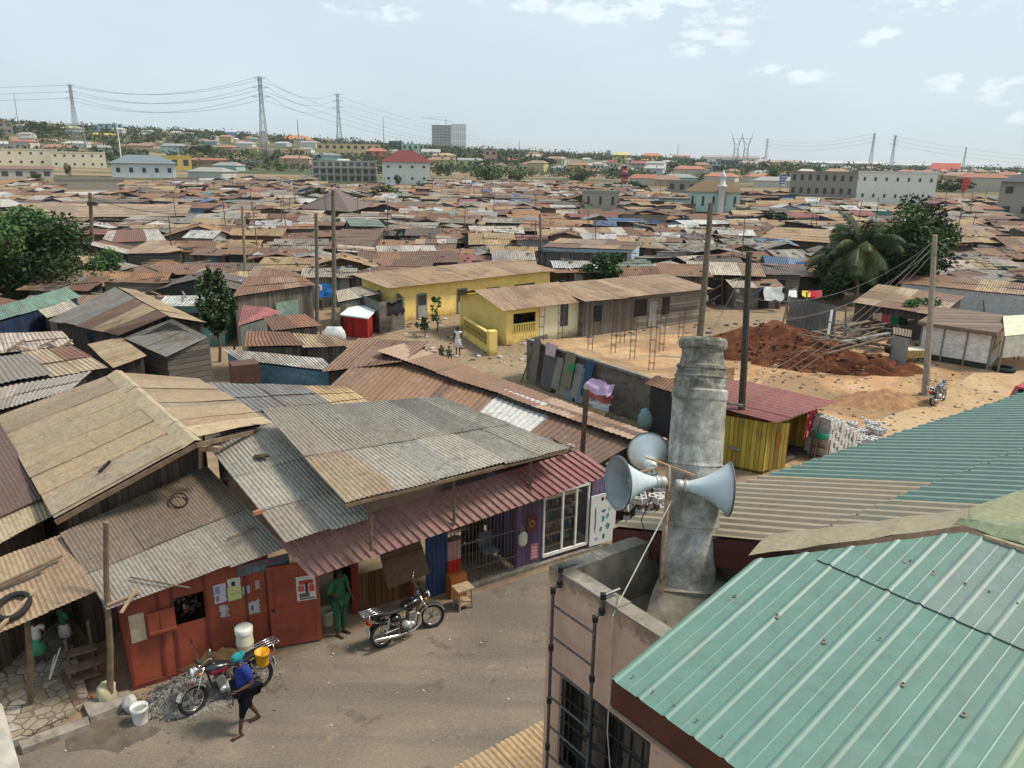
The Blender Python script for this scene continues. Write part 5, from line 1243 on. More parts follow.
m = MB(); sheets(m, RB, RF, EF, EB, TC, su=.5, sv=2.3, pitch=None, seed=6, lift=.03, rag=.01); m.build('roof', M_ROOFN, br)
m = MB(); sheets(m, RB, P(198, 436, 4.55), XF, XB, [(.38, .285, .17), (.33, .23, .14), (.40, .30, .185), (.29, .21, .13)], su=.7, sv=6, seed=8, lift=.03); m.build('roof', M_ROOFN, br)
m = MB(); n_ = 14
for k in range(n_):
    a, b = RB.lerp(RF, k / n_), RB.lerp(RF, (k + 1.05) / n_); w_ = (EF - RF).normalized() * .28; w2 = (XF - RF).normalized() * .22; u_ = V((0, 0, .05 + random.uniform(0, .03)))
    c = jit((.40, .32, .20), .12); m.face([a + w_ + u_ * .3, b + w_ + u_ * .3, b + u_, a + u_], c); m.face([a + u_, b + u_, b + w2 + u_ * .3, a + w2 + u_ * .3], c)
m.build('ridge_cap', M_ROOFN, br)
m = MB(); ins = [EF + (EB - EF).normalized() * .6 + (RF - EF).normalized() * .4, XM + (XB - XF).normalized() * 1.0, XB, EB]
m.wall([V((p.x, p.y, 0)) for p in ins], 0, [3.35, 3.7, 3.8, 3.5], (.13, .10, .08)); m.build('wall', M_PLANK, br)
m = MB(); m.bar(EF - V((0, 0, .08)), RF - V((0, 0, .08)), .06, .1); m.bar(RF - V((0, 0, .08)), XF - V((0, 0, .1)), .06, .1); m.build('barge_board', M_WOOD, br)
nq = [RB, RF, EF, EB]
loose('timber', 'short dark charred stick on the big tan roof', 'timber', onroof(nq, 99, 472), onroof(nq, 110, 461), .05, .05, M_BLACK)
loose('timber', 'short thick log at the front of the ridge of the big tan roof', 'timber', P(200, 448, 4.2), P(219, 449, 4.15), .12, .12, M_WOODL)
def quadroof_house(name, label, cat, q, pal, wallc, wallm=None, su=.9, sv=2.4, pitch=None, amp=.012, seed=1, inset=.25, mat=None, drop=.0, wall=True, colfn=None, group=None, lift=.03, th=.0, openf=False, occpad=.3, rag=.02):
    """a mono-pitched roof on its four surveyed corners (tl,tr,br,bl), walls set in below it"""
    q = [V(p) for p in q]; c = sum(q, V()) / 4; t = thing(name, label, cat, V((c.x, c.y, 0)), group)
    m = MB(); sheets(m, *q, pal, su=su, sv=sv, pitch=pitch, amp=amp, seed=seed, lift=lift, colfn=colfn, rag=rag); m.build('roof', mat or (M_ROOFN if pitch else M_ROOF), t)
    if wall:
        ins = [p + V((c.x - p.x, c.y - p.y, 0)).normalized() * inset for p in q]
        m = MB(); n_ = [(0, 1), (1, 2), (2, 3), (3, 0)]
        u = 0
        for a, b in n_:
            if openf and (a, b) == (2, 3): continue
            A, Bq = ins[a], ins[b]; L = V((Bq.x - A.x, Bq.y - A.y)).length
            m.face([(A.x, A.y, 0), (Bq.x, Bq.y, 0), (Bq.x, Bq.y, q[b].z - .06), (A.x, A.y, q[a].z - .06)], wallc, [(0, 0), (L, 0), (L, q[b].z), (0, q[a].z)])
        m.build('wall', wallm or M_PLANK, t)
    occ(*[(p.x, p.y) for p in q], pad=occpad)
    return t, q
def facefeat(t, a, b, f0, f1, z0, z1, c, name, off=.03, mat=None, th=.05, parent=None):
    """door or window on the wall from a to b"""
    a, b = V((a.x, a.y, 0)), V((b.x, b.y, 0)); d = b - a; L = d.length; d.normalize(); n_ = V((d.y, -d.x, 0))
    if n_.dot(V((0, 0, 0)) - a) < 0: n_ = -n_
    p = a + d * (L * (f0 + f1) / 2) + n_ * off; m = MB(); m.box((p.x, p.y, (z0 + z1) / 2), (L * (f1 - f0), th, z1 - z0), math.atan2(d.y, d.x), c)
    return m.build(name, mat or M_ATTR, parent or t)
def Z(*pts): return [P(*p) for p in pts]

def r6c(i, j, nu, nv, rg):
    f = i / nu
    if .475 < f < .64: return jit((.56, .56, .55), .05, rg)
    return jit(rg.choice([(.17, .105, .07), (.21, .13, .085), (.15, .085, .06), (.26, .15, .09)]), .1, rg) if f < .7 else jit((.15, .095, .07), .08, rg)
t, q = quadroof_house('long_rusty_shed', 'long rusty brown shed with a bright zinc patch, behind the shop row', 'shed', Z((372, 346, 3.6), (648, 436, 2.65), (600, 464, 2.1), (318, 398, 2.9)), [BRN], (.09, .07, .055), su=.8, sv=9, pitch=.2, amp=.012, seed=3, colfn=r6c, openf=True)
t, q = quadroof_house('rusty_strip_shed', 'narrow orange rust roofed shed running behind the long brown shed', 'shed', Z((405, 343, 3.5), (668, 440, 2.4), (640, 444, 2.6), (376, 352, 3.65)), [(.24, .135, .08), (.20, .11, .07), (.36, .25, .17)], (.09, .07, .055), su=1.5, sv=3, pitch=.2, amp=.012, seed=13)
t, q = quadroof_house('rusty_shed', 'rust brown roofed shed with tattered sheets beside the red kiosk', 'shed', Z((358, 338, 3.6), (430, 342, 3.5), (405, 362, 3.5), (322, 372, 3.1)), [(.20, .10, .06), (.25, .13, .08), (.15, .08, .05)], (.09, .07, .055), su=.7, sv=3, seed=23)
pole = lambda label, x0, y0, x1, y1, z1, r0, r1, mat=M_WOOD, name='wooden_pole', cat='pole', group=None, z0=0: tag(MB().path([P(x0, y0, z0), P(x0, y0, z0).lerp(P(x1, y1, z1), .5) + V((.04, 0, 0)), P(x1, y1, z1)], [r0, (r0 + r1) / 2, r1], 8).build(name, mat), label, cat, group)
def pole_t(label, x0, y0, x1, y1, r0, r1, mat=M_WOOD, name='wooden_pole', group=None):
    """post standing on the ground at one pixel whose top shows at another; it stands in the vertical plane facing us"""
    b = P(x0, y0); tp_ = PV(x1, y1, b, V((1, 0, 0))); return tag(MB().path([b, b.lerp(tp_, .5) + V((.03, 0, 0)), tp_], [r0, (r0 + r1) / 2, r1], 8).build(name, mat), label, 'pole', group), b, tp_
loose('wooden_post', 'dark leaning post standing at the gap behind the maroon awning', 'post', P(581, 470, 2.2), P(587, 388, 5.0), .13, .13, M_WOOD)
t, q = quadroof_house('blue_shack', 'shack with light blue block walls under a flat brown and white roof', 'shack', Z((222, 349, 3.3), (323, 358, 3.3), (337, 372, 3.0), (238, 360, 3.0)), [BRN], (.13, .27, .34), M_BLOCK, su=1.3, sv=1.0, seed=5, colfn=lambda i, j, nu, nv, rg: (.55, .52, .48) if (j == 0 and i < nu * .55) or (j == nv - 1 and i > nu * .5) else (.17, .09, .06))
t, q = quadroof_house('low_blue_annex', 'low blue walled annex in front of the blue shack roof', 'annex', Z((285, 372, 2.3), (345, 362, 2.4), (345, 372, 2.3), (300, 385, 2.2)), [(.45, .40, .32), (.3, .22, .15)], (.13, .28, .36), M_BLOCK, su=1.2, seed=8)
m = MB(); a = P(245, 378, 2.6); tag(m.box((a.x, a.y, 1.5), (.95, .8, 3.4), .5, (.11, .05, .04)).build('chimney_box', M_ATTR), 'dark red-brown boxed chimney standing beside the blue shack', 'chimney')
t, q = quadroof_house('grey_striped_shed', 'shed with weathered grey and yellow-tan flat sheets, right of the big tan gable', 'shed', Z((208, 383, 3.7), (345, 386, 3.5), (372, 404, 3.3), (262, 428, 3.5)), [GRY], (.06, .05, .045), su=1.5, sv=1.1, seed=15, colfn=lambda i, j, nu, nv, rg: jit((.17, .165, .16), .2, rg) if i < nu * .48 else jit((.48, .34, .18), .12, rg))
t, q = quadroof_house('teal_roof_shack', 'dark blue walled shack with a faded green roof beside the big tree', 'shack', Z((-30, 314, 3.2), (66, 287, 3.4), (81, 297, 3.0), (-30, 330, 2.8)), [(.13, .24, .20), (.15, .27, .22)], (.02, .04, .09), su=1.5, sv=6, seed=3)
t, q = quadroof_house('small_pale_shed', 'small shed with patchy pale beige roof between green roof and striped roofs', 'shed', Z((38, 310, 3.0), (70, 300, 3.0), (80, 309, 2.8), (47, 319, 2.7)), [(.42, .36, .29), (.36, .26, .2), (.48, .42, .35)], (.05, .045, .05), su=1.0, sv=1.4, seed=31)
def r7c(i, j, nu, nv, rg):
    return [(.21, .20, .185), (.16, .085, .06), (.43, .31, .18), (.155, .075, .055)][min(3, int(i / nu * 4))] if j < nv * .5 else [(.17, .085, .06), (.19, .10, .07), (.42, .30, .17), (.16, .08, .055)][min(3, int(i / nu * 4))]
t, q = quadroof_house('striped_roof_house', 'house whose roof alternates grey, brown and tan sheets, below the big tree', 'house', Z((115, 287, 4.2), (167, 316, 4.0), (119, 336, 3.1), (49, 320, 3.1)), [GRY], (.06, .05, .045), su=1.4, sv=3.5, seed=2, colfn=r7c, inset=.4)
t, q = quadroof_house('striped_roof_house', 'tan back slope of the striped roofs reaching toward the slender tree', 'house', Z((118, 287, 4.2), (136, 290, 3.9), (206, 323, 3.4), (169, 317, 4.0)), [(.42, .31, .19), (.38, .27, .16)], (.06, .05, .045), su=2.5, sv=2.0, seed=6, lift=.02)
t, q = quadroof_house('grey_gable_house', 'timber house with a smoke-grey gable sheet roof and white leaning pole in front', 'house', Z((172, 319, 3.9), (208, 337, 3.4), (167, 357, 2.9), (124, 338, 3.1)), [(.23, .215, .19), (.20, .19, .17)], (.13, .115, .10), M_PLANKH, su=1.5, sv=4, seed=7, inset=.35)
m = MB(); a, b, c_ = P(209, 338, 3.35), P(167, 357, 2.85), P(225, 345, 2.2)
m.face([(b.x, b.y, 0), (a.x, a.y, 0), a, b], (.15, .135, .12), [(0, 0), (5, 0), (5, 3.3), (0, 2.8)]); m.build('gable_wall', M_PLANKH, t)
t, q = quadroof_house('tan_lean_to', 'low lean-to of tan sheets in front of the grey gable house', 'lean-to', Z((121, 337, 3.0), (147, 356, 3.0), (114, 369, 2.7), (88, 345, 2.7)), [(.45, .33, .20), (.42, .3, .18), (.50, .40, .27)], (.06, .05, .045), su=1.0, sv=3, seed=17)
t, q = quadroof_house('brown_striped_shed', 'shed with dark brown corrugated roof edged in pale tan sheets', 'shed', Z((20, 352, 3.2), (72, 345, 3.3), (108, 368, 2.9), (50, 377, 2.8)), [BRN], (.06, .05, .045), su=1.0, sv=1.3, seed=17, colfn=lambda i, j, nu, nv, rg: (.44, .34, .23) if j == nv - 1 or (j == 0 and i % 3 == 0) else jit((.19, .09, .055), .15, rg))
t, q = quadroof_house('scrap_roof_shed', 'shed whose pale roof is littered with planks and scrap at the left edge', 'shed', Z((-40, 335, 3.2), (62, 331, 3.2), (74, 345, 3.0), (-40, 358, 3.0)), [(.40, .29, .18), (.45, .38, .33), (.34, .24, .16)], (.06, .05, .045), su=1.2, sv=1.5, seed=19)
for k in range(7): loose('timber', ['grey plank lying across the scrap-covered roof', 'second plank lying on the scrap-covered roof', 'dark beam on the scrap-covered roof', 'short timber on the scrap-covered roof by the left edge', 'thin lath on the scrap-covered roof', 'crossed stick on the scrap-covered roof', 'long lath at the right end of the scrap-covered roof'][k], 'timber', onroof(q, 8 + 8 * k, 350 - (k % 3) * 4, .06), onroof(q, 24 + 8 * k, 340 + (k % 2) * 10, .1), .09, .05, M_WOODL if k % 2 else M_WOOD)
t, q = quadroof_house('grey_corrugated_shed', 'shed with old grey corrugated roof at the left edge behind the big tan gable', 'shed', Z((-60, 362, 3.6), (28, 354, 3.6), (52, 375, 3.2), (-60, 396, 3.2)), [(.21, .20, .185), (.17, .165, .155)], (.06, .05, .045), su=1.5, sv=2.5, pitch=.16, amp=.02, seed=9)
t, q = quadroof_house('pale_corrugated_shed', 'low shed of dirty corrugated grey sheets just behind the tan gable eave', 'shed', Z((-60, 398, 3.3), (92, 371, 3.5), (70, 391, 3.3), (-60, 428, 3.1)), [(.33, .31, .28), (.27, .25, .22), (.38, .33, .27)], (.05, .045, .04), su=1.8, sv=1.2, pitch=.14, amp=.02, seed=29)
tarp(Z((196, 478, 2.2), (210, 476, 2.2), (208, 492, .8), (196, 494, .8)), 4, .05, (.02, .10, .24), 'tarpaulin', 'blue tarpaulin hanging below the striped roof') if False else None
tarp(Z((86, 333, 2.9), (108, 327, 2.9), (118, 338, 2.2), (92, 348, 2.2)), 6, .15, (.03, .10, .20), 'tarpaulin', 'dark blue tarpaulin under the edge of the striped roofs', 5)
tarp(Z((38, 318, 2.6), (64, 314, 2.4), (62, 334, .8), (40, 338, .8)), 6, .1, (.02, .04, .07), 'tarpaulin', 'navy tarpaulin hung beside the dark blue shack', 7)
tarp(Z((33, 321, 2.2), (41, 318, 2.2), (41, 335, .6), (35, 335, .6)), 6, .18, (.5, .17, .05), 'cloth', 'orange cloth hanging between the blue shack and the striped roofs', 9)
pole_t('white leaning pole in front of the grey gable house', 171, 402, 154, 317, .07, .06, M_WHITE, 'white_pole')
t, q = quadroof_house('tin_shack', 'small shack with faded red roof half hidden by the slender tree', 'shack', Z((243, 305, 3.2), (267, 307, 3.1), (282, 313, 2.7), (238, 326, 2.8)), [(.34, .11, .11), (.38, .15, .14)], (.14, .15, .14), M_ATTR, su=2, sv=4, seed=4)
t, q = quadroof_house('rusty_roof_shack', 'shack with crumpled orange rust roof left of the red kiosk', 'shack', Z((262, 316, 3.0), (305, 314, 3.0), (322, 326, 2.7), (272, 331, 2.7)), [RUST, (.30, .15, .08), BRN], (.14, .12, .10), su=.9, sv=1.4, seed=24)
t, q = quadroof_house('rusty_roof_shack', 'wide low shack with ragged rust roof just above the blue shack', 'shack', Z((246, 331, 3.0), (290, 332, 3.0), (305, 346, 2.7), (244, 347, 2.7)), [RUST, (.22, .10, .06), BRN], (.10, .09, .08), su=.9, sv=1.4, seed=25)
t, q = quadroof_house('pale_roof_shack', 'low shack with pale tan torn roof sheets beneath the twin poles', 'shack', Z((292, 333, 2.8), (336, 336, 2.8), (352, 346, 2.5), (303, 348, 2.5)), [(.44, .32, .2), (.4, .26, .16), (.5, .42, .34)], (.10, .09, .08), su=1.2, sv=1.2, seed=26)
t, q = quadroof_house('rusty_roof_shack', 'brown roofed timber shack left of the twin poles', 'shack', Z((255, 266, 3.4), (296, 272, 3.3), (316, 285, 2.9), (232, 297, 2.9)), [RUST, (.27, .14, .08), (.36, .22, .14)], (.16, .14, .12), su=1.0, sv=2.4, seed=34)
facefeat(t, q[2], q[3], .25, .52, .4, 2.2, (.22, .30, .27), 'door')
rk = thing('red_kiosk', 'small bright red kiosk with a white flat roof below the twin poles', 'kiosk', P(362, 338))
k0, k1, k2 = P(344, 336), P(368, 340), P(377, 329); k3 = k0 + (k2 - k1)
m = MB()
for a, b in ((k0, k1), (k1, k2), (k2, k3), (k3, k0)):
    d = (b - a); L = d.length; u = 0
    m.face([(a.x, a.y, 0), (b.x, b.y, 0), (b.x, b.y, 1.3), (a.x, a.y, 1.3)], (.36, .018, .015), [(0, 0), (L, 0), (L, 1.9), (0, 1.9)])
m.build('wall', M_PLANK, rk)
c_ = (k0 + k1 + k2 + k3) / 4; m = MB(); m.slab([V((p.x, p.y, 1.38)) + (p - c_).normalized() * .22 for p in (k0, k1, k2, k3)], .08, (.68, .74, .76)); m.build('roof', M_ATTR, rk); occ(k0, k1, k2, k3, pad=1)
m = MB(); m.ball(P(335, 336, .4), (.75, .7, .55), 12, (.55, .56, .57), None, .5); tag(m.build('wrapped_vehicle', M_CLOTH, None, True), 'whitish covered vehicle standing beside the red kiosk', 'vehicle')
t = thing('block_enclosure', 'unplastered grey block walls with clothes drying, left of the yellow house', 'wall', P(390, 338))
m = MB(); a, b, c_ = P(362, 325), P(380, 334), P(405, 329); d = P(392, 316); m.wall([a, b, c_, d], 0, 2.0, (.20, .185, .16)); m.build('wall', M_BLOCK, t); occ(a, b, c_, d, pad=.5)
tarp([V((P(388, 337).x, P(388, 337).y - .1, 2.1)), V((P(405, 331).x, P(405, 331).y - .1, 2.1)), V((P(405, 331).x, P(405, 331).y - .15, 1.2)), V((P(388, 337).x, P(388, 337).y - .15, 1.3))], 8, .15, (.025, .025, .03), 'laundry', 'dark clothes drying over the grey block wall', 6)
t, q = quadroof_house('grey_sheet_shack', 'shack with pale grey sheet roof touching the yellow house', 'shack', Z((336, 291, 2.0), (362, 286, 2.1), (381, 294, 1.9), (338, 303, 1.8)), [(.40, .36, .29), (.35, .32, .27)], (.13, .12, .11), M_BLOCK, su=1.2, sv=3, seed=41)
YC = (.86, .64, .21)
def plaster(name='yellow_plaster'):
    n = NT(name); wv = n.coord(); a = n.attr(); a = n.mix(1.0, a, n.ramp(n.noise(wv, .8, 5, .7), [(.3, .82), (.7, 1.08)]), 'MULTIPLY')
    sz = n.add('ShaderNodeSeparateXYZ'); n.link(wv, sz.inputs[0])
    band = n.math('ADD', sz.outputs[2], n.math('MULTIPLY', n.noise(wv, 1.5, 4, .7), 1.2)); a = n.mix(n.ramp(n.math('DIVIDE', band, 3), [(.22, .7), (.36, 0.0)]), a, (.22, .15, .08)); a = n.mix(n.ramp(n.noise(wv, .5, 5, .75), [(.55, 0.0), (.7, .4)]), a, (.5, .25, .04))
    return n.out(a, .9, 0, .1)
M_PLAS = plaster()
A0, A1 = P(393, 323), P(549, 301); yd = (A1 - A0).normalized(); yn = V((-yd.y, yd.x, 0)); YL = (A1 - A0).length; YD = 3.9
hz_ = 2.35
yh = thing('yellow_house', 'long yellow plastered house with tan sheet roof and grey doors', 'house', A0 + yd * YL / 2)
B0, B1 = A0 + yn * YD, A1 + yn * YD; occ(A0, A1, B1, B0, pad=1)
m = MB(); m.wall([A0, A1, B1, B0], 0, [hz_, hz_, hz_ + .38, hz_ + .38], YC); m.build('wall', M_PLAS, yh)
m = MB(); o_ = .45; sheets(m, B0 - yd * .6 + yn * o_ + V((0, 0, hz_ + .42)), B1 + yd * .5 + yn * o_ + V((0, 0, hz_ + .42)), A1 + yd * .5 - yn * o_ + V((0, 0, hz_ + .02)), A0 - yd * .6 - yn * o_ + V((0, 0, hz_ + .02)), [(.40, .27, .16), (.36, .235, .135), (.42, .30, .19)], su=1.0, sv=7, seed=3, lift=.03); m.build('roof', M_ROOF, yh)
def yfeat(x0, x1, ytop, ybot, name, c):
    a = PV(x0, ybot, A0, yd); b = PV(x1, ybot, A0, yd); z0_, z1_ = a.z, PV(x0, ytop, A0, yd).z; f0, f1 = (a - A0).dot(yd) / YL, (b - A0).dot(yd) / YL
    o = facefeat(yh, A0, A1, f0, f1, max(.02, z0_), z1_, c, name); return o, f0, f1, z0_, z1_
for (x0, x1, yt, yb) in ((417, 427, 294, 320), (457, 467, 289, 317)):
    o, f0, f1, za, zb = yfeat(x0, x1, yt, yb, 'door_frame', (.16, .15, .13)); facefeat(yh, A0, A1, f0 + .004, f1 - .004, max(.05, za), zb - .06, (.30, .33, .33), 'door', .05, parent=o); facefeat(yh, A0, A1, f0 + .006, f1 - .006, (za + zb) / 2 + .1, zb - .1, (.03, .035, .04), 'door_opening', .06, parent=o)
for (x0, x1, yt, yb) in ((486, 499, 288, 298), (514, 534, 285, 293)):
    o, f0, f1, za, zb = yfeat(x0, x1, yt, yb, 'window', (.03, .03, .035))
    for k in range(1, 3): facefeat(yh, A0, A1, f0 + (f1 - f0) * k / 3 - .001, f0 + (f1 - f0) * k / 3 + .001, za, zb, (.2, .17, .12), 'window_bar', .06, parent=o)
tarp([PV(499, 289, A0 - yn * .5, yd), PV(508, 296, A0 - yn * .5, yd), PV(500, 299, A0 - yn * .5, yd), PV(497, 296, A0 - yn * .5, yd)], 4, .1, (.02, .25, .18), 'cloth', 'small green cloth on the yellow house wall', 6)
C0, C1 = P(463, 338), P(506, 346); cw = P(581, 335); cd = (cw - C1).normalized(); CL = (cw - C1).length; cn = V((-cd.y, cd.x, 0))
ch = thing('cream_house', 'cream and yellow house with tan roof, arched veranda and balustrade', 'house', (C1 + cw) / 2)
CD_ = (C1 - C0).length; C0b = C1 + cn * 5.2; C2b = cw + cn * 5.2; occ(C1, cw, C2b, C0b, pad=.6)
CH = 2.2
m = MB(); m.face([C0b, C1, C1 + V((0, 0, CH)), C0b.lerp(C1, .5) + V((0, 0, CH + .6)), C0b + V((0, 0, CH))], YC); 
f1 = .42; a, b = C1, C1 + cd * CL * f1
def vq(a, b, z0, z1, c): m.face([(a.x, a.y, z0), (b.x, b.y, z0), (b.x, b.y, z1), (a.x, a.y, z1)], c, [(0, z0), (3, z0), (3, z1), (0, z1)])
pc = C1 + cd * .5; vq(C1, pc, 0, CH, YC); vq(pc, b, 1.85, CH, YC); vq(pc, b, 0, .75, YC); e_ = b - cd * .3; vq(e_, b, .75, 1.85, YC)
vq(b, cw, 0, CH, (.80, .73, .48)); vq(cw, C2b, 0, CH, (.76, .68, .42)); vq(C2b, C0b, 0, CH, YC)
m.build('wall', M_PLAS, ch)
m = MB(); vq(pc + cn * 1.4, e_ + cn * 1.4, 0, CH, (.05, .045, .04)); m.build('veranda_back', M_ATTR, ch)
m = MB(); k = 0
for f in [i / 9 for i in range(10)]: p = pc.lerp(e_, f); m.tube((p.x, p.y, .75), (p.x, p.y, 1.2), .06, n=6, c=YC)
m.bar(pc + V((0, 0, 1.22)), e_ + V((0, 0, 1.22)), .12, .07, YC); m.build('balustrade', M_ATTR, ch)
o = facefeat(ch, C1, cw, .70, .80, .75, 2.1, (.06, .065, .07), 'window', .03)
facefeat(ch, C1, cw, .748, .752, .75, 2.1, (.3, .28, .2), 'window_bar', .07, parent=o)
rz_ = CH + .02; r0, r1 = C1 - cd * .6 - cn * .5, cw + cd * .15 - cn * .5; mid0, mid1 = C1 - cd * .6 + cn * 2.6, cw + cd * .15 + cn * 2.6; bk0, bk1 = C1 - cd * .6 + cn * 5.6, cw + cd * .15 + cn * 5.6
z_ = lambda p, z: V((p.x, p.y, z))
m = MB(); sheets(m, z_(mid0, rz_ + .75), z_(mid1, rz_ + .75), z_(r1, rz_), z_(r0, rz_), [(.40, .26, .17), (.37, .24, .155)], su=1.0, sv=5, seed=3, lift=.01); sheets(m, z_(mid0, rz_ + .75), z_(mid1, rz_ + .75), z_(bk1, rz_), z_(bk0, rz_), [(.40, .26, .17)], su=1.0, sv=5, seed=3, lift=.01); m.build('roof', M_ROOF, ch)
gw = thing('pierced_wall', 'low yellow wall of pierced ornamental blocks in front of the cream house', 'wall', P(480, 345))
w0, w1_ = P(464, 336), P(492, 355); gd = (w1_ - w0).normalized(); gl = (w1_ - w0).length
m = MB(); m.bar(w0 + V((0, 0, .2)), w1_ + V((0, 0, .2)), .15, .4, YC); m.bar(w0 + V((0, 0, 1.15)), w1_ + V((0, 0, 1.15)), .18, .1, YC); m.build('plinth', M_ATTR, gw)
m = MB(); k = 0
while k * .3 < gl:
    p = w0 + gd * (k * .3); q_ = w0 + gd * (k * .3 + .3); m.bar(p + V((0, 0, .4)), q_ + V((0, 0, 1.1)), .06, .09, (.5, .36, .1)); m.bar(p + V((0, 0, 1.1)), q_ + V((0, 0, .4)), .06, .09, (.5, .36, .1)); m.bar(p + V((0, .06, .75)), q_ + V((0, .06, .75)), .02, .7, (.03, .025, .02)); k += 1
m.build('pierced_panel', M_ATTR, gw)
m = MB(); m.box((w1_.x, w1_.y, .7), (.45, .45, 1.4), .4, YC); m.build('gate_post', M_PLAS, gw)
t = thing('plank_house', 'long weathered grey plank house with a tan sheet roof behind the sandy lot', 'house', P(640, 330))
W0, W1 = P(582, 337), P(702, 321); wd = (W1 - W0).normalized(); wn_ = V((-wd.y, wd.x, 0)); WL = (W1 - W0).length; occ(W0, W1, W1 + wn_ * 6, W0 + wn_ * 6, pad=.6)
m = MB(); W2, W3 = W1 + wn_ * 3.6, W0 + wn_ * 3.6
Wm = W0 + wd * WL * .42
m.face([W0, Wm, z_(Wm, 2.2), z_(W0, 2.2)], (.19, .165, .135), [(0, 0), (6, 0), (6, 2.2), (0, 2.2)]); m.build('wall', M_PLANK, t)
m = MB(); m.face([Wm, W1, z_(W1, 2.2), z_(Wm, 2.2)], (.27, .24, .20), [(0, 0), (8, 0), (8, 2.2), (0, 2.2)]); m.face([W1, W2, z_(W2, 2.6), z_(W1, 2.2)], (.2, .18, .15), [(0, 0), (5, 0), (5, 3), (0, 2.2)]); m.face([W3, W0, z_(W0, 2.2), z_(W3, 2.6)], (.2, .18, .15), [(0, 0), (5, 0), (5, 3), (0, 2.2)]); m.build('wall', M_PLANKH, t)
for (f0, f1, z0_, z1_) in ((.08, .14, .9, 1.9), (.40, .5, .9, 2.0), (.63, .69, .8, 1.95)): facefeat(t, W0, W1, f0, f1, z0_, z1_, (.025, .022, .02), 'window')
facefeat(t, W0, W1, .52, .58, .1, 1.8, (.33, .31, .28), 'door')
m = MB(); sheets(m, z_(W3 - wd * .3 + wn_ * .4, 2.75), z_(W2 + wd * .2 + wn_ * .4, 2.75), z_(W1 + wd * .2 - wn_ * .5, 2.3), z_(W0 - wd * .3 - wn_ * .5, 2.3), [(.38, .26, .16), (.42, .30, .19), (.33, .21, .13)], su=1.0, sv=6, seed=13, lift=.03, rag=.04); m.build('roof', M_ROOF, t)

FDZ = 2.05
fa, fb_, fc_, fd_, fe_ = P(527, 339, FDZ), P(655, 380, FDZ), P(745, 372, FDZ), P(700, 333, FDZ), P(560, 341, FDZ)
t = thing('foundation_wall', 'grey block foundation wall filled with orange sand in the building lot', 'wall', V((fa.x, fa.y, 0)))
m = MB()
for a, b in ((fa, fb_), (fb_, P(700, 396, FDZ)), (P(548, 334, FDZ), fa)): L = (b - a).length; m.face([(a.x, a.y, 0), (b.x, b.y, 0), (b.x, b.y, FDZ), (a.x, a.y, FDZ)], (.20, .18, .15), [(0, 0), (L, 0), (L, FDZ), (0, FDZ)])
m.build('wall', M_BLOCK, t)
m = MB(); m.bar(fa - V((0, 0, .0)), fb_ - V((0, 0, .0)), .2, .1); m.build('ring_beam', M_CONC, t)
occ(fa, fb_, P(760, 400), P(745, 372), P(720, 330), fe_, pad=1)
g = MB(); NN = 24; idx = {}
c4 = [fa, P(655, 380, FDZ), P(735, 366, FDZ), P(690, 333, FDZ)]
for i in range(NN + 1):
    for j in range(NN + 1):
        p = c4[0].lerp(c4[1], i / NN).lerp(c4[3].lerp(c4[2], i / NN), j / NN); e = min(i, j, NN - i, NN - j)
        p.z = FDZ - .05 + (.16 * mnoise.noise(p * .6) if e > 0 else 0); idx[i, j] = len(g.v); g.v.append(tuple(p))
for i in range(NN):
    for j in range(NN): g.f.append((idx[i, j], idx[i + 1, j], idx[i + 1, j + 1], idx[i, j + 1])); g.c.append((1, 1, 1)); g.uv.append([(0, 0)] * 4)
for a, b in ((c4[1], c4[2]), (c4[2], c4[3])): g.face([(a.x, a.y, 0), (b.x, b.y, 0), (b.x, b.y, FDZ - .05), (a.x, a.y, FDZ - .05)])
tag(g.build('sand_fill_ground', M_SAND, None, True), kind='structure')
for k, (x, y, h) in enumerate(((541, 345, 1.9), (590, 352, 1.6), (613, 354, 2.5), (632, 360, 2.0), (651, 372, 2.2), (661, 352, 2.2), (680, 345, 1.8), (560, 341, 1.8), (622, 344, 2.0))):
    b = P(x, y, FDZ - .1); m = MB()
    for (dx, dy) in ((-.1, -.1), (.1, -.1), (.1, .1), (-.1, .1)): m.bar(b + V((dx, dy, 0)), b + V((dx * 1.3, dy, h)), .016)
    for z in (.4, .9, 1.4): m.path([b + V((dx, dy, z)) for (dx, dy) in ((-.11, -.11), (.11, -.11), (.11, .11), (-.11, .11))], .012, n=4, closed=True)
    tag(m.build('rebar_column', paint((.16, .10, .07), .9)), 'rusty rebar cage sticking up from the sand-filled foundation', 'rebar', 'rebar cages of the unfinished foundation')
def along(f, z, off=.12): d = (fb_ - fa); n_ = V((d.y, -d.x, 0)).normalized(); n_ = n_ if n_.y < 0 else -n_; p = fa + d * f + n_ * off; return V((p.x, p.y, z))
PAN = [(a_, b_, c_, d_ * 1.35, e_) for a_, b_, c_, d_, e_ in [(.10, .16, .2, 1.7, (.16, .14, .12)), (.20, .30, .1, 1.5, (.10, .10, .11)), (.30, .36, .3, 1.3, (.22, .22, .19)), (.34, .42, .05, 1.1, (.25, .23, .18)), (.38, .46, .6, 1.6, (.19, .17, .13)), (.42, .48, .05, 1.0, (.16, .22, .27)), (.46, .52, .2, 1.3, (.24, .25, .24)), (.50, .56, .1, 1.2, (.20, .26, .30)), (.54, .60, .5, 1.5, (.02, .07, .16)), (.57, .65, .0, .9, (.10, .19, .28))]]
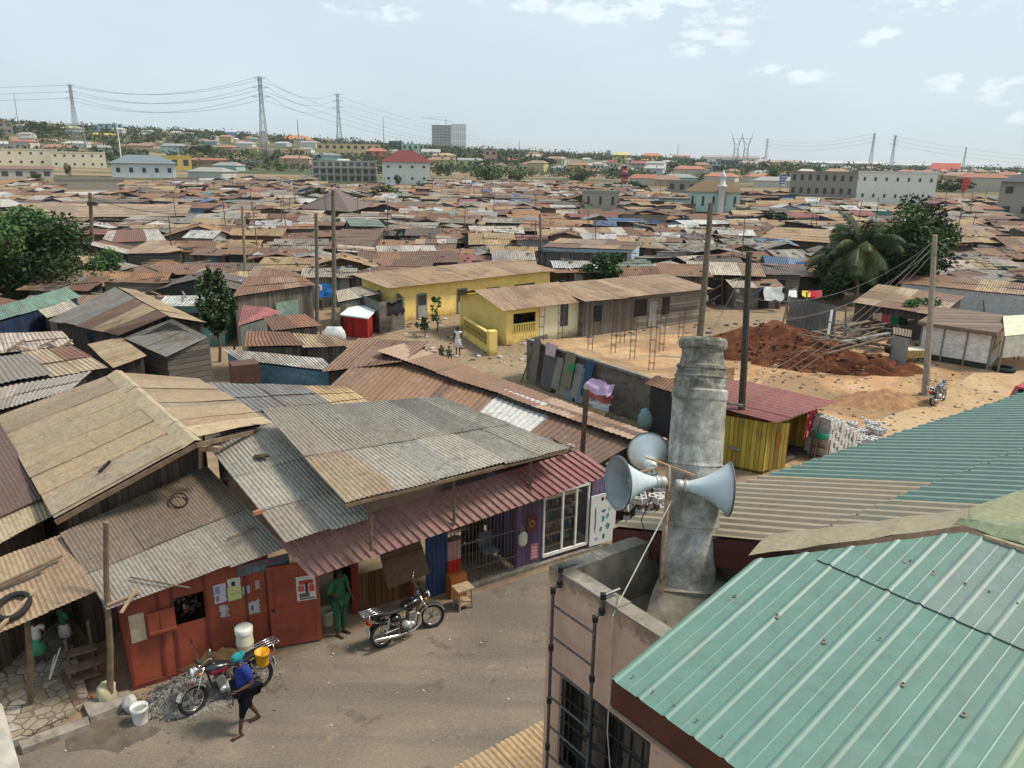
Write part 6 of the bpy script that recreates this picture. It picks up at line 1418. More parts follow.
for k, (f0, f1_, z0_, z1_, c) in enumerate(PAN):
    m = MB(); a, b = along(f0, z0_, .5), along(f1_, z0_, .5); c2, d2 = along(f1_, z1_, .2), along(f0, z1_, .2); m.slab([a, b, c2, d2], .03, c)
    tag(m.build('scrap_sheet', M_ATTR), 'scrap sheet panel leaning in the row against the grey foundation wall', 'panel', 'scrap panels leaning on the foundation wall')
for k, (f0, f1_, z0_, z1_, c, lb) in enumerate(((.66, .84, 1.15, 1.6, (.60, .42, .62), 'lilac cloth laid over the pile by the foundation wall'), (.66, .84, .85, 1.15, (.26, .08, .08), 'dark red cloth under the lilac cloth'), (.67, .84, .5, .85, (.38, .42, .45), 'pale blue-grey cloth below the dark red cloth'))):
    tarp([along(f0, z1_, .9), along(f1_, z1_, .9), along(f1_, z0_, 1.2), along(f0, z0_, 1.2)], 8, .1, c, 'cloth', lb, k)
m = MB(); m.slab([along(.68, .5, 1.3), along(.84, .55, 1.3), along(.83, 0, 1.6), along(.7, 0, 1.6)], .05, (.30, .20, .12)); tag(m.build('board', M_ATTR), 'brown board leaning below the coloured cloths', 'board')
tarp([along(.22, 2.3, .3), along(.32, 2.3, .3), along(.32, 1.75, .5), along(.24, 1.8, .5)], 5, .05, (.5, .36, .38), 'cloth', 'pale pink cloth hung high on the foundation wall', 12)
tarp([along(.44, 1.7, .5), along(.50, 1.75, .5), along(.49, 1.45, .6), along(.45, 1.4, .6)], 5, .05, (.03, .25, .10), 'cloth', 'small green cloth hung on the foundation wall', 13)
loose('timber', 'long timber leaning against the left end of the foundation wall', 'timber', P(521, 382), along(.09, 1.9, .1), .12, .06, M_WOOD)
m = MB(); m.ball(P(646, 420, .5), (.35, .35, .5), 10, (.20, .30, .32), None, .2); tag(m.build('water_barrel', M_ATTR, None, True), 'pale blue barrel standing left of the blue kiosk', 'barrel')
rg = random.Random(12)
for k in range(9): p = P(628 + rg.uniform(-14, 18), 410 + rg.uniform(-12, 10), .1); m = MB(); m.ball(p, (rg.uniform(.1, .25),) * 3, 8, jit((.25, .2, .15), .2, rg), None, .9); tag(m.build('rubble_stone', M_ATTR), 'rubble stone lying beside the blue barrel', 'stone', 'rubble stones beside the barrel')
t, q = quadroof_house('blue_kiosk', 'dark kiosk with blue posts and rusty roof half hidden by the pillar', 'kiosk', Z((655, 376, 2.3), (700, 384, 2.3), (690, 398, 2.0), (645, 384, 2.0)), [RUST, BRN], (.03, .03, .035), M_ATTR, su=1, sv=3, seed=4)
m = MB(); a = P(655, 424); m.bar(a, z_(a, 2.1), .14, .14, (.03, .08, .2)); b = P(668, 430); m.bar(b, z_(b, 1.8), .2, .2, (.25, .24, .21)); m.build('post', M_ATTR, t)
KY = (.44, .34, .06)
kd0 = P(735, 468); kd1 = P(762, 475); kfr = P(812, 452)
fdir = (kfr - kd1); fdir.z = 0; FW = fdir.length; fdir.normalize(); sdir = V((-fdir.y, fdir.x, 0))   # sdir: back
ky = thing('yellow_kiosk', 'yellow plank kiosk with red-brown sheet roof and open cupboard door', 'kiosk', kd1)
KB = kd1 + V((-fdir.y, fdir.x, 0)) * 3.2; KHz = 1.95
c00 = kd1; c10 = kd1 + fdir * FW; sd_ = (P(700, 462) - kd1); sd_.z = 0; sdn = sd_.normalized(); c01 = c00 + sdn * 2.9; c11 = c10 + sdn * 2.9; occ(c00, c10, c11, c01, pad=.8)
m = MB(); 
def kq(a, b, z0, z1, c=KY): L = (b - a).length; m.face([(a.x, a.y, z0), (b.x, b.y, z0), (b.x, b.y, z1), (a.x, a.y, z1)], c, [(0, z0), (L, z0), (L, z1), (0, z1)])
kq(c01, c00, 0, KHz); kq(c11, c01, 0, KHz); kq(c10, c11, 0, KHz); o0 = c00 + fdir * .35; o1 = c10 - fdir * .12; kq(c00, o0, 0, KHz); kq(o1, c10, 0, KHz); kq(o0, o1, 1.75, KHz)
m.build('wall', M_PLANK, ky)
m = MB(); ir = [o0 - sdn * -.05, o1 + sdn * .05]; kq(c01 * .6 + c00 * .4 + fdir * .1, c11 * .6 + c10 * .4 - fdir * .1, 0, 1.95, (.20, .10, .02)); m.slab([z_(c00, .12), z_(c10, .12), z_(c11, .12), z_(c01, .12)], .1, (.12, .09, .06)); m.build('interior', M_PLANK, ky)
m = MB(); a = c00 + fdir * .35; b = a + (fdir * .42 - sdn * .36); kq(a, b, .1, 1.85, (.42, .30, .08)); dko = m.build('door', M_PLANK, ky)
m = MB(); kp = a.lerp(b, .5) - sdn * .02 - fdir * .02; m.face([V((a.lerp(b, .25 + .25 * (1 + math.cos(g)) * .7).x, a.lerp(b, .25 + .25 * (1 + math.cos(g)) * .7).y, 1.25 + .33 * math.sin(g))) - sdn * .0 + V((-.0, -.03, 0)) for g in [k * .63 for k in range(10)]], (.33, .14, .02)); m.build('rust_stain', M_ATTR, dko)
m = MB(); rz_ = 2.3
kr = [P(735, 378, 2.65), P(765, 373, 2.7), P(819, 395, 2.45), P(778, 405, 2.3)]
kr = [z_(c01, 2.4) + sdn * .3 - fdir * .3, z_(c11, 2.3) + sdn * .3 + fdir * .35, z_(c10, 2.02) - sdn * .45 + fdir * .35, z_(c00, 2.1) - sdn * .45 - fdir * .3]
sheets(m, *kr, [(.24, .08, .075), (.27, .10, .09)], su=.9, sv=6, pitch=.26, amp=.03, seed=3); m.build('roof', M_MAR, ky)
m = MB(); a, b = c10 - fdir * .95, c10 - fdir * .12; kq(a - sdn * .06, b - sdn * .06, .75, 1.9, (.38, .02, .02)); 
for k in range(12): x_ = random.random() * .8; z1_ = random.uniform(.85, 1.8); p = a.lerp(b, x_) - sdn * .09; m.box((p.x, p.y, z1_), (.12, .03, .1), math.atan2(fdir.y, fdir.x), random.choice([(.5, .45, .42), (.45, .03, .03), (.05, .06, .12), (.5, .3, .3)]))
m.build('notice_panel', M_ATTR, ky)
t = thing('crate_stand', 'stacked wooden crates with a green tub on top at the yellow kiosk door', 'stand', P(802, 462)); p = c10 - fdir * .55 - sdn * .5
m = MB()
for z in (.1, .45, .8): m.box((p.x, p.y, z), (.6, .45, .04), .6, (.2, .13, .08))
for (dx, dy) in ((-.25, -.2), (.25, -.2), (.25, .2), (-.25, .2)): m.bar(p + V((dx, dy, 0)), p + V((dx, dy, .8)), .05, .05, (.15, .1, .06))
m.build('shelf', M_ATTR, t); m = MB(); m.lathe([(.25, .82), (.32, 1.05), (.28, 1.05), (.22, .85)], 16, Matrix.Translation((p.x, p.y, 0)), (.02, .28, .16)); m.build('tub', M_ATTR, t, True)
t = thing('pipe_railing', 'low dark steel pipe railing between the roof edge and the yellow kiosk', 'railing', P(745, 480))
rl = [P(712, 487, 1.0), P(748, 500, 1.0), P(795, 478, 1.0)]; m = MB(); m.path(rl, .05, n=6); m.path([p - V((0, 0, .4)) for p in rl], .035, n=6); m.build('rail', M_BLACK, t)
for p in rl + [rl[1].lerp(rl[2], .5)]: m = MB(); m.tube((p.x, p.y, 0), p, .04, n=6); m.build('post', M_BLACK, t)
bm = MB(); bm.box((0, 0, .1), (.44, .19, .19)); 
for x in (-.1, .1): bm.box((x, 0, .1965), (.12, .09, .002), 0, (.07, .07, .065)); bm.box((x, -.0955, .1), (.06, .002, .09), 0, (.1, .1, .095))
M_CB = attr_mat('concrete_block', rough=.95, var=.25, scale=8, dirt=.3, dirtc=(.2, .17, .14)); bm.c = [tuple(v * .50 if v == 1 else v for v in c) for c in bm.c]; BLK = bm.mesh('concrete_block', M_CB)
rg = random.Random(77)
def block(p, rz, tilt=0, lb='grey hollow concrete block in the stack beside the yellow kiosk', gp='concrete blocks stacked beside the yellow kiosk'):
    o = bpy.data.objects.new('concrete_block', BLK); col.objects.link(o); o.location = p; o.rotation_euler = (tilt, tilt * .6, rz); tag(o, lb, 'block', gp)
s0, s1 = P(822, 458), P(852, 447); bd = (s1 - s0); bd.z = 0; bl = bd.length; bd.normalize(); bn = V((-bd.y, bd.x, 0))
for i in range(int(bl / .24) + 1):
    hh = int(8 - i * .55 + rg.random())
    for k in range(hh):
        for r_ in range(2): p = s0 + bd * (i * .24 + rg.uniform(-.02, .02)) + bn * (r_ * .5 + rg.uniform(-.03, .03)); block(V((p.x, p.y, k * .198)), math.atan2(bn.y, bn.x) + rg.uniform(-.08, .08))
for k in range(26): p = P(864 + rg.uniform(-16, 18), 438 + rg.uniform(-12, 10)); block(V((p.x, p.y, rg.choice([0, 0, .1, .2]))), rg.random() * 3, rg.uniform(-.4, .4), 'concrete block lying in the loose pile right of the block stack', 'loose concrete blocks beside the stack')
for k in range(34): p = P(640 + rg.uniform(-24, 26), 508 + rg.uniform(-12, 14)); block(V((p.x, p.y, rg.choice([0, .2, .4, .6]))), rg.random() * 3, rg.uniform(-.3, .3), 'pale concrete block in the heap beyond the banner, behind the horn speakers', 'pale concrete blocks heaped beyond the banner')
n = NT('red_earth'); wv = n.coord(); a = n.ramp(n.noise(wv, .8, 6, .7, .6), [(.3, (.06, .024, .013)), (.5, (.11, .042, .022)), (.72, (.22, .10, .05))]); n.bump(n.noise(wv, 5, 6, .75), .9, .08); M_RE = n.out(a, .98, 0, .05)
hc = P(770, 350); heap('red_earth_heap', None, V((hc.x, hc.y, 0)), 5.2, 3.0, 1.7, .1, M_RE, 50, .22, 'stuff', None, 3, 1.15)
hc = P(836, 366); heap('red_earth_heap', None, V((hc.x, hc.y, 0)), 4.6, 2.0, .85, -.15, M_RE, 40, .5, 'stuff', None, 5, 1.3)
hc = P(880, 402); heap('brown_earth_heap', None, V((hc.x, hc.y, 0)), 2.6, 1.3, .5, .2, paint((.30, .17, .09), .98, var=.4, scale=3, bump=.5), 26, .5, 'stuff', None, 7)
rg = random.Random(71); m = MB()
for k in range(900):
    x, y = rg.gauss(800, 48), rg.gauss(366, 13); r = ray(x, y); p = P(x, y); h0_ = 0
    for (cx_, cy_, rx, ry, hh, pw, rz0) in ((770, 350, 5.2, 3.0, 1.7, 1.15, .1), (836, 366, 4.6, 2.0, .85, 1.3, -.15)):
        c_ = P(cx_, cy_); dx_, dy_ = p.x - c_.x, p.y - c_.y; u_ = (dx_ * math.cos(rz0) + dy_ * math.sin(rz0)) / rx; v_ = (-dx_ * math.sin(rz0) + dy_ * math.cos(rz0)) / ry; h0_ = max(h0_, hh * (1 - math.hypot(u_, v_) ** pw))
    if h0_ < .04 and rg.random() < .8: continue
    s_ = rg.uniform(.03, .11) * (1 if h0_ > .04 else .6); m.box((p.x, p.y, h0_ + s_ * .2), (s_ * 1.6, s_ * 1.2, s_), rg.random() * 3, jit(rg.choice([(.13, .05, .026), (.2, .09, .045), (.08, .035, .02)]), .3, rg))
tag(m.build('soil_clods', M_ATTR), kind='stuff')
PW = paint((.15, .135, .10), .9, var=.4, scale=9, bump=.3, dirt=.5, dirtc=(.05, .05, .035))
_, _, P700 = pole_t('thick mossy wooden pole rising behind the concrete pillar', 694, 398, 711, 203, .17, .12, PW)
_, b_, PDK = pole_t('dark wooden utility pole with crossarms beside the yellow kiosk', 738, 468, 749, 252, .14, .10, paint((.06, .055, .045), .9, var=.4, scale=9))
PLN = b_.lerp(PDK, .0)
for (x, y, w_) in ((722, 404, 22), (731, 449, 14)):
    a = PV(x - 4, y - 2, b_ + V((0, -.15, 0)), V((1, 0, 0))); m = MB(); m.bar(a, a + V((w_ / 25, 0, -.12)), .09, .09); tag(m.build('cross_arm', M_CONC), 'pale crossarm bolted to the dark utility pole, ' + ('upper' if y < 420 else 'lower') + ' one', 'crossarm')
_, _, P930 = pole_t('tall grey utility pole standing at the dirt road by the small motorcycle', 925, 395, 935, 235, .17, .11, paint((.30, .27, .22), .9, var=.3, scale=6))
_, _, P333 = pole_t('right and taller of the twin wooden poles above the red kiosk', 334, 336, 333, 190, .15, .11, PW)
pole_t('left and shorter of the twin wooden poles above the red kiosk', 317, 332, 316, 213, .13, .1, PW)
_, _, P243 = pole_t('pale wooden pole standing right of the small tree above the roofs', 246, 297, 242, 206, .12, .1, paint((.26, .22, .14), .9, var=.3))
_, _, P90 = pole_t('dark wooden utility pole beside the big tree', 93, 275, 90, 193, .2, .15, M_WOOD)
_, _, P540 = pole_t('thin grey pole behind the yellow house', 541, 270, 540, 214, .12, .1, PW)
m = MB(); tp_ = P90; m.bar(tp_ + V((-.3, 0, -.9)), tp_ + V((.5, 0, -.9)), .35, .3, (.05, .05, .05)); tag(m.build('transformer', M_ATTR), 'small dark transformer on the pole by the big tree', 'transformer')
rg = random.Random(5)
for k, (x, y, yt) in enumerate(((320, 355, 322), (404, 277, 250), (358, 283, 262), (60, 330, 290), (153, 305, 280), (98, 300, 272), (236, 378, 345), (575, 300, 272), (805, 335, 292), (845, 352, 305), (786, 345, 300), (985, 330, 300), (722, 305, 275), (598, 262, 240), (660, 250, 225), (478, 262, 232), (818, 250, 214))):
    _ = pole_t(['dark short pole in front of the twin poles', 'dark pole on the roofs behind the yellow house', 'thin pole beside the yellow house roof', 'thin antenna pole above the green roof', 'short pole behind the striped roofs', 'short pole left of the striped roofs', 'pole rising beside the boxed chimney', 'thin pole behind the plank house', 'pale thin pole by the leaning corrugated fence', 'thin pole in front of the timber heap', 'leaning pole by the corrugated fence', 'dark thin pole behind the silver kiosk', 'pole among the roofs right of the mossy pole', 'thin pole among roofs behind the plank house', 'thin pole far behind the plank house', 'thin pole far behind the yellow house', 'thin pole left of the coconut palm'][k], x, y, x + rg.uniform(-2, 2), yt, .07, .05, M_WOOD if k % 2 == 0 else PW)
def wire(a, b, sag, r, label, grp=None, mat=None, name='cable'):
    m = MB(); n_ = 14; m.path([a.lerp(b, k / n_) - V((0, 0, sag * 4 * (k / n_) * (1 - k / n_))) for k in range(n_ + 1)], r, n=4); tag(m.build(name, mat or M_BLACK), label, 'cable', grp)
M_WIRE = paint((.16, .155, .15), .7)
for k in range(3): wire(P930 - V((0, 0, .2 + .35 * k)), PDK + V((6, -4, -1.6 - .4 * k)) if False else PV(742, 385 + 9 * k, b_, V((1, 0, 0))), .7, .009, 'slack wire running from the tall grey pole toward the yellow kiosk', 'wires from the tall grey pole', M_WIRE)
for k in range(3): wire(P930 - V((0, 0, .2 + .3 * k)), P(1075, 300 + 8 * k, 5), .4,   .009, 'wire leaving the tall grey pole to the right', 'wires from the tall grey pole to the right', M_WIRE)
for k in range(2): wire(P930 - V((0, 0, .3 + .3 * k)), P(760, 300 + 20 * k, 5), .9,   .009, 'wire from the tall grey pole toward the corrugated fence', 'wires from the tall grey pole to the left', M_WIRE)
wire(PDK - V((0, 0, .4)), P(672, 395, 3.2), .2, .012, 'guy wire from the top of the dark utility pole to the blue kiosk', None, M_WIRE)
wire(P333 - V((0, 0, .2)), P243 - V((0, 0, .2)), .5, .02, 'wire between the twin poles and the pale pole', None, M_BLACK)
wire(P90 - V((0, 0, .4)), P243 - V((0, 0, .2)), .8, .02, 'wire from the transformer pole to the pale pole', None, M_BLACK)
t = thing('tarpaulin_kiosk', 'kiosk wrapped in silver tarpaulin with brown plank roof beside the dirt road', 'kiosk', P(950, 365))
T0, T1 = P(917, 358), P(986, 370); T2 = P(1003, 352); T3 = T0 + (T2 - T1); TZ = 1.95; occ(T0, T1, T2, T3, pad=1)
n = NT('silver_tarpaulin'); wv = n.coord('UV'); a = n.ramp(n.noise(wv, 1.4, 5, .65, 1.5), [(.3, (.55, .54, .53)), (.6, (.8, .79, .77))]); n.bump(n.noise(wv, 1.8, 5, .6, 2.2), 1.0, .15); M_TARP = n.out(a, .38, .15, .6)
m = MB(); d = T1 - T0; L = d.length; NX = 20
for k in range(NX):
    a_, b_ = T0.lerp(T1, k / NX), T0.lerp(T1, (k + 1) / NX); m.face([z_(a_, .35), z_(b_, .35), z_(b_, TZ), z_(a_, TZ)], (1, 1, 1), [(L * k / NX, 0), (L * (k + 1) / NX, 0), (L * (k + 1) / NX, 1.8), (L * k / NX, 1.8)])
m.build('tarpaulin_cover', M_TARP, t)
m = MB(); m.face([T1, T2, z_(T2, TZ), z_(T1, TZ)], (.42, .44, .36), [(0, 0), (3, 0), (3, 2), (0, 2)]); m.face([T0 + V((0, .05, 0)), T1 + V((0, .05, 0)), z_(T1, .4), z_(T0, .4)], (.04, .045, .03)); m.face([T3, T0, z_(T0, TZ), z_(T3, TZ)], (.3, .3, .27)); m.face([T2, T3, z_(T3, TZ), z_(T2, TZ)], (.3, .3, .27)); m.build('wall', M_ATTR, t)
for f in (.0, .33, .66, 1): m = MB(); p = T0.lerp(T1, f) + V((0, -.03, 0)); m.bar(p, z_(p, TZ), .08, .06, (.25, .23, .2)); m.build('post', M_ATTR, t)
for (f0, f1_, z0_, z1_) in ((.1, .5, .1, 1.0), (.55, .9, .1, 1.0), (.2, .85, 1.2, 1.9)): facefeat(t, T1, T2, f0, f1_, z0_, z1_, (.62, .63, .56), 'shutter_panel', .04)
m = MB(); cc = (T0 + T1 + T2 + T3) / 4; m.slab([z_(p, TZ + .2) + V(((p - cc).x, (p - cc).y, 0)).normalized() * .4 for p in (T0, T1, T2, T3)], .2, (.20, .15, .115)); m.build('roof', M_PLANKH, t)
t = thing('market_table', 'small table under a yellow patterned cloth left of the silver kiosk', 'table', P(910, 362)); p = P(911, 362)
m = MB(); m.box((p.x, p.y, .75), (1.3, .8, .05), .1, (.62, .58, .5)); m.build('table_top', M_ATTR, t); m = MB(); m.box((p.x, p.y, .55), (1.34, .84, .4), .1, (.42, .30, .12)); m.build('tablecloth', M_CLOTH, t)
for (dx, dy) in ((-.55, -.3), (.55, -.3), (.55, .3), (-.55, .3)): m = MB(); m.bar(p + V((dx, dy, 0)), p + V((dx, dy, .6)), .06, .06, (.1, .05, .04)); m.build('leg', M_ATTR, t)
t, q = quadroof_house('tin_booth', 'narrow grey tin booth with rusty lid left of the market table', 'booth', Z((893, 327, 1.9), (912, 330, 1.9), (911, 338, 1.7), (893, 334, 1.7)), [(.22, .16, .12)], (.30, .29, .27), M_ATTR, su=1, sv=2, seed=2, inset=.1)
m = MB(); a, b = P(882, 350), P(895, 352); m.slab([z_(a, .02), z_(b, .02), z_(b + V((.2, .3, 0)), 1.5), z_(a + V((.8, .3, 0)), 1.5)], .04, (.28, .20, .12)); tag(m.build('board', M_ATTR), 'brown board leaning beside the tin booth', 'board')
t = thing('handcart', 'small black handcart with one wheel standing left of the market table', 'cart', P(893, 360)); p = P(893, 360)
m = MB(); m.box((p.x, p.y, .55), (.8, .6, .3), .3, (.02, .02, .02)); m.build('tray', M_ATTR, t); m = MB(); Mx = Matrix.Translation((p.x + .2, p.y - .1, .25)); m.path([Mx @ V((.2 * math.cos(g), 0, .2 * math.sin(g))) for g in [k * .52 for k in range(12)]], .05, n=6, closed=True); m.build('wheel', M_TYRE, t)
m = MB(); m.bar(p + V((-.3, 0, .5)), p + V((-1.0, .1, .8)), .05, .05, (.05, .05, .05)); m.bar(p + V((-.3, -.2, .5)), p + V((-.35, -.2, 0)), .05, .05, (.05, .05, .05)); m.build('handle', M_ATTR, t)
m = MB(); c_ = P(1004, 369, .12); m.path([c_ + V((.45 * math.cos(g), .45 * math.sin(g), 0)) for g in [k * math.pi / 10 for k in range(20)]], .13, n=8, closed=True); tag(m.build('tyre', M_TYRE, None, True), 'black tyre lying flat on the dirt beside the silver kiosk', 'tyre')
t = thing('market_stall', 'white and yellow fabric stall at the right frame edge beyond the silver kiosk', 'stall', P(1040, 350))
m = MB(); q = Z((1003, 316, 2.4), (1070, 312, 2.6), (1070, 330, 2.2), (1005, 336, 2.0)); m.slab(q, .06, (.62, .6, .45)); m.build('canopy', M_CLOTH, t); m = MB(); m.face([q[3], q[2], q[2] - V((0, 0, 1.2)), q[3] - V((0, 0, 1.2))], (.55, .55, .5)); m.build('side_sheet', M_CLOTH, t)
for p in q: m = MB(); m.bar(z_(p, 0), p, .08, .08, (.2, .18, .15)); m.build('post', M_ATTR, t)
rg = random.Random(3)
p = P(1015, 358); person('person seated at the stall at the right frame edge, in dark red', V((p.x, p.y, 0)), V((-.4, -1, 0)).normalized(), kid, (.14, .02, .03), (.03, .03, .04), 1.6, .9, 1.45, hands=False)
t = thing('parked_car', 'red car cut off by the right frame edge on the dirt road', 'car', P(1030, 420)); cp = P(1035, 418)
cdir = V((.72, .69, 0)).normalized(); cq = V((-cdir.y, cdir.x, 0))
def cpt(x, y, z): p = cp + cdir * x + cq * y; return V((p.x, p.y, z))
secs = [(-2.0, .62, .45, .75), (-1.85, .78, .4, .95), (-1.1, .84, .35, 1.02), (-.9, .84, .35, 1.05), (.9, .84, .35, 1.05), (1.6, .82, .35, .98), (2.05, .7, .4, .8)]
def loft(secs, N=16, ex=.5):
    m = MB(); i0 = 0
    for (x, w_, zb, zt) in secs:
        for k in range(N): g = 2 * math.pi * k / N; e = lambda v: math.copysign(abs(v) ** ex, v); m.v.append(tuple(cpt(x, w_ * e(math.cos(g)), (zb + zt) / 2 + (zt - zb) / 2 * e(math.sin(g)))))
    for a in range(len(secs) - 1):
        for k in range(N): m.f.append((a * N + k, a * N + (k + 1) % N, (a + 1) * N + (k + 1) % N, (a + 1) * N + k)); m.c.append((1, 1, 1)); m.uv.append([(0, 0)] * 4)
    for a, rv in ((0, 0), (len(secs) - 1, 1)): q = [a * N + k for k in range(N)]; m.f.append(tuple(q if not rv else reversed(q))); m.c.append((1, 1, 1)); m.uv.append([(0, 0)] * N)
    return m
M_CAR = paint((.42, .02, .03), .3, .1, var=.1, spec=.6)
loft(secs).build('body', M_CAR, t, True); loft([(-1.75, .7, 1.0, 1.12), (-1.35, .68, 1.0, 1.55), (.5, .66, 1.0, 1.58), (1.1, .66, 1.0, 1.06)]).build('window_band', M_GLASS, t, True)
loft([(-1.42, .6, 1.5, 1.58), (-1.2, .66, 1.5, 1.62), (.3, .64, 1.5, 1.64), (.6, .56, 1.5, 1.58)]).build('roof', M_CAR, t, True)
for s_ in (-1, 1):
    for (x0, x1) in ((-1.85, -1.35), (.5, 1.1), (-.3, -.3)): m = MB(); m.bar(cpt(x0, s_ * .74, 1.03), cpt(x1, s_ * .64, 1.58), .07, .07); m.build('window_pillar', M_CAR, t)
    for x in (-1.25, 1.3): m = MB(); m.tube(cpt(x, s_ * .84, .32), cpt(x, s_ * .68, .32), .32, n=18); wo = m.build('wheel', M_TYRE, t); m = MB(); m.tube(cpt(x, s_ * .855, .32), cpt(x, s_ * .84, .32), .18, n=12); m.build('rim', M_ALU, wo)
    m = MB(); m.box(cpt(-1.93, s_ * .6, .8), (.12, .25, .2), math.atan2(cdir.y, cdir.x)); m.build('tail_light', paint((.4, .02, .02), .3), t)
t = thing('corrugated_fence', 'grey corrugated sheet fence propped by poles behind the red earth', 'fence', P(808, 340))
a, b = P(783, 338), P(833, 343); m = MB(); sheets(m, z_(a, 2.5) + V((.3, .2, 0)), z_(b, 2.3) + V((0, .2, 0)), b, a, [(.20, .20, .19), (.26, .26, .25), (.17, .165, .16)], su=.9, sv=1.3, seed=3, lift=.05, rag=.05); m.build('sheet', M_ROOF, t)
m = MB(); m.bar(P(776, 348), P(790, 296, 2.8), .12); m.build('prop', M_WOOD, t); m = MB(); m.bar(P(826, 350), P(832, 310, 2.2), .14, .14); m.build('prop', M_WHITE, t)
rg = random.Random(21)
for k in range(34):
    x, y = rg.uniform(838, 882), rg.uniform(322, 346); p = P(x, y, rg.uniform(.2, 1.6)); an = rg.uniform(-.6, .6); d = V((math.cos(an), math.sin(an), rg.uniform(-.35, .35))) * rg.uniform(.8, 2.2)
    loose('timber', 'weathered plank in the collapsed timber heap behind the red earth', 'timber', p - d, p + d, rg.uniform(.1, .35), .05, rg.choice([M_WOOD, M_WOOD, PW, paint((.22, .21, .2), .9)]), 'planks of the collapsed timber heap')
m = MB(); c_ = P(812, 330); 
for k, (x, c, lb) in enumerate(((793, (.6, .6, .6), 'white washing on the line above the corrugated fence'), (806, (.55, .45, .1), 'yellow washing on the line above the corrugated fence'), (812, (.4, .03, .04), 'red washing on the line above the corrugated fence'), (818, (.35, .06, .08), 'dark red washing at the end of the line above the corrugated fence'))): tarp(Z((x - 4, 291, 2.6), (x + 4, 291, 2.6), (x + 4, 297, 2.3), (x - 4, 297, 2.3)), 4, .08, c, 'laundry', lb, k)
for k, (x, c, lb) in enumerate(((878, (.65, .65, .65), 'white washing on the line by the small bush'), (887, (.5, .12, .2), 'pink washing on the line by the small bush'), (896, (.02, .25, .14), 'green washing on the line by the small bush'), (904, (.02, .03, .06), 'navy washing on the line by the small bush'))): tarp(Z((x - 5, 313 + k * 1.5, 2.1), (x + 4, 314 + k * 1.5, 2.1), (x + 4, 322 + k, 1.5), (x - 5, 321 + k, 1.5)), 4, .08, c, 'laundry', lb, k + 9)
loose('beam', 'long red-painted beam leaning on the collapsed timber', 'beam', P(852, 346), P(876, 318, 2.0), .12, .06, paint((.2, .08, .07), .8))
rg = random.Random(14); m = MB()
for k in range(1500):
    x, y = rg.uniform(400, 1000), rg.uniform(318, 450)
    if x < 600 and y > 372: continue
    p = P(x, y, .02); s_ = rg.uniform(.02, .085) * (1 + (y < 360)); m.box((p.x, p.y, s_ * .3), (s_ * 2, s_ * 1.3, s_ * .7), rg.random() * 3, jit(rg.choice([(.4, .33, .26), (.5, .48, .45), (.2, .15, .1), (.28, .2, .13), (.08, .08, .08)]), .25, rg))
tag(m.build('litter_and_stones', M_ATTR), kind='stuff')
rg = random.Random(15); m = MB()
for k in range(260):
    s_ = rg.uniform(-5, 16); o_ = rg.choice([rg.gauss(.55, .25), rg.uniform(.4, 7)]); p = SHL + SD * s_ + SN * o_; r_ = rg.uniform(.006, .022); m.box((p.x, p.y, .012 + r_ * .3), (r_ * 2.2, r_ * 1.4, r_ * .6), rg.random() * 3, jit(rg.choice([(.45, .42, .38), (.3, .24, .18), (.15, .12, .1), (.6, .58, .55)]), .25, rg))
tag(m.build('road_litter', M_ATTR), kind='stuff')
def leaf(m, p, s, rg, c):
    a = V((rg.gauss(0, 1), rg.gauss(0, 1), rg.gauss(0, .7))).normalized(); b = a.cross(V((rg.gauss(0, 1), rg.gauss(0, 1), rg.gauss(0, 1)))).normalized()
    a = a * s; b = b * s * .55; m.face([p - a, p - b, p + a, p + b], c)
def crown_leaves(m, cen, rad, n_, s, rg, cols, clumps=14, cr=.42):
    cl = []
    for k in range(clumps):
        while True:
            q = V((rg.uniform(-1, 1), rg.uniform(-1, 1), rg.uniform(-1, 1)))
            if .25 < q.length < 1: break
        q = q.normalized() * rg.uniform(.45, .85); cl.append((V((cen.x + q.x * rad[0], cen.y + q.y * rad[1], cen.z + q.z * rad[2])), rg.uniform(.7, 1.25) * cr, jit(rg.choice(cols), .3, rg)))
    for k in range(n_):
        c0, r_, cc = rg.choice(cl); d = V((rg.gauss(0, 1), rg.gauss(0, 1), rg.gauss(0, 1))).normalized() * (rg.random() ** .4) * r_
        leaf(m, c0 + V((d.x * rad[0], d.y * rad[1], d.z * rad[2])), s * rg.uniform(.6, 1.3), rg, jit(cc, .25, rg))
    return cl
def tree(label, base, h, rad, n_, s, cols=((.035, .07, .022), (.05, .10, .03), (.028, .055, .02)), clumps=14, name='tree', seed=1, trunk=.2, cz=None, group=None, cr=.42, cat='tree', lean=(0, 0)):
    rg = random.Random(seed); t = thing(name, label, cat, base, group)
    cz = cz if cz is not None else h - rad[2]; cen = base + V((lean[0], lean[1], cz)); m = MB(); cl = crown_leaves(m, cen, rad, n_, s, rg, cols, clumps, cr); m.build('crown', M_LEAF, t)
    m = MB(); fork = base + V((lean[0] * .5, lean[1] * .5, max(.4, cz - rad[2] * .7))); m.path([base, base.lerp(fork, .5) + V((.06 * h * .3, 0, 0)), fork], [trunk, trunk * .8, trunk * .65], 8)
    for c0, r_, cc in cl[:8]: m.path([fork, fork.lerp(c0, .5) + V((0, 0, .1 * rad[2])), c0], [trunk * .45, trunk * .3, trunk * .1], 5)
    m.build('trunk', M_WOOD, t); occ((base.x - .5, base.y - .5), (base.x + .5, base.y - .5), (base.x + .5, base.y + .5), pad=.5 + trunk); return t
tb = P(30, 318); tree('big dense green mango tree at the left edge behind the roofs', tb, 7.3, (5.3, 4.2, 3.1), 20000, .15, ((.036, .072, .022), (.052, .10, .028), (.026, .052, .018), (.075, .135, .038)), 46, seed=3, trunk=.35, cr=.34)
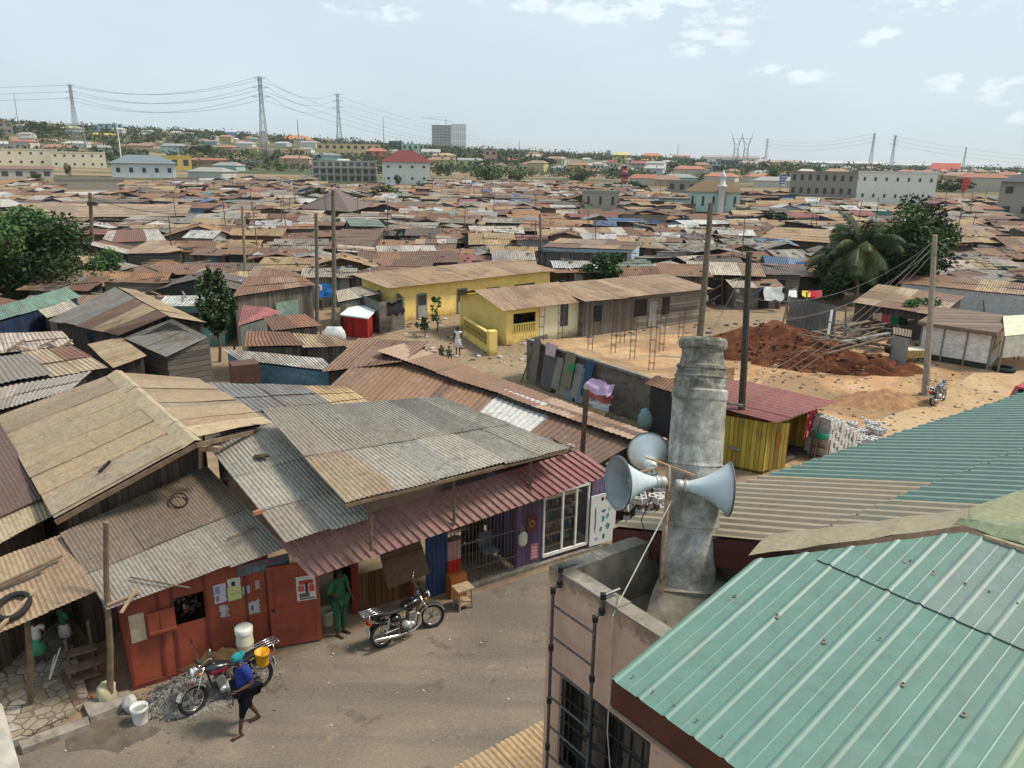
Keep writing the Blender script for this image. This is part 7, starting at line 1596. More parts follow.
tb = P(114, 292); tree('small bright green tree between the big tree and the wooden gable shack', tb, 3.6, (1.25, 1.2, 1.3), 2500, .12, ((.07, .14, .035), (.05, .10, .03)), 16, seed=4, trunk=.1)
tb = P(220, 362); tree('slender leafy tree standing right of the grey gable house', tb, 4.9, (1.0, 1.0, 1.8), 3000, .12, ((.035, .065, .02), (.05, .085, .028)), 30, seed=15, trunk=.09, cr=.3)
tb = P(602, 298); tree('small round dark tree behind the plank house roof', tb, 3.7, (1.9, 1.6, 1.3), 2600, .15, ((.04, .08, .025), (.03, .06, .02)), 18, seed=6, trunk=.12)
tb = P(903, 300); tree('large dark green broadleaf tree right of the coconut palm', tb, 8.0, (3.5, 3.3, 3.5), 12000, .18, ((.032, .064, .022), (.048, .09, .028), (.026, .05, .018), (.065, .11, .035)), 34, seed=7, trunk=.3, cr=.32)
tb = P(878, 292); tree('lower dark bushy tree between the palm and the large tree', tb, 5.6, (3.0, 3.0, 3.0), 5000, .22, ((.03, .06, .02), (.04, .085, .03)), 22, seed=8, trunk=.2, cr=.34)
tb = P(918, 335); tree('small bright bush behind the silver kiosk', tb, 2.7, (1.3, 1.0, .9), 1800, .11, ((.06, .14, .03), (.04, .1, .03)), 12, name='bush', seed=9, trunk=.06, cat='bush')
tb = P(437, 332); tree('thin spindly shrub in the yard before the yellow house', tb, 2.6, (.5, .5, 1.0), 220, .1, ((.05, .09, .03),), 9, name='shrub', seed=10, trunk=.05, cr=.3, cat='shrub')
tb = P(425, 337); tree('low shrub beside the dark door of the yellow house', tb, 1.3, (.6, .5, .5), 260, .1, ((.05, .09, .03),), 9, name='shrub', seed=11, trunk=.04, cr=.3, cat='shrub')
def palm(label, base, h, fl, seed=1, nf=26, lean=(0, 0), z0=0, sz=1.0):
    rg = random.Random(seed); t = thing('coconut_palm', label, 'palm', base); top = base + V((lean[0], lean[1], h))
    m = MB(); pts = [base.lerp(top, k / 6) + V((.25 * math.sin(k), 0, 0)) for k in range(6)] + [top]; m.path(pts, [.2, .18, .16, .15, .14, .13, .12], 8); m.build('trunk', paint((.20, .17, .13), .95, var=.3, scale=8), t)
    for k in range(nf):
        az = k * 2.4 + rg.uniform(-.2, .2); el = R(rg.uniform(-30, 82)); L = fl * rg.uniform(.8, 1.05); m = MB()
        d = V((math.cos(az) * math.cos(el), math.sin(az) * math.cos(el), math.sin(el))); p = top.copy(); pts = [p.copy()]; N = 14
        for q in range(N): p = p + d * (L / N); d = (d + V((0, 0, -.10 - .05 * q / N * 3))).normalized(); pts.append(p.copy())
        m.path(pts, [.03 * (1 - q / (N + 1)) + .008 for q in range(N + 1)], 4, (.12, .14, .05)); c = jit(rg.choice([(.055, .085, .036), (.075, .105, .045), (.04, .065, .03), (.12, .125, .055)]), .2, rg)
        for q in range(1, N + 1):
            a = pts[q - 1]; fd = (pts[q] - a).normalized(); sd = fd.cross(V((0, 0, 1))); sd = sd.normalized() if sd.length > .01 else V((1, 0, 0))
            for w_ in range(4):
                b = a.lerp(pts[q], w_ / 4); f = (q + w_ / 4) / N; ll = L * .30 * math.sin(math.pi * min(1, .15 + f * .85)) ** .6 * rg.uniform(.75, 1.1)
                for sg in (-1, 1):
                    tip = b + (sd * sg * .75 + fd * .45 + V((0, 0, -.55 - rg.random() * .35))) * ll; wv_ = fd * .03
                    m.face([b - wv_, b + wv_, b.lerp(tip, .55) + wv_ * .9 + V((0, 0, .06 * ll)), tip, b.lerp(tip, .55) - wv_ * .9 + V((0, 0, .06 * ll))], jit(c, .15, rg))
        m.build('frond', M_LEAF, t)
    occ((base.x - 1, base.y - 1), (base.x + 1, base.y - 1), (base.x + 1, base.y + 1), pad=1)
pb_ = P(852, 306); palm('tall coconut palm with drooping grey-green fronds beyond the red earth', pb_, 4.3, 3.8, 2, 46, (.2, .5))
tb = P(832, 305); tree('dark undergrowth at the foot of the coconut palms', tb, 4.0, (2.2, 1.6, 1.8), 2600, .18, ((.025, .05, .018), (.04, .07, .025)), 16, name='bush', seed=61, trunk=.08, cat='bush')
pb_ = P(838, 298); palm('smaller coconut palm leaning left of the tall one', pb_, 3.2, 3.2, 5, 20, (-.8, 0))
SHOW = []
occ(P(760, 345), P(905, 345), P(915, 322), P(780, 306), pad=.5)
occ(P(330, 345), P(395, 345), P(395, 320), P(330, 318), pad=.3)
def house(label, x0, x1, ybot, ytop, wallc, roofc, kind='gable', rows=1, colsn=3, dep=.7, yaw=0.0, name='house', cat='house', roofh=.25, winc=(.06, .065, .07), over=.5, seed=1, mat=None, wins=True, parapet=False, group=None, ww=.45, wh=.42, rail=False):
    SHOW.append((x0, x1, ybot)) if ybot > 176 else None
    xm = (x0 + x1) / 2; b = G(xm, ybot); f = (b - ORG).dot(V((0, CP, -SP))); W = (x1 - x0) / FPX * f; top = PV(xm, ytop, b, V((1, 0, 0))).z - b.z
    rh = top * roofh if kind != 'flat' else 0; wh_ = top - rh; Dp = max(5, W * dep)
    t = thing(name, label, cat, b, group, local=True, rz=yaw - math.atan2(b.x, b.y))
    t.location.z -= .3; wh_ += .3
    hx = W / 2; m = MB(); pts = [V((-hx, 0, 0)), V((hx, 0, 0)), V((hx, Dp, 0)), V((-hx, Dp, 0))]
    m.wall(pts, 0, [wh_] * 4, wallc)
    if kind == 'flat': m.face([(p.x, p.y, wh_ - (.5 if parapet else 0)) for p in pts], tuple(v * .6 for v in wallc))
    m.build('wall', mat or M_ATTR, t)
    o = over * (1 if W > 8 else .5); z = wh_ + .01; mz = Dp / 2
    m = MB()
    if kind == 'gable':
        A, B_, C_, D_ = (-hx - o, -o, z - .1), (hx + o, -o, z - .1), (hx + o, Dp + o, z - .1), (-hx - o, Dp + o, z - .1); E, F_ = (-hx - o, mz, z + rh), (hx + o, mz, z + rh)
        m.face([A, B_, F_, E], roofc, [(0, 0), (W, 0), (W, Dp / 2), (0, Dp / 2)]); m.face([C_, D_, E, F_], roofc, [(0, 0), (W, 0), (W, Dp / 2), (0, Dp / 2)]); m.face([D_, A, E], wallc); m.face([B_, C_, F_], wallc)
    elif kind == 'hip':
        A, B_, C_, D_ = (-hx - o, -o, z - .1), (hx + o, -o, z - .1), (hx + o, Dp + o, z - .1), (-hx - o, Dp + o, z - .1); q = min(hx * .8, Dp / 2); E, F_ = (-hx + q, mz, z + rh), (hx - q, mz, z + rh)
        for fc in ([A, B_, F_, E], [C_, D_, E, F_]): m.face(fc, roofc, [(0, 0), (W, 0), (W - q, Dp / 2), (q, Dp / 2)])
        for fc in ([D_, A, E], [B_, C_, F_]): m.face(fc, roofc, [(0, 0), (Dp, 0), (Dp / 2, Dp / 2)])
    if kind != 'flat': m.build('roof', M_ROOF if roofc[0] > .12 and mat is None and False else M_ATTR, t)
    else:
        m.wall([V((-hx - .15, -.15, 0)), V((hx + .15, -.15, 0)), V((hx + .15, Dp + .15, 0)), V((-hx - .15, Dp + .15, 0))], wh_ - .5, wh_ + .12, tuple(v * .85 for v in wallc)); m.build('cornice', M_ATTR, t)
    if wins:
        st = wh_ / rows; cw = W / colsn; wm = MB(); w2, h2 = cw * ww, st * wh; wm.box((0, 0, 0), (w2, .12, h2), 0, winc); me = wm.mesh('window', M_ATTR)
        sm = None
        for r_ in range(rows):
            for c_ in range(colsn):
                o_ = bpy.data.objects.new('window', me); col.objects.link(o_); o_.parent = t; o_.location = (-hx + cw * (c_ + .5), -.02, st * (r_ + .55)); LOCAL.add(o_.name)
        nd_ = max(1, int(Dp / cw)); me2 = MB().box((0, 0, 0), (.12, w2, h2), 0, winc).mesh('window', M_ATTR)
        for r_ in range(rows):
            for c_ in range(min(3, nd_)):
                for sx_ in (-1, 1): o_ = bpy.data.objects.new('window', me2); col.objects.link(o_); o_.parent = t; o_.location = (sx_ * (hx + .02), Dp * (c_ + .5) / min(3, nd_), st * (r_ + .55)); LOCAL.add(o_.name)
    if rail:
        for r_ in range(rows): m = MB(); m.box((0, -.7, st * r_ + .1), (W, 1.4, .2), 0, tuple(v * .7 for v in wallc)); m.build('balcony', M_ATTR, t)
        for c_ in range(colsn + 1): m = MB(); m.box((-hx + cw * c_, -1.3, wh_ / 2), (.35, .35, wh_), 0, wallc); m.build('column', M_ATTR, t)
    w0_ = wm_xy(t, hx + 1, Dp + 1); OCC.append((w0_, 1.0)); return t
def wm_xy(t, hx, dp):
    M = Matrix.Translation(t.location) @ t.rotation_euler.to_matrix().to_4x4(); return [V(((M @ V(p)).x, (M @ V(p)).y)) for p in ((-hx, -1, 0), (hx, -1, 0), (hx, dp, 0), (-hx, dp, 0))]
CONC = (.26, .245, .22)
H = house
QH = quadroof_house
QH('pale_blue_shack', 'tan roofed shack with a pale blue-white wall in the centre of the settlement', 'shack', Z((560, 238, 2.8), (642, 242, 2.8), (634, 250, 2.5), (541, 247, 2.5)), [TAN, BRN, (.3, .22, .16)], (.40, .50, .56), M_ATTR, su=1.6, seed=51)
QH('orange_roof_shack', 'wide shack with bright orange-tan roof right of the mossy pole', 'shack', Z((775, 227, 2.9), (840, 230, 2.9), (829, 243, 2.5), (760, 238, 2.5)), [(.44, .27, .13), (.4, .26, .14)], (.09, .08, .07), su=1.6, seed=52)
QH('long_tan_shed', 'long shed with tan sheets running from the palms to the silver kiosk', 'shed', Z((878, 284, 2.2), (965, 296, 2.2), (940, 316, 1.8), (852, 303, 1.8)), [(.40, .29, .17), (.36, .25, .15), (.25, .14, .09), (.45, .35, .24)], (.08, .07, .06), su=1.3, sv=2.4, seed=53)
QH('long_roof_shed', 'long low shed with tan, rust and white roof strips at the right frame edge', 'shed', Z((912, 272, 2.4), (1060, 287, 2.4), (1060, 299, 2.0), (898, 283, 2.0)), [(.42, .30, .18), (.27, .15, .09), (.5, .46, .4), (.38, .27, .16)], (.42, .44, .44), M_ATTR, su=1.6, seed=54)
QH('rust_striped_shack', 'shack with a white and rust striped roof beside the transformer pole', 'shack', Z((108, 231, 3.0), (158, 229, 3.0), (167, 241, 2.5), (100, 243, 2.5)), [(.5, .46, .42), (.2, .08, .05)], (.3, .29, .27), M_ATTR, su=.9, sv=6, seed=55)
QH('timber_shack', 'weathered timber shack with tan roof right of the small green tree', 'shack', Z((152, 239, 3.2), (184, 250, 2.8), (168, 253, 2.6), (124, 254, 2.5)), [(.40, .29, .18)], (.13, .115, .1), M_PLANKH, su=1.2, seed=56)
QH('tan_roofed_shed', 'very wide tan roofed shed high on the left of the settlement', 'shed', Z((18, 203, 3.0), (192, 205, 3.0), (186, 216, 2.6), (40, 218, 2.6)), [(.42, .30, .19), (.40, .28, .17)], (.12, .1, .08), su=3, sv=4, seed=57)
QH('green_roof_shack', 'shack with faded green roof below the dark pavilion', 'shack', Z((345, 218, 2.8), (378, 219, 2.8), (386, 227, 2.5), (350, 226, 2.5)), [(.17, .25, .20)], (.14, .12, .1), su=2, seed=58)
QH('brown_roof_shack', 'broad shack with dark rust brown roof right of the twin poles', 'shack', Z((342, 229, 3.0), (384, 230, 3.0), (372, 247, 2.4), (322, 249, 2.4)), [(.17, .09, .06), (.14, .08, .055)], (.12, .1, .08), su=1.5, seed=59)
QH('wide_rust_shed', 'wide shed with orange-brown striped roof left of the twin poles', 'shed', Z((236, 268, 2.9), (322, 274, 2.9), (312, 286, 2.4), (205, 280, 2.4)), [(.2, .11, .07), (.24, .14, .09)], (.12, .1, .08), su=1.2, seed=60) if False else None
H('white two storey block with red hipped roof beyond the shacks', 383, 430, 184, 150, (.68, .68, .64), (.15, .035, .04), 'hip', 2, 4, .7, roofh=.34, over=1.0, ww=.22, wh=.2)
H('unfinished concrete frame building with open floors left of the red-roofed white block', 314, 376, 182, 161, (.40, .39, .36), CONC, 'flat', 3, 9, .4, name='unfinished_building', cat='building', ww=.6, wh=.5, rail=True, winc=(.13, .13, .125))
H('white block with long blue-grey roof and a row of dark windows, left distance', 116, 174, 178, 155, (.66, .68, .68), (.16, .20, .22), 'hip', 1, 5, .5, roofh=.35, over=1.2, ww=.3, wh=.3)
H('long cream row building stretching from the left edge', -10, 54, 166, 149, (.62, .58, .42), CONC, 'flat', 2, 7, .3, name='row_building', cat='building', ww=.25, wh=.25)
H('cream block with scattered windows right of the long cream row', 56, 104, 168, 152, (.64, .60, .44), CONC, 'flat', 2, 6, .3, name='row_building', cat='building', ww=.25, wh=.25)
H('dusty white walled compound below the cream row on the left', -10, 50, 179, 166, (.45, .42, .38), (.2, .12, .1), 'gable', 1, 5, .4, roofh=.2)
H('long grey unplastered wall building right of the white compound', 60, 122, 190, 178, (.30, .28, .24), CONC, 'flat', 1, 8, .15, wins=False, name='grey_wall_building', cat='building')
H('bright yellow house behind the blue-grey roofed white block', 160, 191, 170, 156, (.62, .48, .12), (.3, .3, .25), 'flat', 1, 3, .5)
H('brick-red long barn on the slope right of the yellow house', 186, 228, 166, 158, (.32, .20, .14), (.28, .13, .08), 'gable', 1, 4, .3, wins=False)
H('dark shed below the red dirt slope', 186, 212, 152, 145, (.1, .07, .06), (.12, .08, .06), 'gable', 1, 3, .5, wins=False, name='shed', cat='shed')
H('grey box store on the green slope, left of the steel tower', 228, 262, 167, 160, (.3, .32, .34), (.4, .4, .4), 'flat', 1, 4, .4, wins=False)
H('yellow bungalow on the skyline beside the dark pylon', 96, 117, 140, 133, (.60, .42, .10), (.5, .42, .1), 'gable', 1, 3, .5)
H('pale villa with yellow roof on the left skyline', 58, 84, 134, 126, (.5, .5, .42), (.42, .42, .2), 'hip', 1, 3, .6, wins=False)
H('teal glass fronted office on the left skyline', 100, 122, 132, 124, (.25, .38, .42), (.2, .3, .3), 'flat', 2, 4, .5, name='office_building', cat='building')
H('grey concrete house cut off by the left edge on the skyline', -8, 12, 134, 122, (.28, .25, .22), CONC, 'flat', 2, 3, .5)
H('orange roofed bungalow on the skyline right of the tallest pylon', 278, 314, 143, 135, (.4, .36, .3), (.50, .17, .07), 'hip', 1, 4, .6, roofh=.6, wins=False)
H('two storey cream apartment row on the centre left skyline', 318, 380, 158, 144, (.60, .50, .26), (.42, .30, .18), 'flat', 2, 9, .3, name='apartment_row', cat='building')
H('orange and cream house right of the cream apartment row', 366, 388, 160, 148, (.5, .2, .1), (.4, .15, .1), 'hip', 2, 3, .5)
tw = H('unfinished grey high-rise block under a tower crane on the skyline', 432, 451, 150, 125, (.20, .20, .22), CONC, 'flat', 9, 5, .6, name='high_rise', cat='building', ww=.5, wh=.5)
tw2 = H('pale striped right-hand high-rise block joined to the grey one', 451, 466, 150, 124, (.68, .69, .70), CONC, 'flat', 3, 7, .6, name='high_rise', cat='building', ww=.3, wh=.75, winc=(.3, .32, .34))
b = G(446, 150); b = b - V((b.x, b.y, 0)).normalized() * 5
t = thing('tower_crane', 'thin tower crane above the unfinished high-rise block', 'crane', b); p1 = PV(446, 119, b, V((1, 0, 0))); m = MB(); m.bar(b, p1, 1.6); m.build('mast', M_STEEL, t)
m = MB(); m.bar(PV(421, 117.5, b, V((1, 0, 0))), PV(453, 121.5, b, V((1, 0, 0))), .9); m.bar(p1 + V((0, 0, 5)), PV(425, 118, b, V((1, 0, 0))), .3); m.build('jib', M_STEEL, t)
H('mint green house with pink upper floor in the centre distance', 402, 424, 158, 144, (.38, .55, .44), (.5, .2, .22), 'flat', 2, 4, .5)
H('white roofed house right of the mint green one', 422, 440, 160, 149, (.5, .5, .47), (.4, .4, .4), 'gable', 2, 3, .5)
H('dark blue-grey house left of the mint green one', 389, 402, 154, 141, (.12, .14, .18), CONC, 'flat', 2, 3, .5)
H('pale yellow house beneath the high-rise', 432, 456, 162, 153, (.55, .50, .30), (.4, .3, .2), 'hip', 1, 3, .5)
H('yellow walled bungalow right of the high-rise', 458, 482, 166, 158, (.55, .52, .25), (.3, .3, .3), 'gable', 1, 3, .5)
H('small brick house with white base in the centre distance', 484, 497, 164, 150, (.45, .3, .25), (.3, .12, .1), 'flat', 2, 2, .6)
H('white house with pale roof on the centre right slope', 592, 604, 170, 162, (.62, .6, .57), (.4, .36, .34), 'hip', 1, 3, .6)
H('yellow two storey house on the centre right skyline', 612, 630, 163, 152, (.62, .52, .18), (.55, .5, .2), 'hip', 2, 4, .5)
H('red roofed white house below the yellow skyline house', 606, 617, 169, 160, (.6, .55, .52), (.3, .08, .08), 'hip', 1, 3, .6)
H('yellow and orange roofed house on the centre right skyline', 640, 662, 163, 153, (.6, .48, .15), (.45, .2, .1), 'hip', 2, 4, .5)
H('red and white banded two storey building, centre right', 631, 659, 170, 161, (.5, .38, .36), (.3, .12, .1), 'gable', 2, 6, .4)
H('cluster house with salmon roof on the skyline', 672, 690, 160, 155, (.5, .3, .28), (.4, .16, .14), 'gable', 1, 4, .5, wins=False)
H('long low warehouse with brown roof on the right skyline', 702, 758, 163, 155.5, (.45, .42, .38), (.33, .24, .2), 'gable', 1, 6, .3, wins=False, name='warehouse', cat='warehouse')
H('white two storey office right of the mosque minaret', 704, 720, 171, 161, (.5, .52, .55), CONC, 'flat', 2, 4, .5)
H('dark grey glazed block behind the mosque', 720, 738, 171, 160, (.15, .17, .2), CONC, 'flat', 2, 4, .5, name='office_building', cat='building')
H('pinkish white house right of the dark glazed block', 738, 757, 170, 161, (.6, .52, .5), (.4, .3, .28), 'gable', 2, 4, .5)
H('orange walled depot on the right skyline', 757, 800, 168, 160, (.45, .28, .12), (.38, .3, .24), 'gable', 1, 4, .4, wins=False, name='warehouse', cat='warehouse')
H('long white roofed warehouse behind the white apartment block', 800, 880, 168, 161.5, (.5, .5, .48), (.55, .55, .54), 'gable', 1, 6, .3, wins=False, name='warehouse', cat='warehouse')
H('low white warehouse on the far right plain', 884, 940, 170, 164, (.55, .55, .53), (.5, .5, .5), 'gable', 1, 6, .3, wins=False, name='warehouse', cat='warehouse')
H('red gabled church-like building on the far right plain', 932, 957, 175, 163, (.6, .55, .48), (.55, .12, .10), 'gable', 1, 4, .5, roofh=.5)
H('pale sheds on the far right plain', 960, 1000, 176, 170, (.5, .5, .48), (.4, .38, .36), 'gable', 1, 5, .4, wins=False, name='warehouse', cat='warehouse')
H('unfinished grey two storey block beside the white apartment block, right', 790, 858, 197, 172, CONC, CONC, 'flat', 2, 9, .3, name='unfinished_building', cat='building', ww=.4, wh=.45, yaw=-.1)
m = H('large white apartment block with small dark windows, right distance', 859, 929, 204, 172, (.72, .71, .66), CONC, 'flat', 2, 7, .25, name='apartment_block', cat='building', ww=.2, wh=.22, yaw=.12)
H('grey block house cut off by the right edge with dark hipped roof', 1000, 1066, 220, 172, (.33, .30, .27), (.06, .07, .085), 'hip', 2, 4, .6, roofh=.2, over=1.0, ww=.4, wh=.35)
H('bare grey concrete block house among the shacks left of the mosque', 582, 618, 211, 191, (.33, .32, .28), (.35, .28, .2), 'flat', 1, 3, .7, ww=.2, wh=.4)
H('grey unfinished hall just behind the mosque', 667, 706, 193, 181, (.27, .25, .22), (.25, .23, .2), 'flat', 1, 4, .5)
mq = H('pale teal mosque with white minaret and rusty roof', 687, 738, 212, 181, (.46, .60, .57), (.17, .115, .06), 'hip', 1, 5, .5, name='mosque', cat='mosque', roofh=.33, over=.8, ww=.22, wh=.45)
m = MB(); m.lathe([(.7, 0), (.7, 5.6), (.95, 5.7), (.95, 6.1), (.55, 6.2), (.55, 7.6), (.75, 7.7), (.35, 8.3), (.05, 9.3)], 12, Matrix.Translation((1.6, -1.0, 0)), (.66, .68, .68)); m.build('minaret', M_ATTR, mq, True)
t_ = thing('scaffold_platform', 'pale teal shed with a balcony at the left foot of the mosque', 'shed', P(675, 213)); m = MB(); p = P(675, 213); m.box((p.x, p.y + 2, 1.4), (6, 4, 2.8), 0, (.36, .44, .4)); m.build('wall', M_ATTR, t_); m = MB(); m.box((p.x, p.y + 2, 3), (6.6, 4.6, .2), 0, (.2, .17, .14)); m.build('roof', M_ATTR, t_)
b = P(333, 215); t = thing('pavilion', 'pavilion with dark brown pyramid roof beside the first round tree', 'pavilion', b)
m = MB(); q = Z((300, 208, 2.4), (350, 212, 2.4), (372, 206, 2.4), (325, 200, 2.4)); ap = P(335, 196, 4.6); ap = V((sum(p.x for p in q) / 4, sum(p.y for p in q) / 4, 5.2))
for i in range(4): m.face([q[i], q[(i + 1) % 4], ap], (.13, .10, .09))
m.build('roof', M_ATTR, t); m = MB(); m.wall([p.lerp(V((ap.x, ap.y, p.z)), .15) for p in q], 0, 2.4, (.15, .12, .10)); m.build('wall', M_PLANK, t); occ(*q, pad=1)
def banner(label, x, yb, yt, w_, c):
    b = G(x, yb); t = thing('banner_flag', label, 'flag', b); tp_ = PV(x, yt, b, V((1, 0, 0))); m = MB(); m.tube(b, tp_, .12); m.build('flag_pole', M_WOOD, t)
    f = (b - ORG).length; W = w_ / FPX * f; m = MB(); hgt = (tp_.z - b.z); N = 8
    for k in range(N):
        z0_, z1_ = tp_.z - hgt * .55 * k / N, tp_.z - hgt * .55 * (k + 1) / N; o = lambda z: .15 * W * math.sin(z * 1.3); m.face([(tp_.x, tp_.y, z0_), (tp_.x + W + o(z0_), tp_.y - o(z0_), z0_), (tp_.x + W + o(z1_), tp_.y - o(z1_), z1_), (tp_.x, tp_.y, z1_)], c[k % len(c)])
    m.build('cloth', M_CLOTH, t)
banner('red feather banner standing among the shacks on the right', 963, 203, 178, 6, [(.5, .05, .05), (.5, .12, .08)])
banner('striped red, white and navy flag above the shacks, centre', 622, 197, 166, 6, [(.05, .05, .15), (.4, .06, .08), (.45, .3, .32), (.4, .06, .08)])
banner('blue and white banner left of the unfinished grey block', 780, 194, 175, 6, [(.1, .2, .5), (.6, .6, .62)])
for (x, yb, yt, w_, c, lb) in ((264, 148, 131, 7, (.62, .62, .6), 'tall white billboard on the slope below the tallest pylon'), (231, 142, 132, 6, (.2, .3, .6), 'blue and white billboard on the left slope')):
    b = G(x, yb); f = b.y; t = thing('billboard', lb, 'billboard', b); a = PV(x - w_ / 2, yt, b, V((1, 0, 0))); m = MB(); zz = (a.z - b.z); m.box((b.x, b.y, a.z - zz * .35), (w_ / FPX * f, .6, zz * .7), 0, c); m.build('panel', M_ATTR, t)
    for s_ in (-.3, .3): m = MB(); m.tube((b.x + s_ * w_ / FPX * f, b.y + 1, b.z), (b.x + s_ * w_ / FPX * f, b.y + 1, a.z - 1), .3); m.build('leg', M_STEEL, t)
M_PYL = paint((.24, .25, .26), .6, .2)
def pylon(label, x, yb, yt, dist, style='narrow', arms=True, group=None):
    r = ray(x, yb); b = ORG + r * dist; gz = tz(b.x, b.y); b = V((b.x, b.y, gz)); tpz = (ORG + ray(x, yt) * dist).z; h = tpz - gz; b.x += (x - proj(b + V((0, 0, h)))[0]) * .7 * dist / FPX
    t = thing('pylon', label, 'pylon', b, group); wb = h * .12; wt = h * .036; th = h * .0026 + .03
    def w(z): return wb + (wt - wb) * min(1, (z / h) / .72) ** .8
    m = MB(); N = 9; lv = [h * (1 - (1 - k / N) ** 1.25) for k in range(N + 1)]
    cn = lambda z, k: b + V(((-1, 1, 1, -1)[k] * w(z) / 2, (-1, -1, 1, 1)[k] * w(z) / 2, z))
    for i in range(N):
        for k in range(4):
            k2 = (k + 1) % 4; m.bar(cn(lv[i], k), cn(lv[i + 1], k), th * 1.3); m.bar(cn(lv[i], k), cn(lv[i + 1], k2), th); m.bar(cn(lv[i], k2), cn(lv[i + 1], k), th); m.bar(cn(lv[i + 1], k), cn(lv[i + 1], k2), th)
    m.build('lattice_tower', M_PYL, t); pts = []
    if arms:
        for f, wl in ((.99, .075), (.88, .10), (.77, .12)):
            m = MB(); z = h * f; a = b + V((-h * wl, 0, z)); c = b + V((h * wl, 0, z)); m.bar(a, c, th * 1.2); m.bar(a, b + V((0, 0, z + h * .03)), th); m.bar(c, b + V((0, 0, z + h * .03)), th); m.build('cross_arm', M_PYL, t); pts += [a, c]
    return b, pts
PY = {}
for key, a in dict(a=('tallest lattice pylon, above the white billboard', 261, 148, 79, 560), b=('lattice pylon with pale top on the left skyline', 72, 140, 86, 640), c=('lattice pylon left of the unfinished high-rise', 338, 140, 95, 760),
                   d=('left of the two pylons above the white apartment block', 873, 172, 134, 900), e=('right of the two pylons above the white apartment block', 894, 172, 136, 900), f=('single small pylon right of the horned pair', 767, 162, 139, 1300), g=('thin lattice mast near the right edge', 965, 176, 147, 1000)).items():
    PY[key] = pylon(*a, arms=key != 'g')
for (x, lb) in ((735, 'left of the two horned strain pylons on the right skyline'), (745, 'right of the two horned strain pylons on the right skyline')):
    r = ray(x, 162); b = ORG + r * 1100; b = V((b.x, b.y, 0)); h = (ORG + ray(x, 134) * 1100).z; t = thing('pylon', lb, 'pylon', b); m = MB(); th = .42
    for s_ in (-1, 1):
        for d_ in (-1, 1): m.bar(b + V((s_ * 5, d_ * 2, 0)), b + V((s_ * 2.4, d_ * 1, h * .62)), th); m.bar(b + V((s_ * 2.4, d_, h * .62)), b + V((s_ * 7.5, 0, h)), th)
        for k in range(6): z0_, z1_ = h * .62 * k / 6, h * .62 * (k + 1) / 6; w0_ = lambda z: 5 - 2.6 * z / (h * .62); m.bar(b + V((-s_ * w0_(z0_), 0, z0_)), b + V((s_ * w0_(z1_), 0, z1_)), th * .8)
        m.bar(b + V((0, 0, h * .68)), b + V((s_ * 7, 0, h * .88)), th)
    m.bar(b + V((-7, 0, h * .86)), b + V((7, 0, h * .86)), th); m.build('lattice_tower', M_PYL, t)
for (x, yb, yt, d, lb) in ((20, 134, 95, 700, 'thin radio mast near the left edge'), (384, 150, 118, 600, 'thin mast on the centre left skyline'), (300, 165, 120, 420, 'slim lattice mast below the third pylon'), (121, 157, 122, 420, 'slim pale mast behind the white block with blue-grey roof'), (86, 150, 121, 500, 'dark stubby mast on the left skyline'), (519, 160, 141, 500, 'thin mast on the centre skyline'), (677, 163, 144, 700, 'thin mast above the salmon roofs'), (568, 172, 160, 480, 'short white chimney stack on the centre slope')):
    b = ORG + ray(x, yb) * d; gz = tz(b.x, b.y); tpz = (ORG + ray(x, yt) * d).z; m = MB(); m.tube((b.x, b.y, gz), (b.x, b.y, tpz), .9 if 'white chim' in lb or 'stubby' in lb else .38, .2, 6); tag(m.build('radio_mast' if 'chimney' not in lb else 'chimney_stack', M_WHITE if 'white' in lb or 'pale' in lb else M_PYL), lb, 'mast')
def line(a, b, sag, lb, gp): wire(a, b, sag, .11, lb, gp, M_PYL, 'power_line')
GP_ = 'high voltage lines between the pylons'
off = V((-420, -40, 4))
for k, (sag) in enumerate((9, 9, 10, 10, 11, 11)):
    p = PY['a'][1][k]; line(p, PY['b'][1][k], sag, 'sagging high voltage line between the tallest pylon and the left pylon', GP_)
    if k % 2 == 0:
        line(PY['b'][1][k], PY['b'][1][k] + off, 8, 'high voltage line running off the left edge', GP_)
        line(p, V((-50 + k * 6, 1250, 30 - k)), 12, 'high voltage line from the tallest pylon descending toward the skyline centre', GP_)
        line(PY['c'][1][k], V((80 + k * 6, 1300, 24 - k)), 10, 'high voltage line from the third pylon descending toward the centre', GP_)
        line(PY['d'][1][k], PY['f'][1][k], 8, 'faint high voltage line between the right hand pylons', GP_)
        line(PY['e'][1][k], PY['e'][1][k] + V((420, 100, -20)), 10, 'faint high voltage line running off to the right', GP_)
        line(PY['c'][1][k], PY['a'][1][k + 1], 8, 'high voltage line between the third and the tallest pylon', GP_)
rgT = random.Random(99)
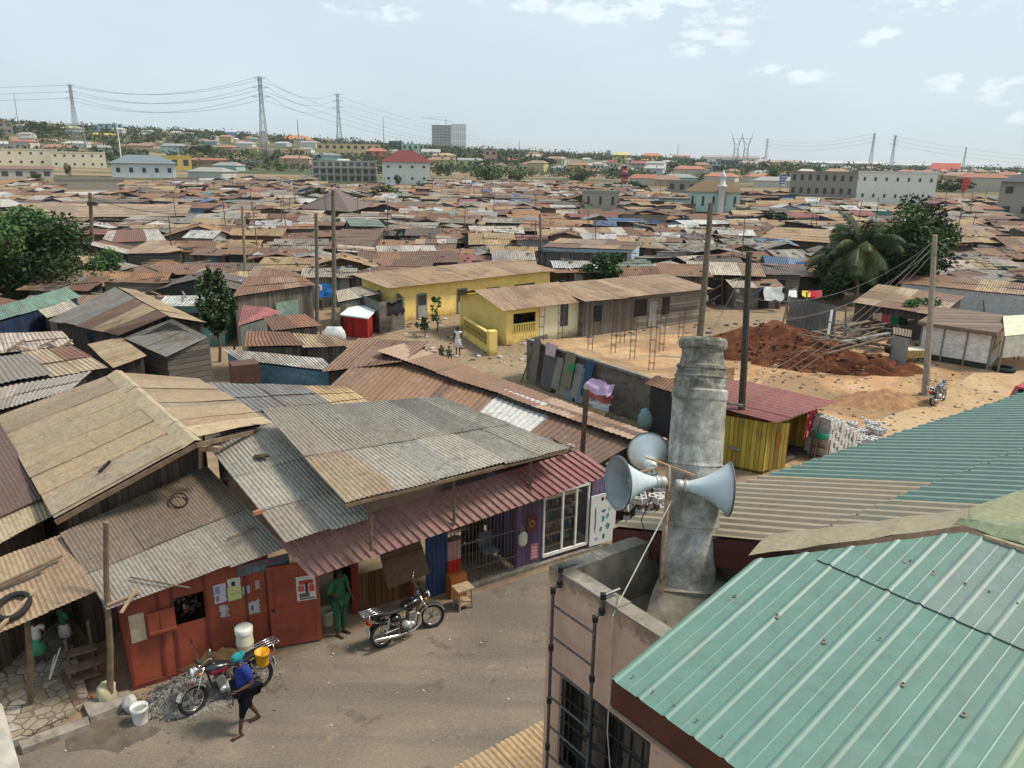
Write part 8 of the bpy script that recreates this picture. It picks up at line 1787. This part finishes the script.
for k, (x, yb, w_, h_, lb) in enumerate(((40, 137, 26, 16, 'round dark tree on the left skyline'), (316, 207, 28, 18, 'round dark tree beside the dark pavilion'), (384, 205, 30, 20, 'round tree left below the red-roofed white block'), (398, 186, 8, 12, 'small tree at the left corner of the red-roofed white block'), (423, 193, 15, 11, 'round tree right below the red-roofed white block'),
        (490, 182, 34, 14, 'wide dark tree in the centre distance'), (516, 184, 18, 11, 'smaller tree right of the wide dark tree'), (35, 186, 20, 12, 'dark bush tree below the white compound on the left'), (69, 177, 8, 14, 'thin cypress-like tree left of the grey wall building'), (608, 158, 10, 9, 'round tree on the skyline left of the yellow house'),
        (774, 231, 23, 18, 'round green tree among the shacks below the orange roof'), (691, 175, 9, 16, 'slender dark tree right of the centre'), (545, 168, 26, 12, 'dark tree clump on the centre skyline'), (630, 190, 34, 8, 'long low dark hedge of trees behind the flag'), (578, 184, 20, 10, 'low bushes behind the block house'),
        (815, 190, 26, 12, 'dark trees left of the unfinished grey block'), (768, 184, 22, 14, 'dark tree left of the blue and white banner'), (950, 192, 40, 14, 'green trees right of the white apartment block'), (985, 188, 22, 12, 'trees in front of the far right sheds'), (148, 196, 16, 8, 'low bush among the far left shacks'), (250, 186, 20, 10, 'low bush below the green slope'), (668, 232, 14, 8, 'tiny bush among the shacks behind the mossy pole'), (205, 155, 30, 9, 'green scrub on the left slope'), (500, 159, 20, 9, 'dark tree above the wide dark tree'))):
    b = G(x, yb); f = (b - ORG).dot(V((0, CP, -SP))); W = w_ / FPX * f; Hh = h_ / FPX * f
    tree(lb, b, Hh, (W / 2, W / 2.4, Hh * .45), 900, W * .035 + .1, ((.035, .065, .025), (.05, .085, .03), (.028, .05, .02)), 14, seed=200 + k, trunk=W * .03, cz=Hh * .55, cr=.45)
wood = MB(); rg = random.Random(17)
for k in range(7000):
    u = rg.uniform(-.78, .80); d = rg.uniform(430, 1500) if rg.random() < .75 else rg.uniform(900, 1500); y = d; x = u * d
    if d < 1130 and mnoise.noise(V((x * .006, y * .006, 1))) < -.12: continue
    if u > .22 and rg.random() < .6: continue
    z = tz(x, y); s_ = rg.uniform(3.5, 8.5) * (1 if d > 700 else .65); c = jit(rg.choice([(.035, .06, .025), (.05, .08, .03), (.045, .065, .03), (.07, .09, .035)]), .25, rg)
    for q in range(38):
        v_ = V((rg.gauss(0, .45), rg.gauss(0, .45), rg.gauss(0, .32))); leaf(wood, V((x, y, z + s_ * .5)) + v_ * s_, s_ * .22, rg, jit(c, .25, rg))
tag(wood.build('hill_woodland', M_LEAF), kind='stuff')
rg = random.Random(23); nh = 0
FARP = [((.55, .5, .42), (.35, .15, .1)), ((.6, .58, .52), (.3, .3, .3)), ((.5, .42, .2), (.3, .2, .12)), ((.5, .5, .5), (.45, .44, .42)), ((.42, .3, .2), (.32, .2, .14)), ((.3, .42, .42), (.25, .25, .25))]
for k in range(1600):
    if nh >= 250: break
    u = rg.uniform(-.72, .72); d = rg.uniform(330, 1300); x, y = u * d, d
    if inside(x, y, 9) or (mnoise.noise(V((x * .006, y * .006, 1))) > .1): continue
    wc, rc = rg.choice(FARP); w_ = rg.uniform(8, 20); h_ = rg.choice([3.2, 3.2, 6.2]); z = tz(x, y) - .3; b = V((x, y, z)); px = proj(b)
    cn_ = ['pale', 'white', 'ochre', 'grey', 'brown', 'teal'][FARP.index((wc, rc))]; side = 'left' if px[0] < 340 else ('centre' if px[0] < 680 else 'right')
    t = thing('distant_house', f'{cn_} {"two" if h_ > 5 else "single"} storey speck of a house scattered on the {side} far slopes', 'house', b, f'distant houses on the {side} slopes', local=True, rz=rg.uniform(-.5, .5))
    dp = w_ * .6; m = MB(); m.wall([V((-w_ / 2, 0, 0)), V((w_ / 2, 0, 0)), V((w_ / 2, dp, 0)), V((-w_ / 2, dp, 0))], 0, [h_] * 4, jit(wc, .15, rg)); m.build('wall', M_ATTR, t)
    m = MB(); o = .5; q = [(-w_ / 2 - o, -o, h_ - .1), (w_ / 2 + o, -o, h_ - .1), (w_ / 2 + o, dp + o, h_ - .1), (-w_ / 2 - o, dp + o, h_ - .1)]; e, f = (-w_ / 3, dp / 2, h_ + 1.6), (w_ / 3, dp / 2, h_ + 1.6); c = jit(rc, .2, rg)
    m.face([q[0], q[1], f, e], c); m.face([q[2], q[3], e, f], c); m.face([q[3], q[0], e], c); m.face([q[1], q[2], f], c); m.build('roof', M_ATTR, t); OCC.append(([V((x - w_ / 2, y)), V((x + w_ / 2, y)), V((x + w_ / 2, y + dp))], 1)); nh += 1
occ(P(345, 374), P(520, 378), P(600, 420), P(560, 330), P(500, 310), P(400, 318), P(385, 326), pad=0)
occ(P(690, 326), P(790, 336), P(900, 350), P(1024, 345), P(1100, 330), P(1100, 560), P(640, 560), P(600, 400), pad=.3)
occ(P(-60, 745), P(600, 600), P(700, 420), P(330, 350), P(300, 372), P(-80, 372), pad=0)
LIM = [(-60, 187), (0, 187), (60, 192), (230, 186), (300, 184), (380, 187), (430, 184), (520, 186), (600, 190), (660, 198), (760, 200), (850, 203), (930, 205), (1000, 208), (1100, 210)]
RCN = {'rust brown': ((.20, .092, .045), (.235, .115, .055), (.145, .07, .038)), 'tan': ((.40, .27, .135), (.36, .235, .12), (.45, .32, .17)), 'orange rust': ((.35, .165, .07), (.30, .14, .065), (.37, .21, .10)), 'grey': ((.27, .255, .23), (.22, .21, .19), (.33, .31, .28)),
       'dark': ((.10, .09, .08), (.13, .11, .10)), 'pale zinc': ((.52, .52, .51), (.46, .46, .45), (.6, .6, .58)), 'blue sheeted': ((.05, .14, .30), (.2, .3, .4), (.04, .11, .24)), 'dull red': ((.26, .08, .07), (.22, .07, .06)), 'faded green': ((.16, .24, .19), (.2, .27, .22)), 'patchwork tan': ((.39, .285, .18), (.17, .09, .055), (.29, .19, .12), (.5, .45, .38), (.24, .22, .19)), 'patchwork grey': ((.27, .25, .22), (.19, .10, .065), (.4, .34, .27))}
RW = ['rust brown'] * 20 + ['tan'] * 17 + ['orange rust'] * 12 + ['grey'] * 11 + ['dark'] * 9 + ['pale zinc'] * 9 + ['blue sheeted'] * 2 + ['dull red'] * 3 + ['faded green'] * 2 + ['patchwork tan'] * 20 + ['patchwork grey'] * 12
WCN = {'grey plank': ((.15, .135, .115), 0), 'dark plank': ((.07, .06, .05), 0), 'brown board': ((.16, .10, .06), 1), 'grey block': ((.24, .225, .195), 2), 'blue painted': ((.10, .22, .36), 3), 'pale sheet': ((.42, .42, .4), 3), 'dark sheet': ((.06, .06, .065), 3), 'teal painted': ((.16, .32, .29), 3), 'cream': ((.5, .42, .26), 3), 'weathered board': ((.22, .19, .155), 1)}
WW = ['grey plank'] * 14 + ['dark plank'] * 12 + ['brown board'] * 7 + ['grey block'] * 7 + ['blue painted'] * 3 + ['pale sheet'] * 3 + ['dark sheet'] * 8 + ['teal painted'] * 2 + ['cream'] * 2 + ['weathered board'] * 8
WM = [M_PLANK, M_PLANKH, M_BLOCK, M_ATTR]
rg = random.Random(2024); SPOTS = []
y = 33.0
while y < 300:
    x = -.78 * y - 8
    step = 4.25 + .006 * y
    while x < .8 * y + 8:
        w_ = rg.choice([rg.uniform(2.5, 4), rg.uniform(3, 5.2), rg.uniform(4.5, 8)]); w_ *= 1 - .2 * sstep(80, 160, y); d_ = rg.uniform(2.4, 3.7); xx = x + w_ / 2; yy = y + rg.uniform(-1.3, 1.3)
        ang = .5 * mnoise.noise(V((xx * .02, yy * .02, 5))) + rg.gauss(0, .13) + (math.pi / 2 if rg.random() < .16 else 0)
        x += w_ + (rg.uniform(-.3, .5) if rg.random() < .8 else rg.uniform(1, 2.6))
        p = proj(V((xx, yy, 0)))
        if not (-50 < p[0] < 1080) or p[1] < interp(LIM, p[0]) or any(a - 3 < p[0] < b + 3 and c - 3 < p[1] < c + 2 + 1800 / max(40, p[2]) for a, b, c in SHOW): continue
        if inside(xx, yy, 2.3): 
            w_, d_ = 3.2, 2.8
            if inside(xx, yy, 1.5): continue
        SPOTS.append((xx, yy, w_, d_, ang))
    y += step * rg.uniform(.86, 1.0)
SPOTS.sort(key=lambda s: s[1])
def shack_geo(x, y, w_, d_, ang, rc, wc, h, kind, rg, detail, parent=None):
    """walls, roof and openings in world space; returns builders"""
    M = Matrix.Translation((x, y, 0)) @ Matrix.Rotation(ang, 4, 'Z'); pt = lambda a, b, c: M @ V((a, b, c)); hx, hy = w_ / 2, d_ / 2; o = rg.uniform(.2, .55); tl_ = rg.uniform(-.12, .12)
    wl = MB(); rf = MB()
    if kind == 'lean-to':
        zf, zb = h, h + d_ * rg.uniform(.06, .22)
        if rg.random() < .2: zf, zb = zb, zf
        zs = (zf, zf + tl_, zb + tl_, zb)
        sheets(rf, pt(-hx - o, hy + o, zb + .05), pt(hx + o, hy + o, zb + .05 + tl_), pt(hx + o, -hy - o, zf + .0 + tl_), pt(-hx - o, -hy - o, zf), RCN[rc], su=rg.uniform(1.2, 2.2) if detail else 3, sv=rg.choice([2.2, 3, 9]), seed=rg.random(), lift=.06, rag=.06)
    elif kind == 'gable':
        zr = h + d_ * rg.uniform(.08, .19); zs = (h,) * 4
        for s_ in (-1, 1): sheets(rf, pt(-hx - o, 0, zr), pt(hx + o, 0, zr + tl_), pt(hx + o, s_ * (hy + o), h - .08), pt(-hx - o, s_ * (hy + o), h - .08), RCN[rc], su=rg.uniform(1.2, 2.2) if detail else 3, sv=rg.choice([2, 9]), seed=rg.random(), lift=.06, rag=.05)
        for s_ in (-1, 1): wl.face([pt(s_ * hx, -hy, h), pt(s_ * hx, hy, h), pt(s_ * hx, 0, zr - .03)], wc, [(0, h), (d_, h), (d_ / 2, zr)])
    else:   # end gable: the triangular end faces the street side
        zr = h + w_ * rg.uniform(.10, .17); zs = (h,) * 4
        for s_ in (-1, 1): sheets(rf, pt(0, -hy - o, zr), pt(0, hy + o, zr + tl_), pt(s_ * (hx + o), hy + o, h - .08), pt(s_ * (hx + o), -hy - o, h - .08), RCN[rc], su=rg.uniform(1.2, 2.2) if detail else 3, sv=rg.choice([2, 9]), seed=rg.random(), lift=.06, rag=.05)
        for s_ in (-1, 1): wl.face([pt(-hx, s_ * hy, h), pt(hx, s_ * hy, h), pt(0, s_ * hy, zr - .03)], wc, [(0, h), (w_, h), (w_ / 2, zr)])
    c = [(-hx, -hy), (hx, -hy), (hx, hy), (-hx, hy)]
    for k in range(4):
        a, b = c[k], c[(k + 1) % 4]; L = math.hypot(b[0] - a[0], b[1] - a[1]); wl.face([pt(*a, 0), pt(*b, 0), pt(*b, zs[(k + 1) % 4]), pt(*a, zs[k])], wc, [(0, 0), (L, 0), (L, zs[(k + 1) % 4]), (0, zs[k])])
    for k in range(rg.randrange(2, 9) if detail else 1):
        a, b = rg.uniform(-hx, hx), rg.uniform(-hy, hy)
        if kind == 'lean-to': z = zf + (zb - zf) * (b + hy) / d_ + .12
        elif kind == 'gable': z = zr - (zr - h) * abs(b) / hy + .12
        else: z = zr - (zr - h) * abs(a) / hx + .12
        q = pt(a, b, z); s_ = rg.uniform(.1, .22)
        if rg.random() < .45: L = rg.uniform(.5, 1.6); an = rg.random() * 3; dv = V((math.cos(an), math.sin(an), 0)) * L; rf.bar(q - dv, q + dv, .1, .06, jit(rg.choice([(.25, .2, .14), (.12, .1, .08), (.4, .36, .3)]), .3, rg))
        else: rf.box(q, (s_ * 1.6, s_, s_ * .8), rg.random() * 3, jit(rg.choice([(.4, .37, .33), (.2, .13, .1), (.08, .08, .08), (.5, .5, .48), (.05, .12, .25)]), .3, rg))
    return wl, rf, pt, hx, hy
LMK = [('big mango tree', 30, 260), ('small left tree', 114, 262), ('twin wooden poles', 326, 240), ('pale wooden pole', 244, 240), ('long yellow house', 450, 270), ('plank house', 640, 290), ('dark pavilion', 335, 200), ('mossy pole', 706, 250), ('coconut palm', 850, 250),
       ('large broadleaf tree', 915, 240), ('teal mosque', 712, 200), ('block house', 600, 200), ('tall grey pole', 932, 290), ('red-roofed white block', 404, 180), ('white apartment block', 894, 195), ('grey pole', 540, 235), ('corrugated fence', 808, 315), ('red banner', 963, 190), ('silver kiosk', 950, 320), ('round tree', 774, 222), ('grey gable house', 170, 330), ('transformer pole', 91, 230)]
CNT = {}; ORDN = ['nearest', 'second nearest', 'third nearest', 'fourth nearest', 'fifth nearest', 'sixth nearest', 'seventh nearest', 'eighth nearest', 'ninth nearest', 'tenth nearest', 'eleventh nearest', 'twelfth nearest']
META = []
NIND = 262
DIST_W, DIST_R = MB(), MB()
for n_i, (x, y, w_, d_, ang) in enumerate(SPOTS):
    rc = rg.choice(RW); wn__ = rg.choice(WW); wc = jit(WCN[wn__][0], .2, rg); h = rg.uniform(1.65, 2.45); kind = rg.choice(['lean-to', 'lean-to', 'lean-to', 'gable', 'gable', 'end gable']); 
    if kind == 'end gable' and w_ > 7: kind = 'gable'
    ind = n_i < NIND; wl, rf, pt, hx, hy = shack_geo(x, y, w_, d_, ang, rc, wc, h, kind, rg, ind)
    if not ind:
        for src, dst in ((wl, DIST_W), (rf, DIST_R)):
            i0 = len(dst.v); dst.v += src.v; dst.f += [tuple(i + i0 for i in f) for f in src.f]; dst.c += src.c; dst.uv += src.uv
        continue
    t = thing('shack', None, 'shack', (x, y, 0), 'tin roofed shacks packed across the settlement')
    wl.build('wall', WM[WCN[wn__][1]], t); rf.build('roof', M_ROOF, t)
    if y < 150:
        fx = rg.uniform(-.6, .3) * hx; dw = .8; m = MB(); m.face([pt(fx, -hy - .03, .05), pt(fx + dw, -hy - .03, .05), pt(fx + dw, -hy - .03, 1.9), pt(fx, -hy - .03, 1.9)], jit(rg.choice([(.02, .02, .02), (.1, .2, .22), (.2, .13, .08), (.3, .3, .28), (.03, .03, .03)]), .2, rg)); m.slab([pt(fx - .05, -hy - .08, 1.98), pt(fx + dw + .05, -hy - .08, 1.98), pt(fx + dw + .05, -hy - .01, 1.98), pt(fx - .05, -hy - .01, 1.98)], .06, (.2, .18, .15)); m.build('door', M_ATTR, t)
        if hx > 2.4: fx = .45 * hx; m = MB(); m.slab([pt(fx, -hy - .06, 1.75), pt(fx + .8, -hy - .06, 1.75), pt(fx + .8, -hy - .01, 1.75), pt(fx, -hy - .01, 1.75)], .75, jit(rg.choice([(.02, .02, .025), (.3, .34, .34), (.12, .1, .08), (.05, .14, .2)]), .2, rg)); m.build('window', M_ATTR, t)
    p = proj(V((x, y, 2))); best = min(LMK, key=lambda l: math.hypot(p[0] - l[1], (p[1] - l[2]) * 2.2)); dx, dy = p[0] - best[1], p[1] - best[2]
    dr = ('right of' if dx > 0 else 'left of') if abs(dx) > abs(dy) * 1.6 else ('beyond' if dy < 0 else 'before')
    META.append((t, f'{rc} {kind} shack,', f'{dr} the {best[0]}', math.hypot(dx, dy), wn__))
groups_ = {}
for mt in META: groups_.setdefault(mt[2], []).append(mt)
for key, lst in groups_.items():
    lst.sort(key=lambda q: q[3])
    for k, (t, d0, loc_, _, wn__) in enumerate(lst):
        t['label'] = f'{d0} {wn__} walls, {ORDN[k] if k < len(ORDN) else str(k + 1) + "th nearest"} {loc_}'
if DIST_W.f:
    root = thing('distant_shacks', None, None, (0, 250, 0)); root['kind'] = 'stuff'
    DIST_W.build('wall', M_ATTR, root)['kind'] = 'stuff'; DIST_R.build('roof', M_ROOF, root)['kind'] = 'stuff'
rg = random.Random(505); CL = MB()
for (x, y, w_, d_, ang) in SPOTS:
    if y > 210: continue
    for k in range(9 if y < 110 else 5):
        px_, py_ = x + rg.uniform(-w_ / 2 - .6, w_ / 2 + .6), y - d_ / 2 - rg.uniform(.25, 1.6); s_ = rg.uniform(.12, .5); c = jit(rg.choice([(.05, .045, .04), (.12, .10, .08), (.22, .18, .13), (.30, .27, .23), (.5, .48, .45), (.03, .08, .18), (.18, .08, .05), (.04, .04, .045), (.35, .3, .2)]), .3, rg)
        if rg.random() < .45: an = rg.uniform(-.8, .8); L = rg.uniform(.5, 1.6); dv = V((math.cos(an), math.sin(an) * .6, rg.uniform(-.5, .8))) * L; q = V((px_, py_, rg.uniform(.3, 1.5))); CL.bar(q - dv * .5, q + dv * .5, rg.uniform(.06, .3), .05, c)
        else: CL.box((px_, py_, rg.uniform(.1, 1.6)), (s_, s_ * .7, s_ * rg.uniform(.5, 1.6)), rg.random() * 3, c)
tag(CL.build('yard_clutter', M_ATTR), kind='stuff')
print('SHACKS', len(SPOTS))
rg = random.Random(44)
near_ = [s for s in SPOTS if s[1] < 170]
for k in range(80):
    x, y, w_, d_, ang = rg.choice(near_); z = rg.uniform(1.7, 2.4); fx, fy = x + rg.uniform(-1, 1), y - d_ / 2 - rg.uniform(.6, 1.2); w2 = rg.uniform(1, 2.4)
    c, cn_ = rg.choice([((.03, .13, .36), 'blue'), ((.03, .13, .36), 'blue'), ((.6, .6, .58), 'white'), ((.05, .2, .16), 'dark green'), ((.4, .08, .06), 'red')])
    tarp([V((fx, fy, z)), V((fx + w2, fy, z)), V((fx + w2, fy - .5, z - .9)), V((fx, fy - .5, z - .9))], 5, .18, c, 'tarpaulin', f'{cn_} tarpaulin or cloth hung in front of a shack in the packed settlement', k)
    bpy.context.scene.objects[-1] if False else None
for o in [o for o in bpy.data.objects if str(o.get('label', '')).endswith('in the packed settlement')]: o['group'] = 'cloths and tarpaulins hung among the shacks'
for k in range(80):
    x, y, w_, d_, ang = rg.choice([s for s in SPOTS if 40 < s[1] < 230]); b = V((x + w_ / 2 + .3, y - d_ / 2, 0)); hgt = rg.uniform(4.2, 6.4); m = MB(); tp_ = b + V((rg.uniform(-.3, .3), 0, hgt)); m.path([b, b.lerp(tp_, .5), tp_], [.06, .055, .04], 5)
    if rg.random() < .35: m.bar(tp_ + V((-.5, 0, -.3)), tp_ + V((.5, 0, -.3)), .05)
    tag(m.build('thin_pole', rg.choice([M_WOOD, PW, M_STEEL])), 'thin pole rising between the packed shacks', 'pole', 'thin poles among the shacks')
for k in range(7):
    x, y, w_, d_, ang = rg.choice(near_); b = V((x + w_ / 2 - .3, y - d_ / 2 - .6, 0)); m = MB(); m.lathe([(.01, .0), (.5, 0), (.52, 1.2), (.3, 1.4), (.15, 1.45), (.01, 1.45)], 16, Matrix.Translation(b)); tag(m.build('water_tank', paint((.02, .03, .05), .4), None, True), 'dark round water tank standing among the packed shacks', 'tank', 'water tanks among the shacks')
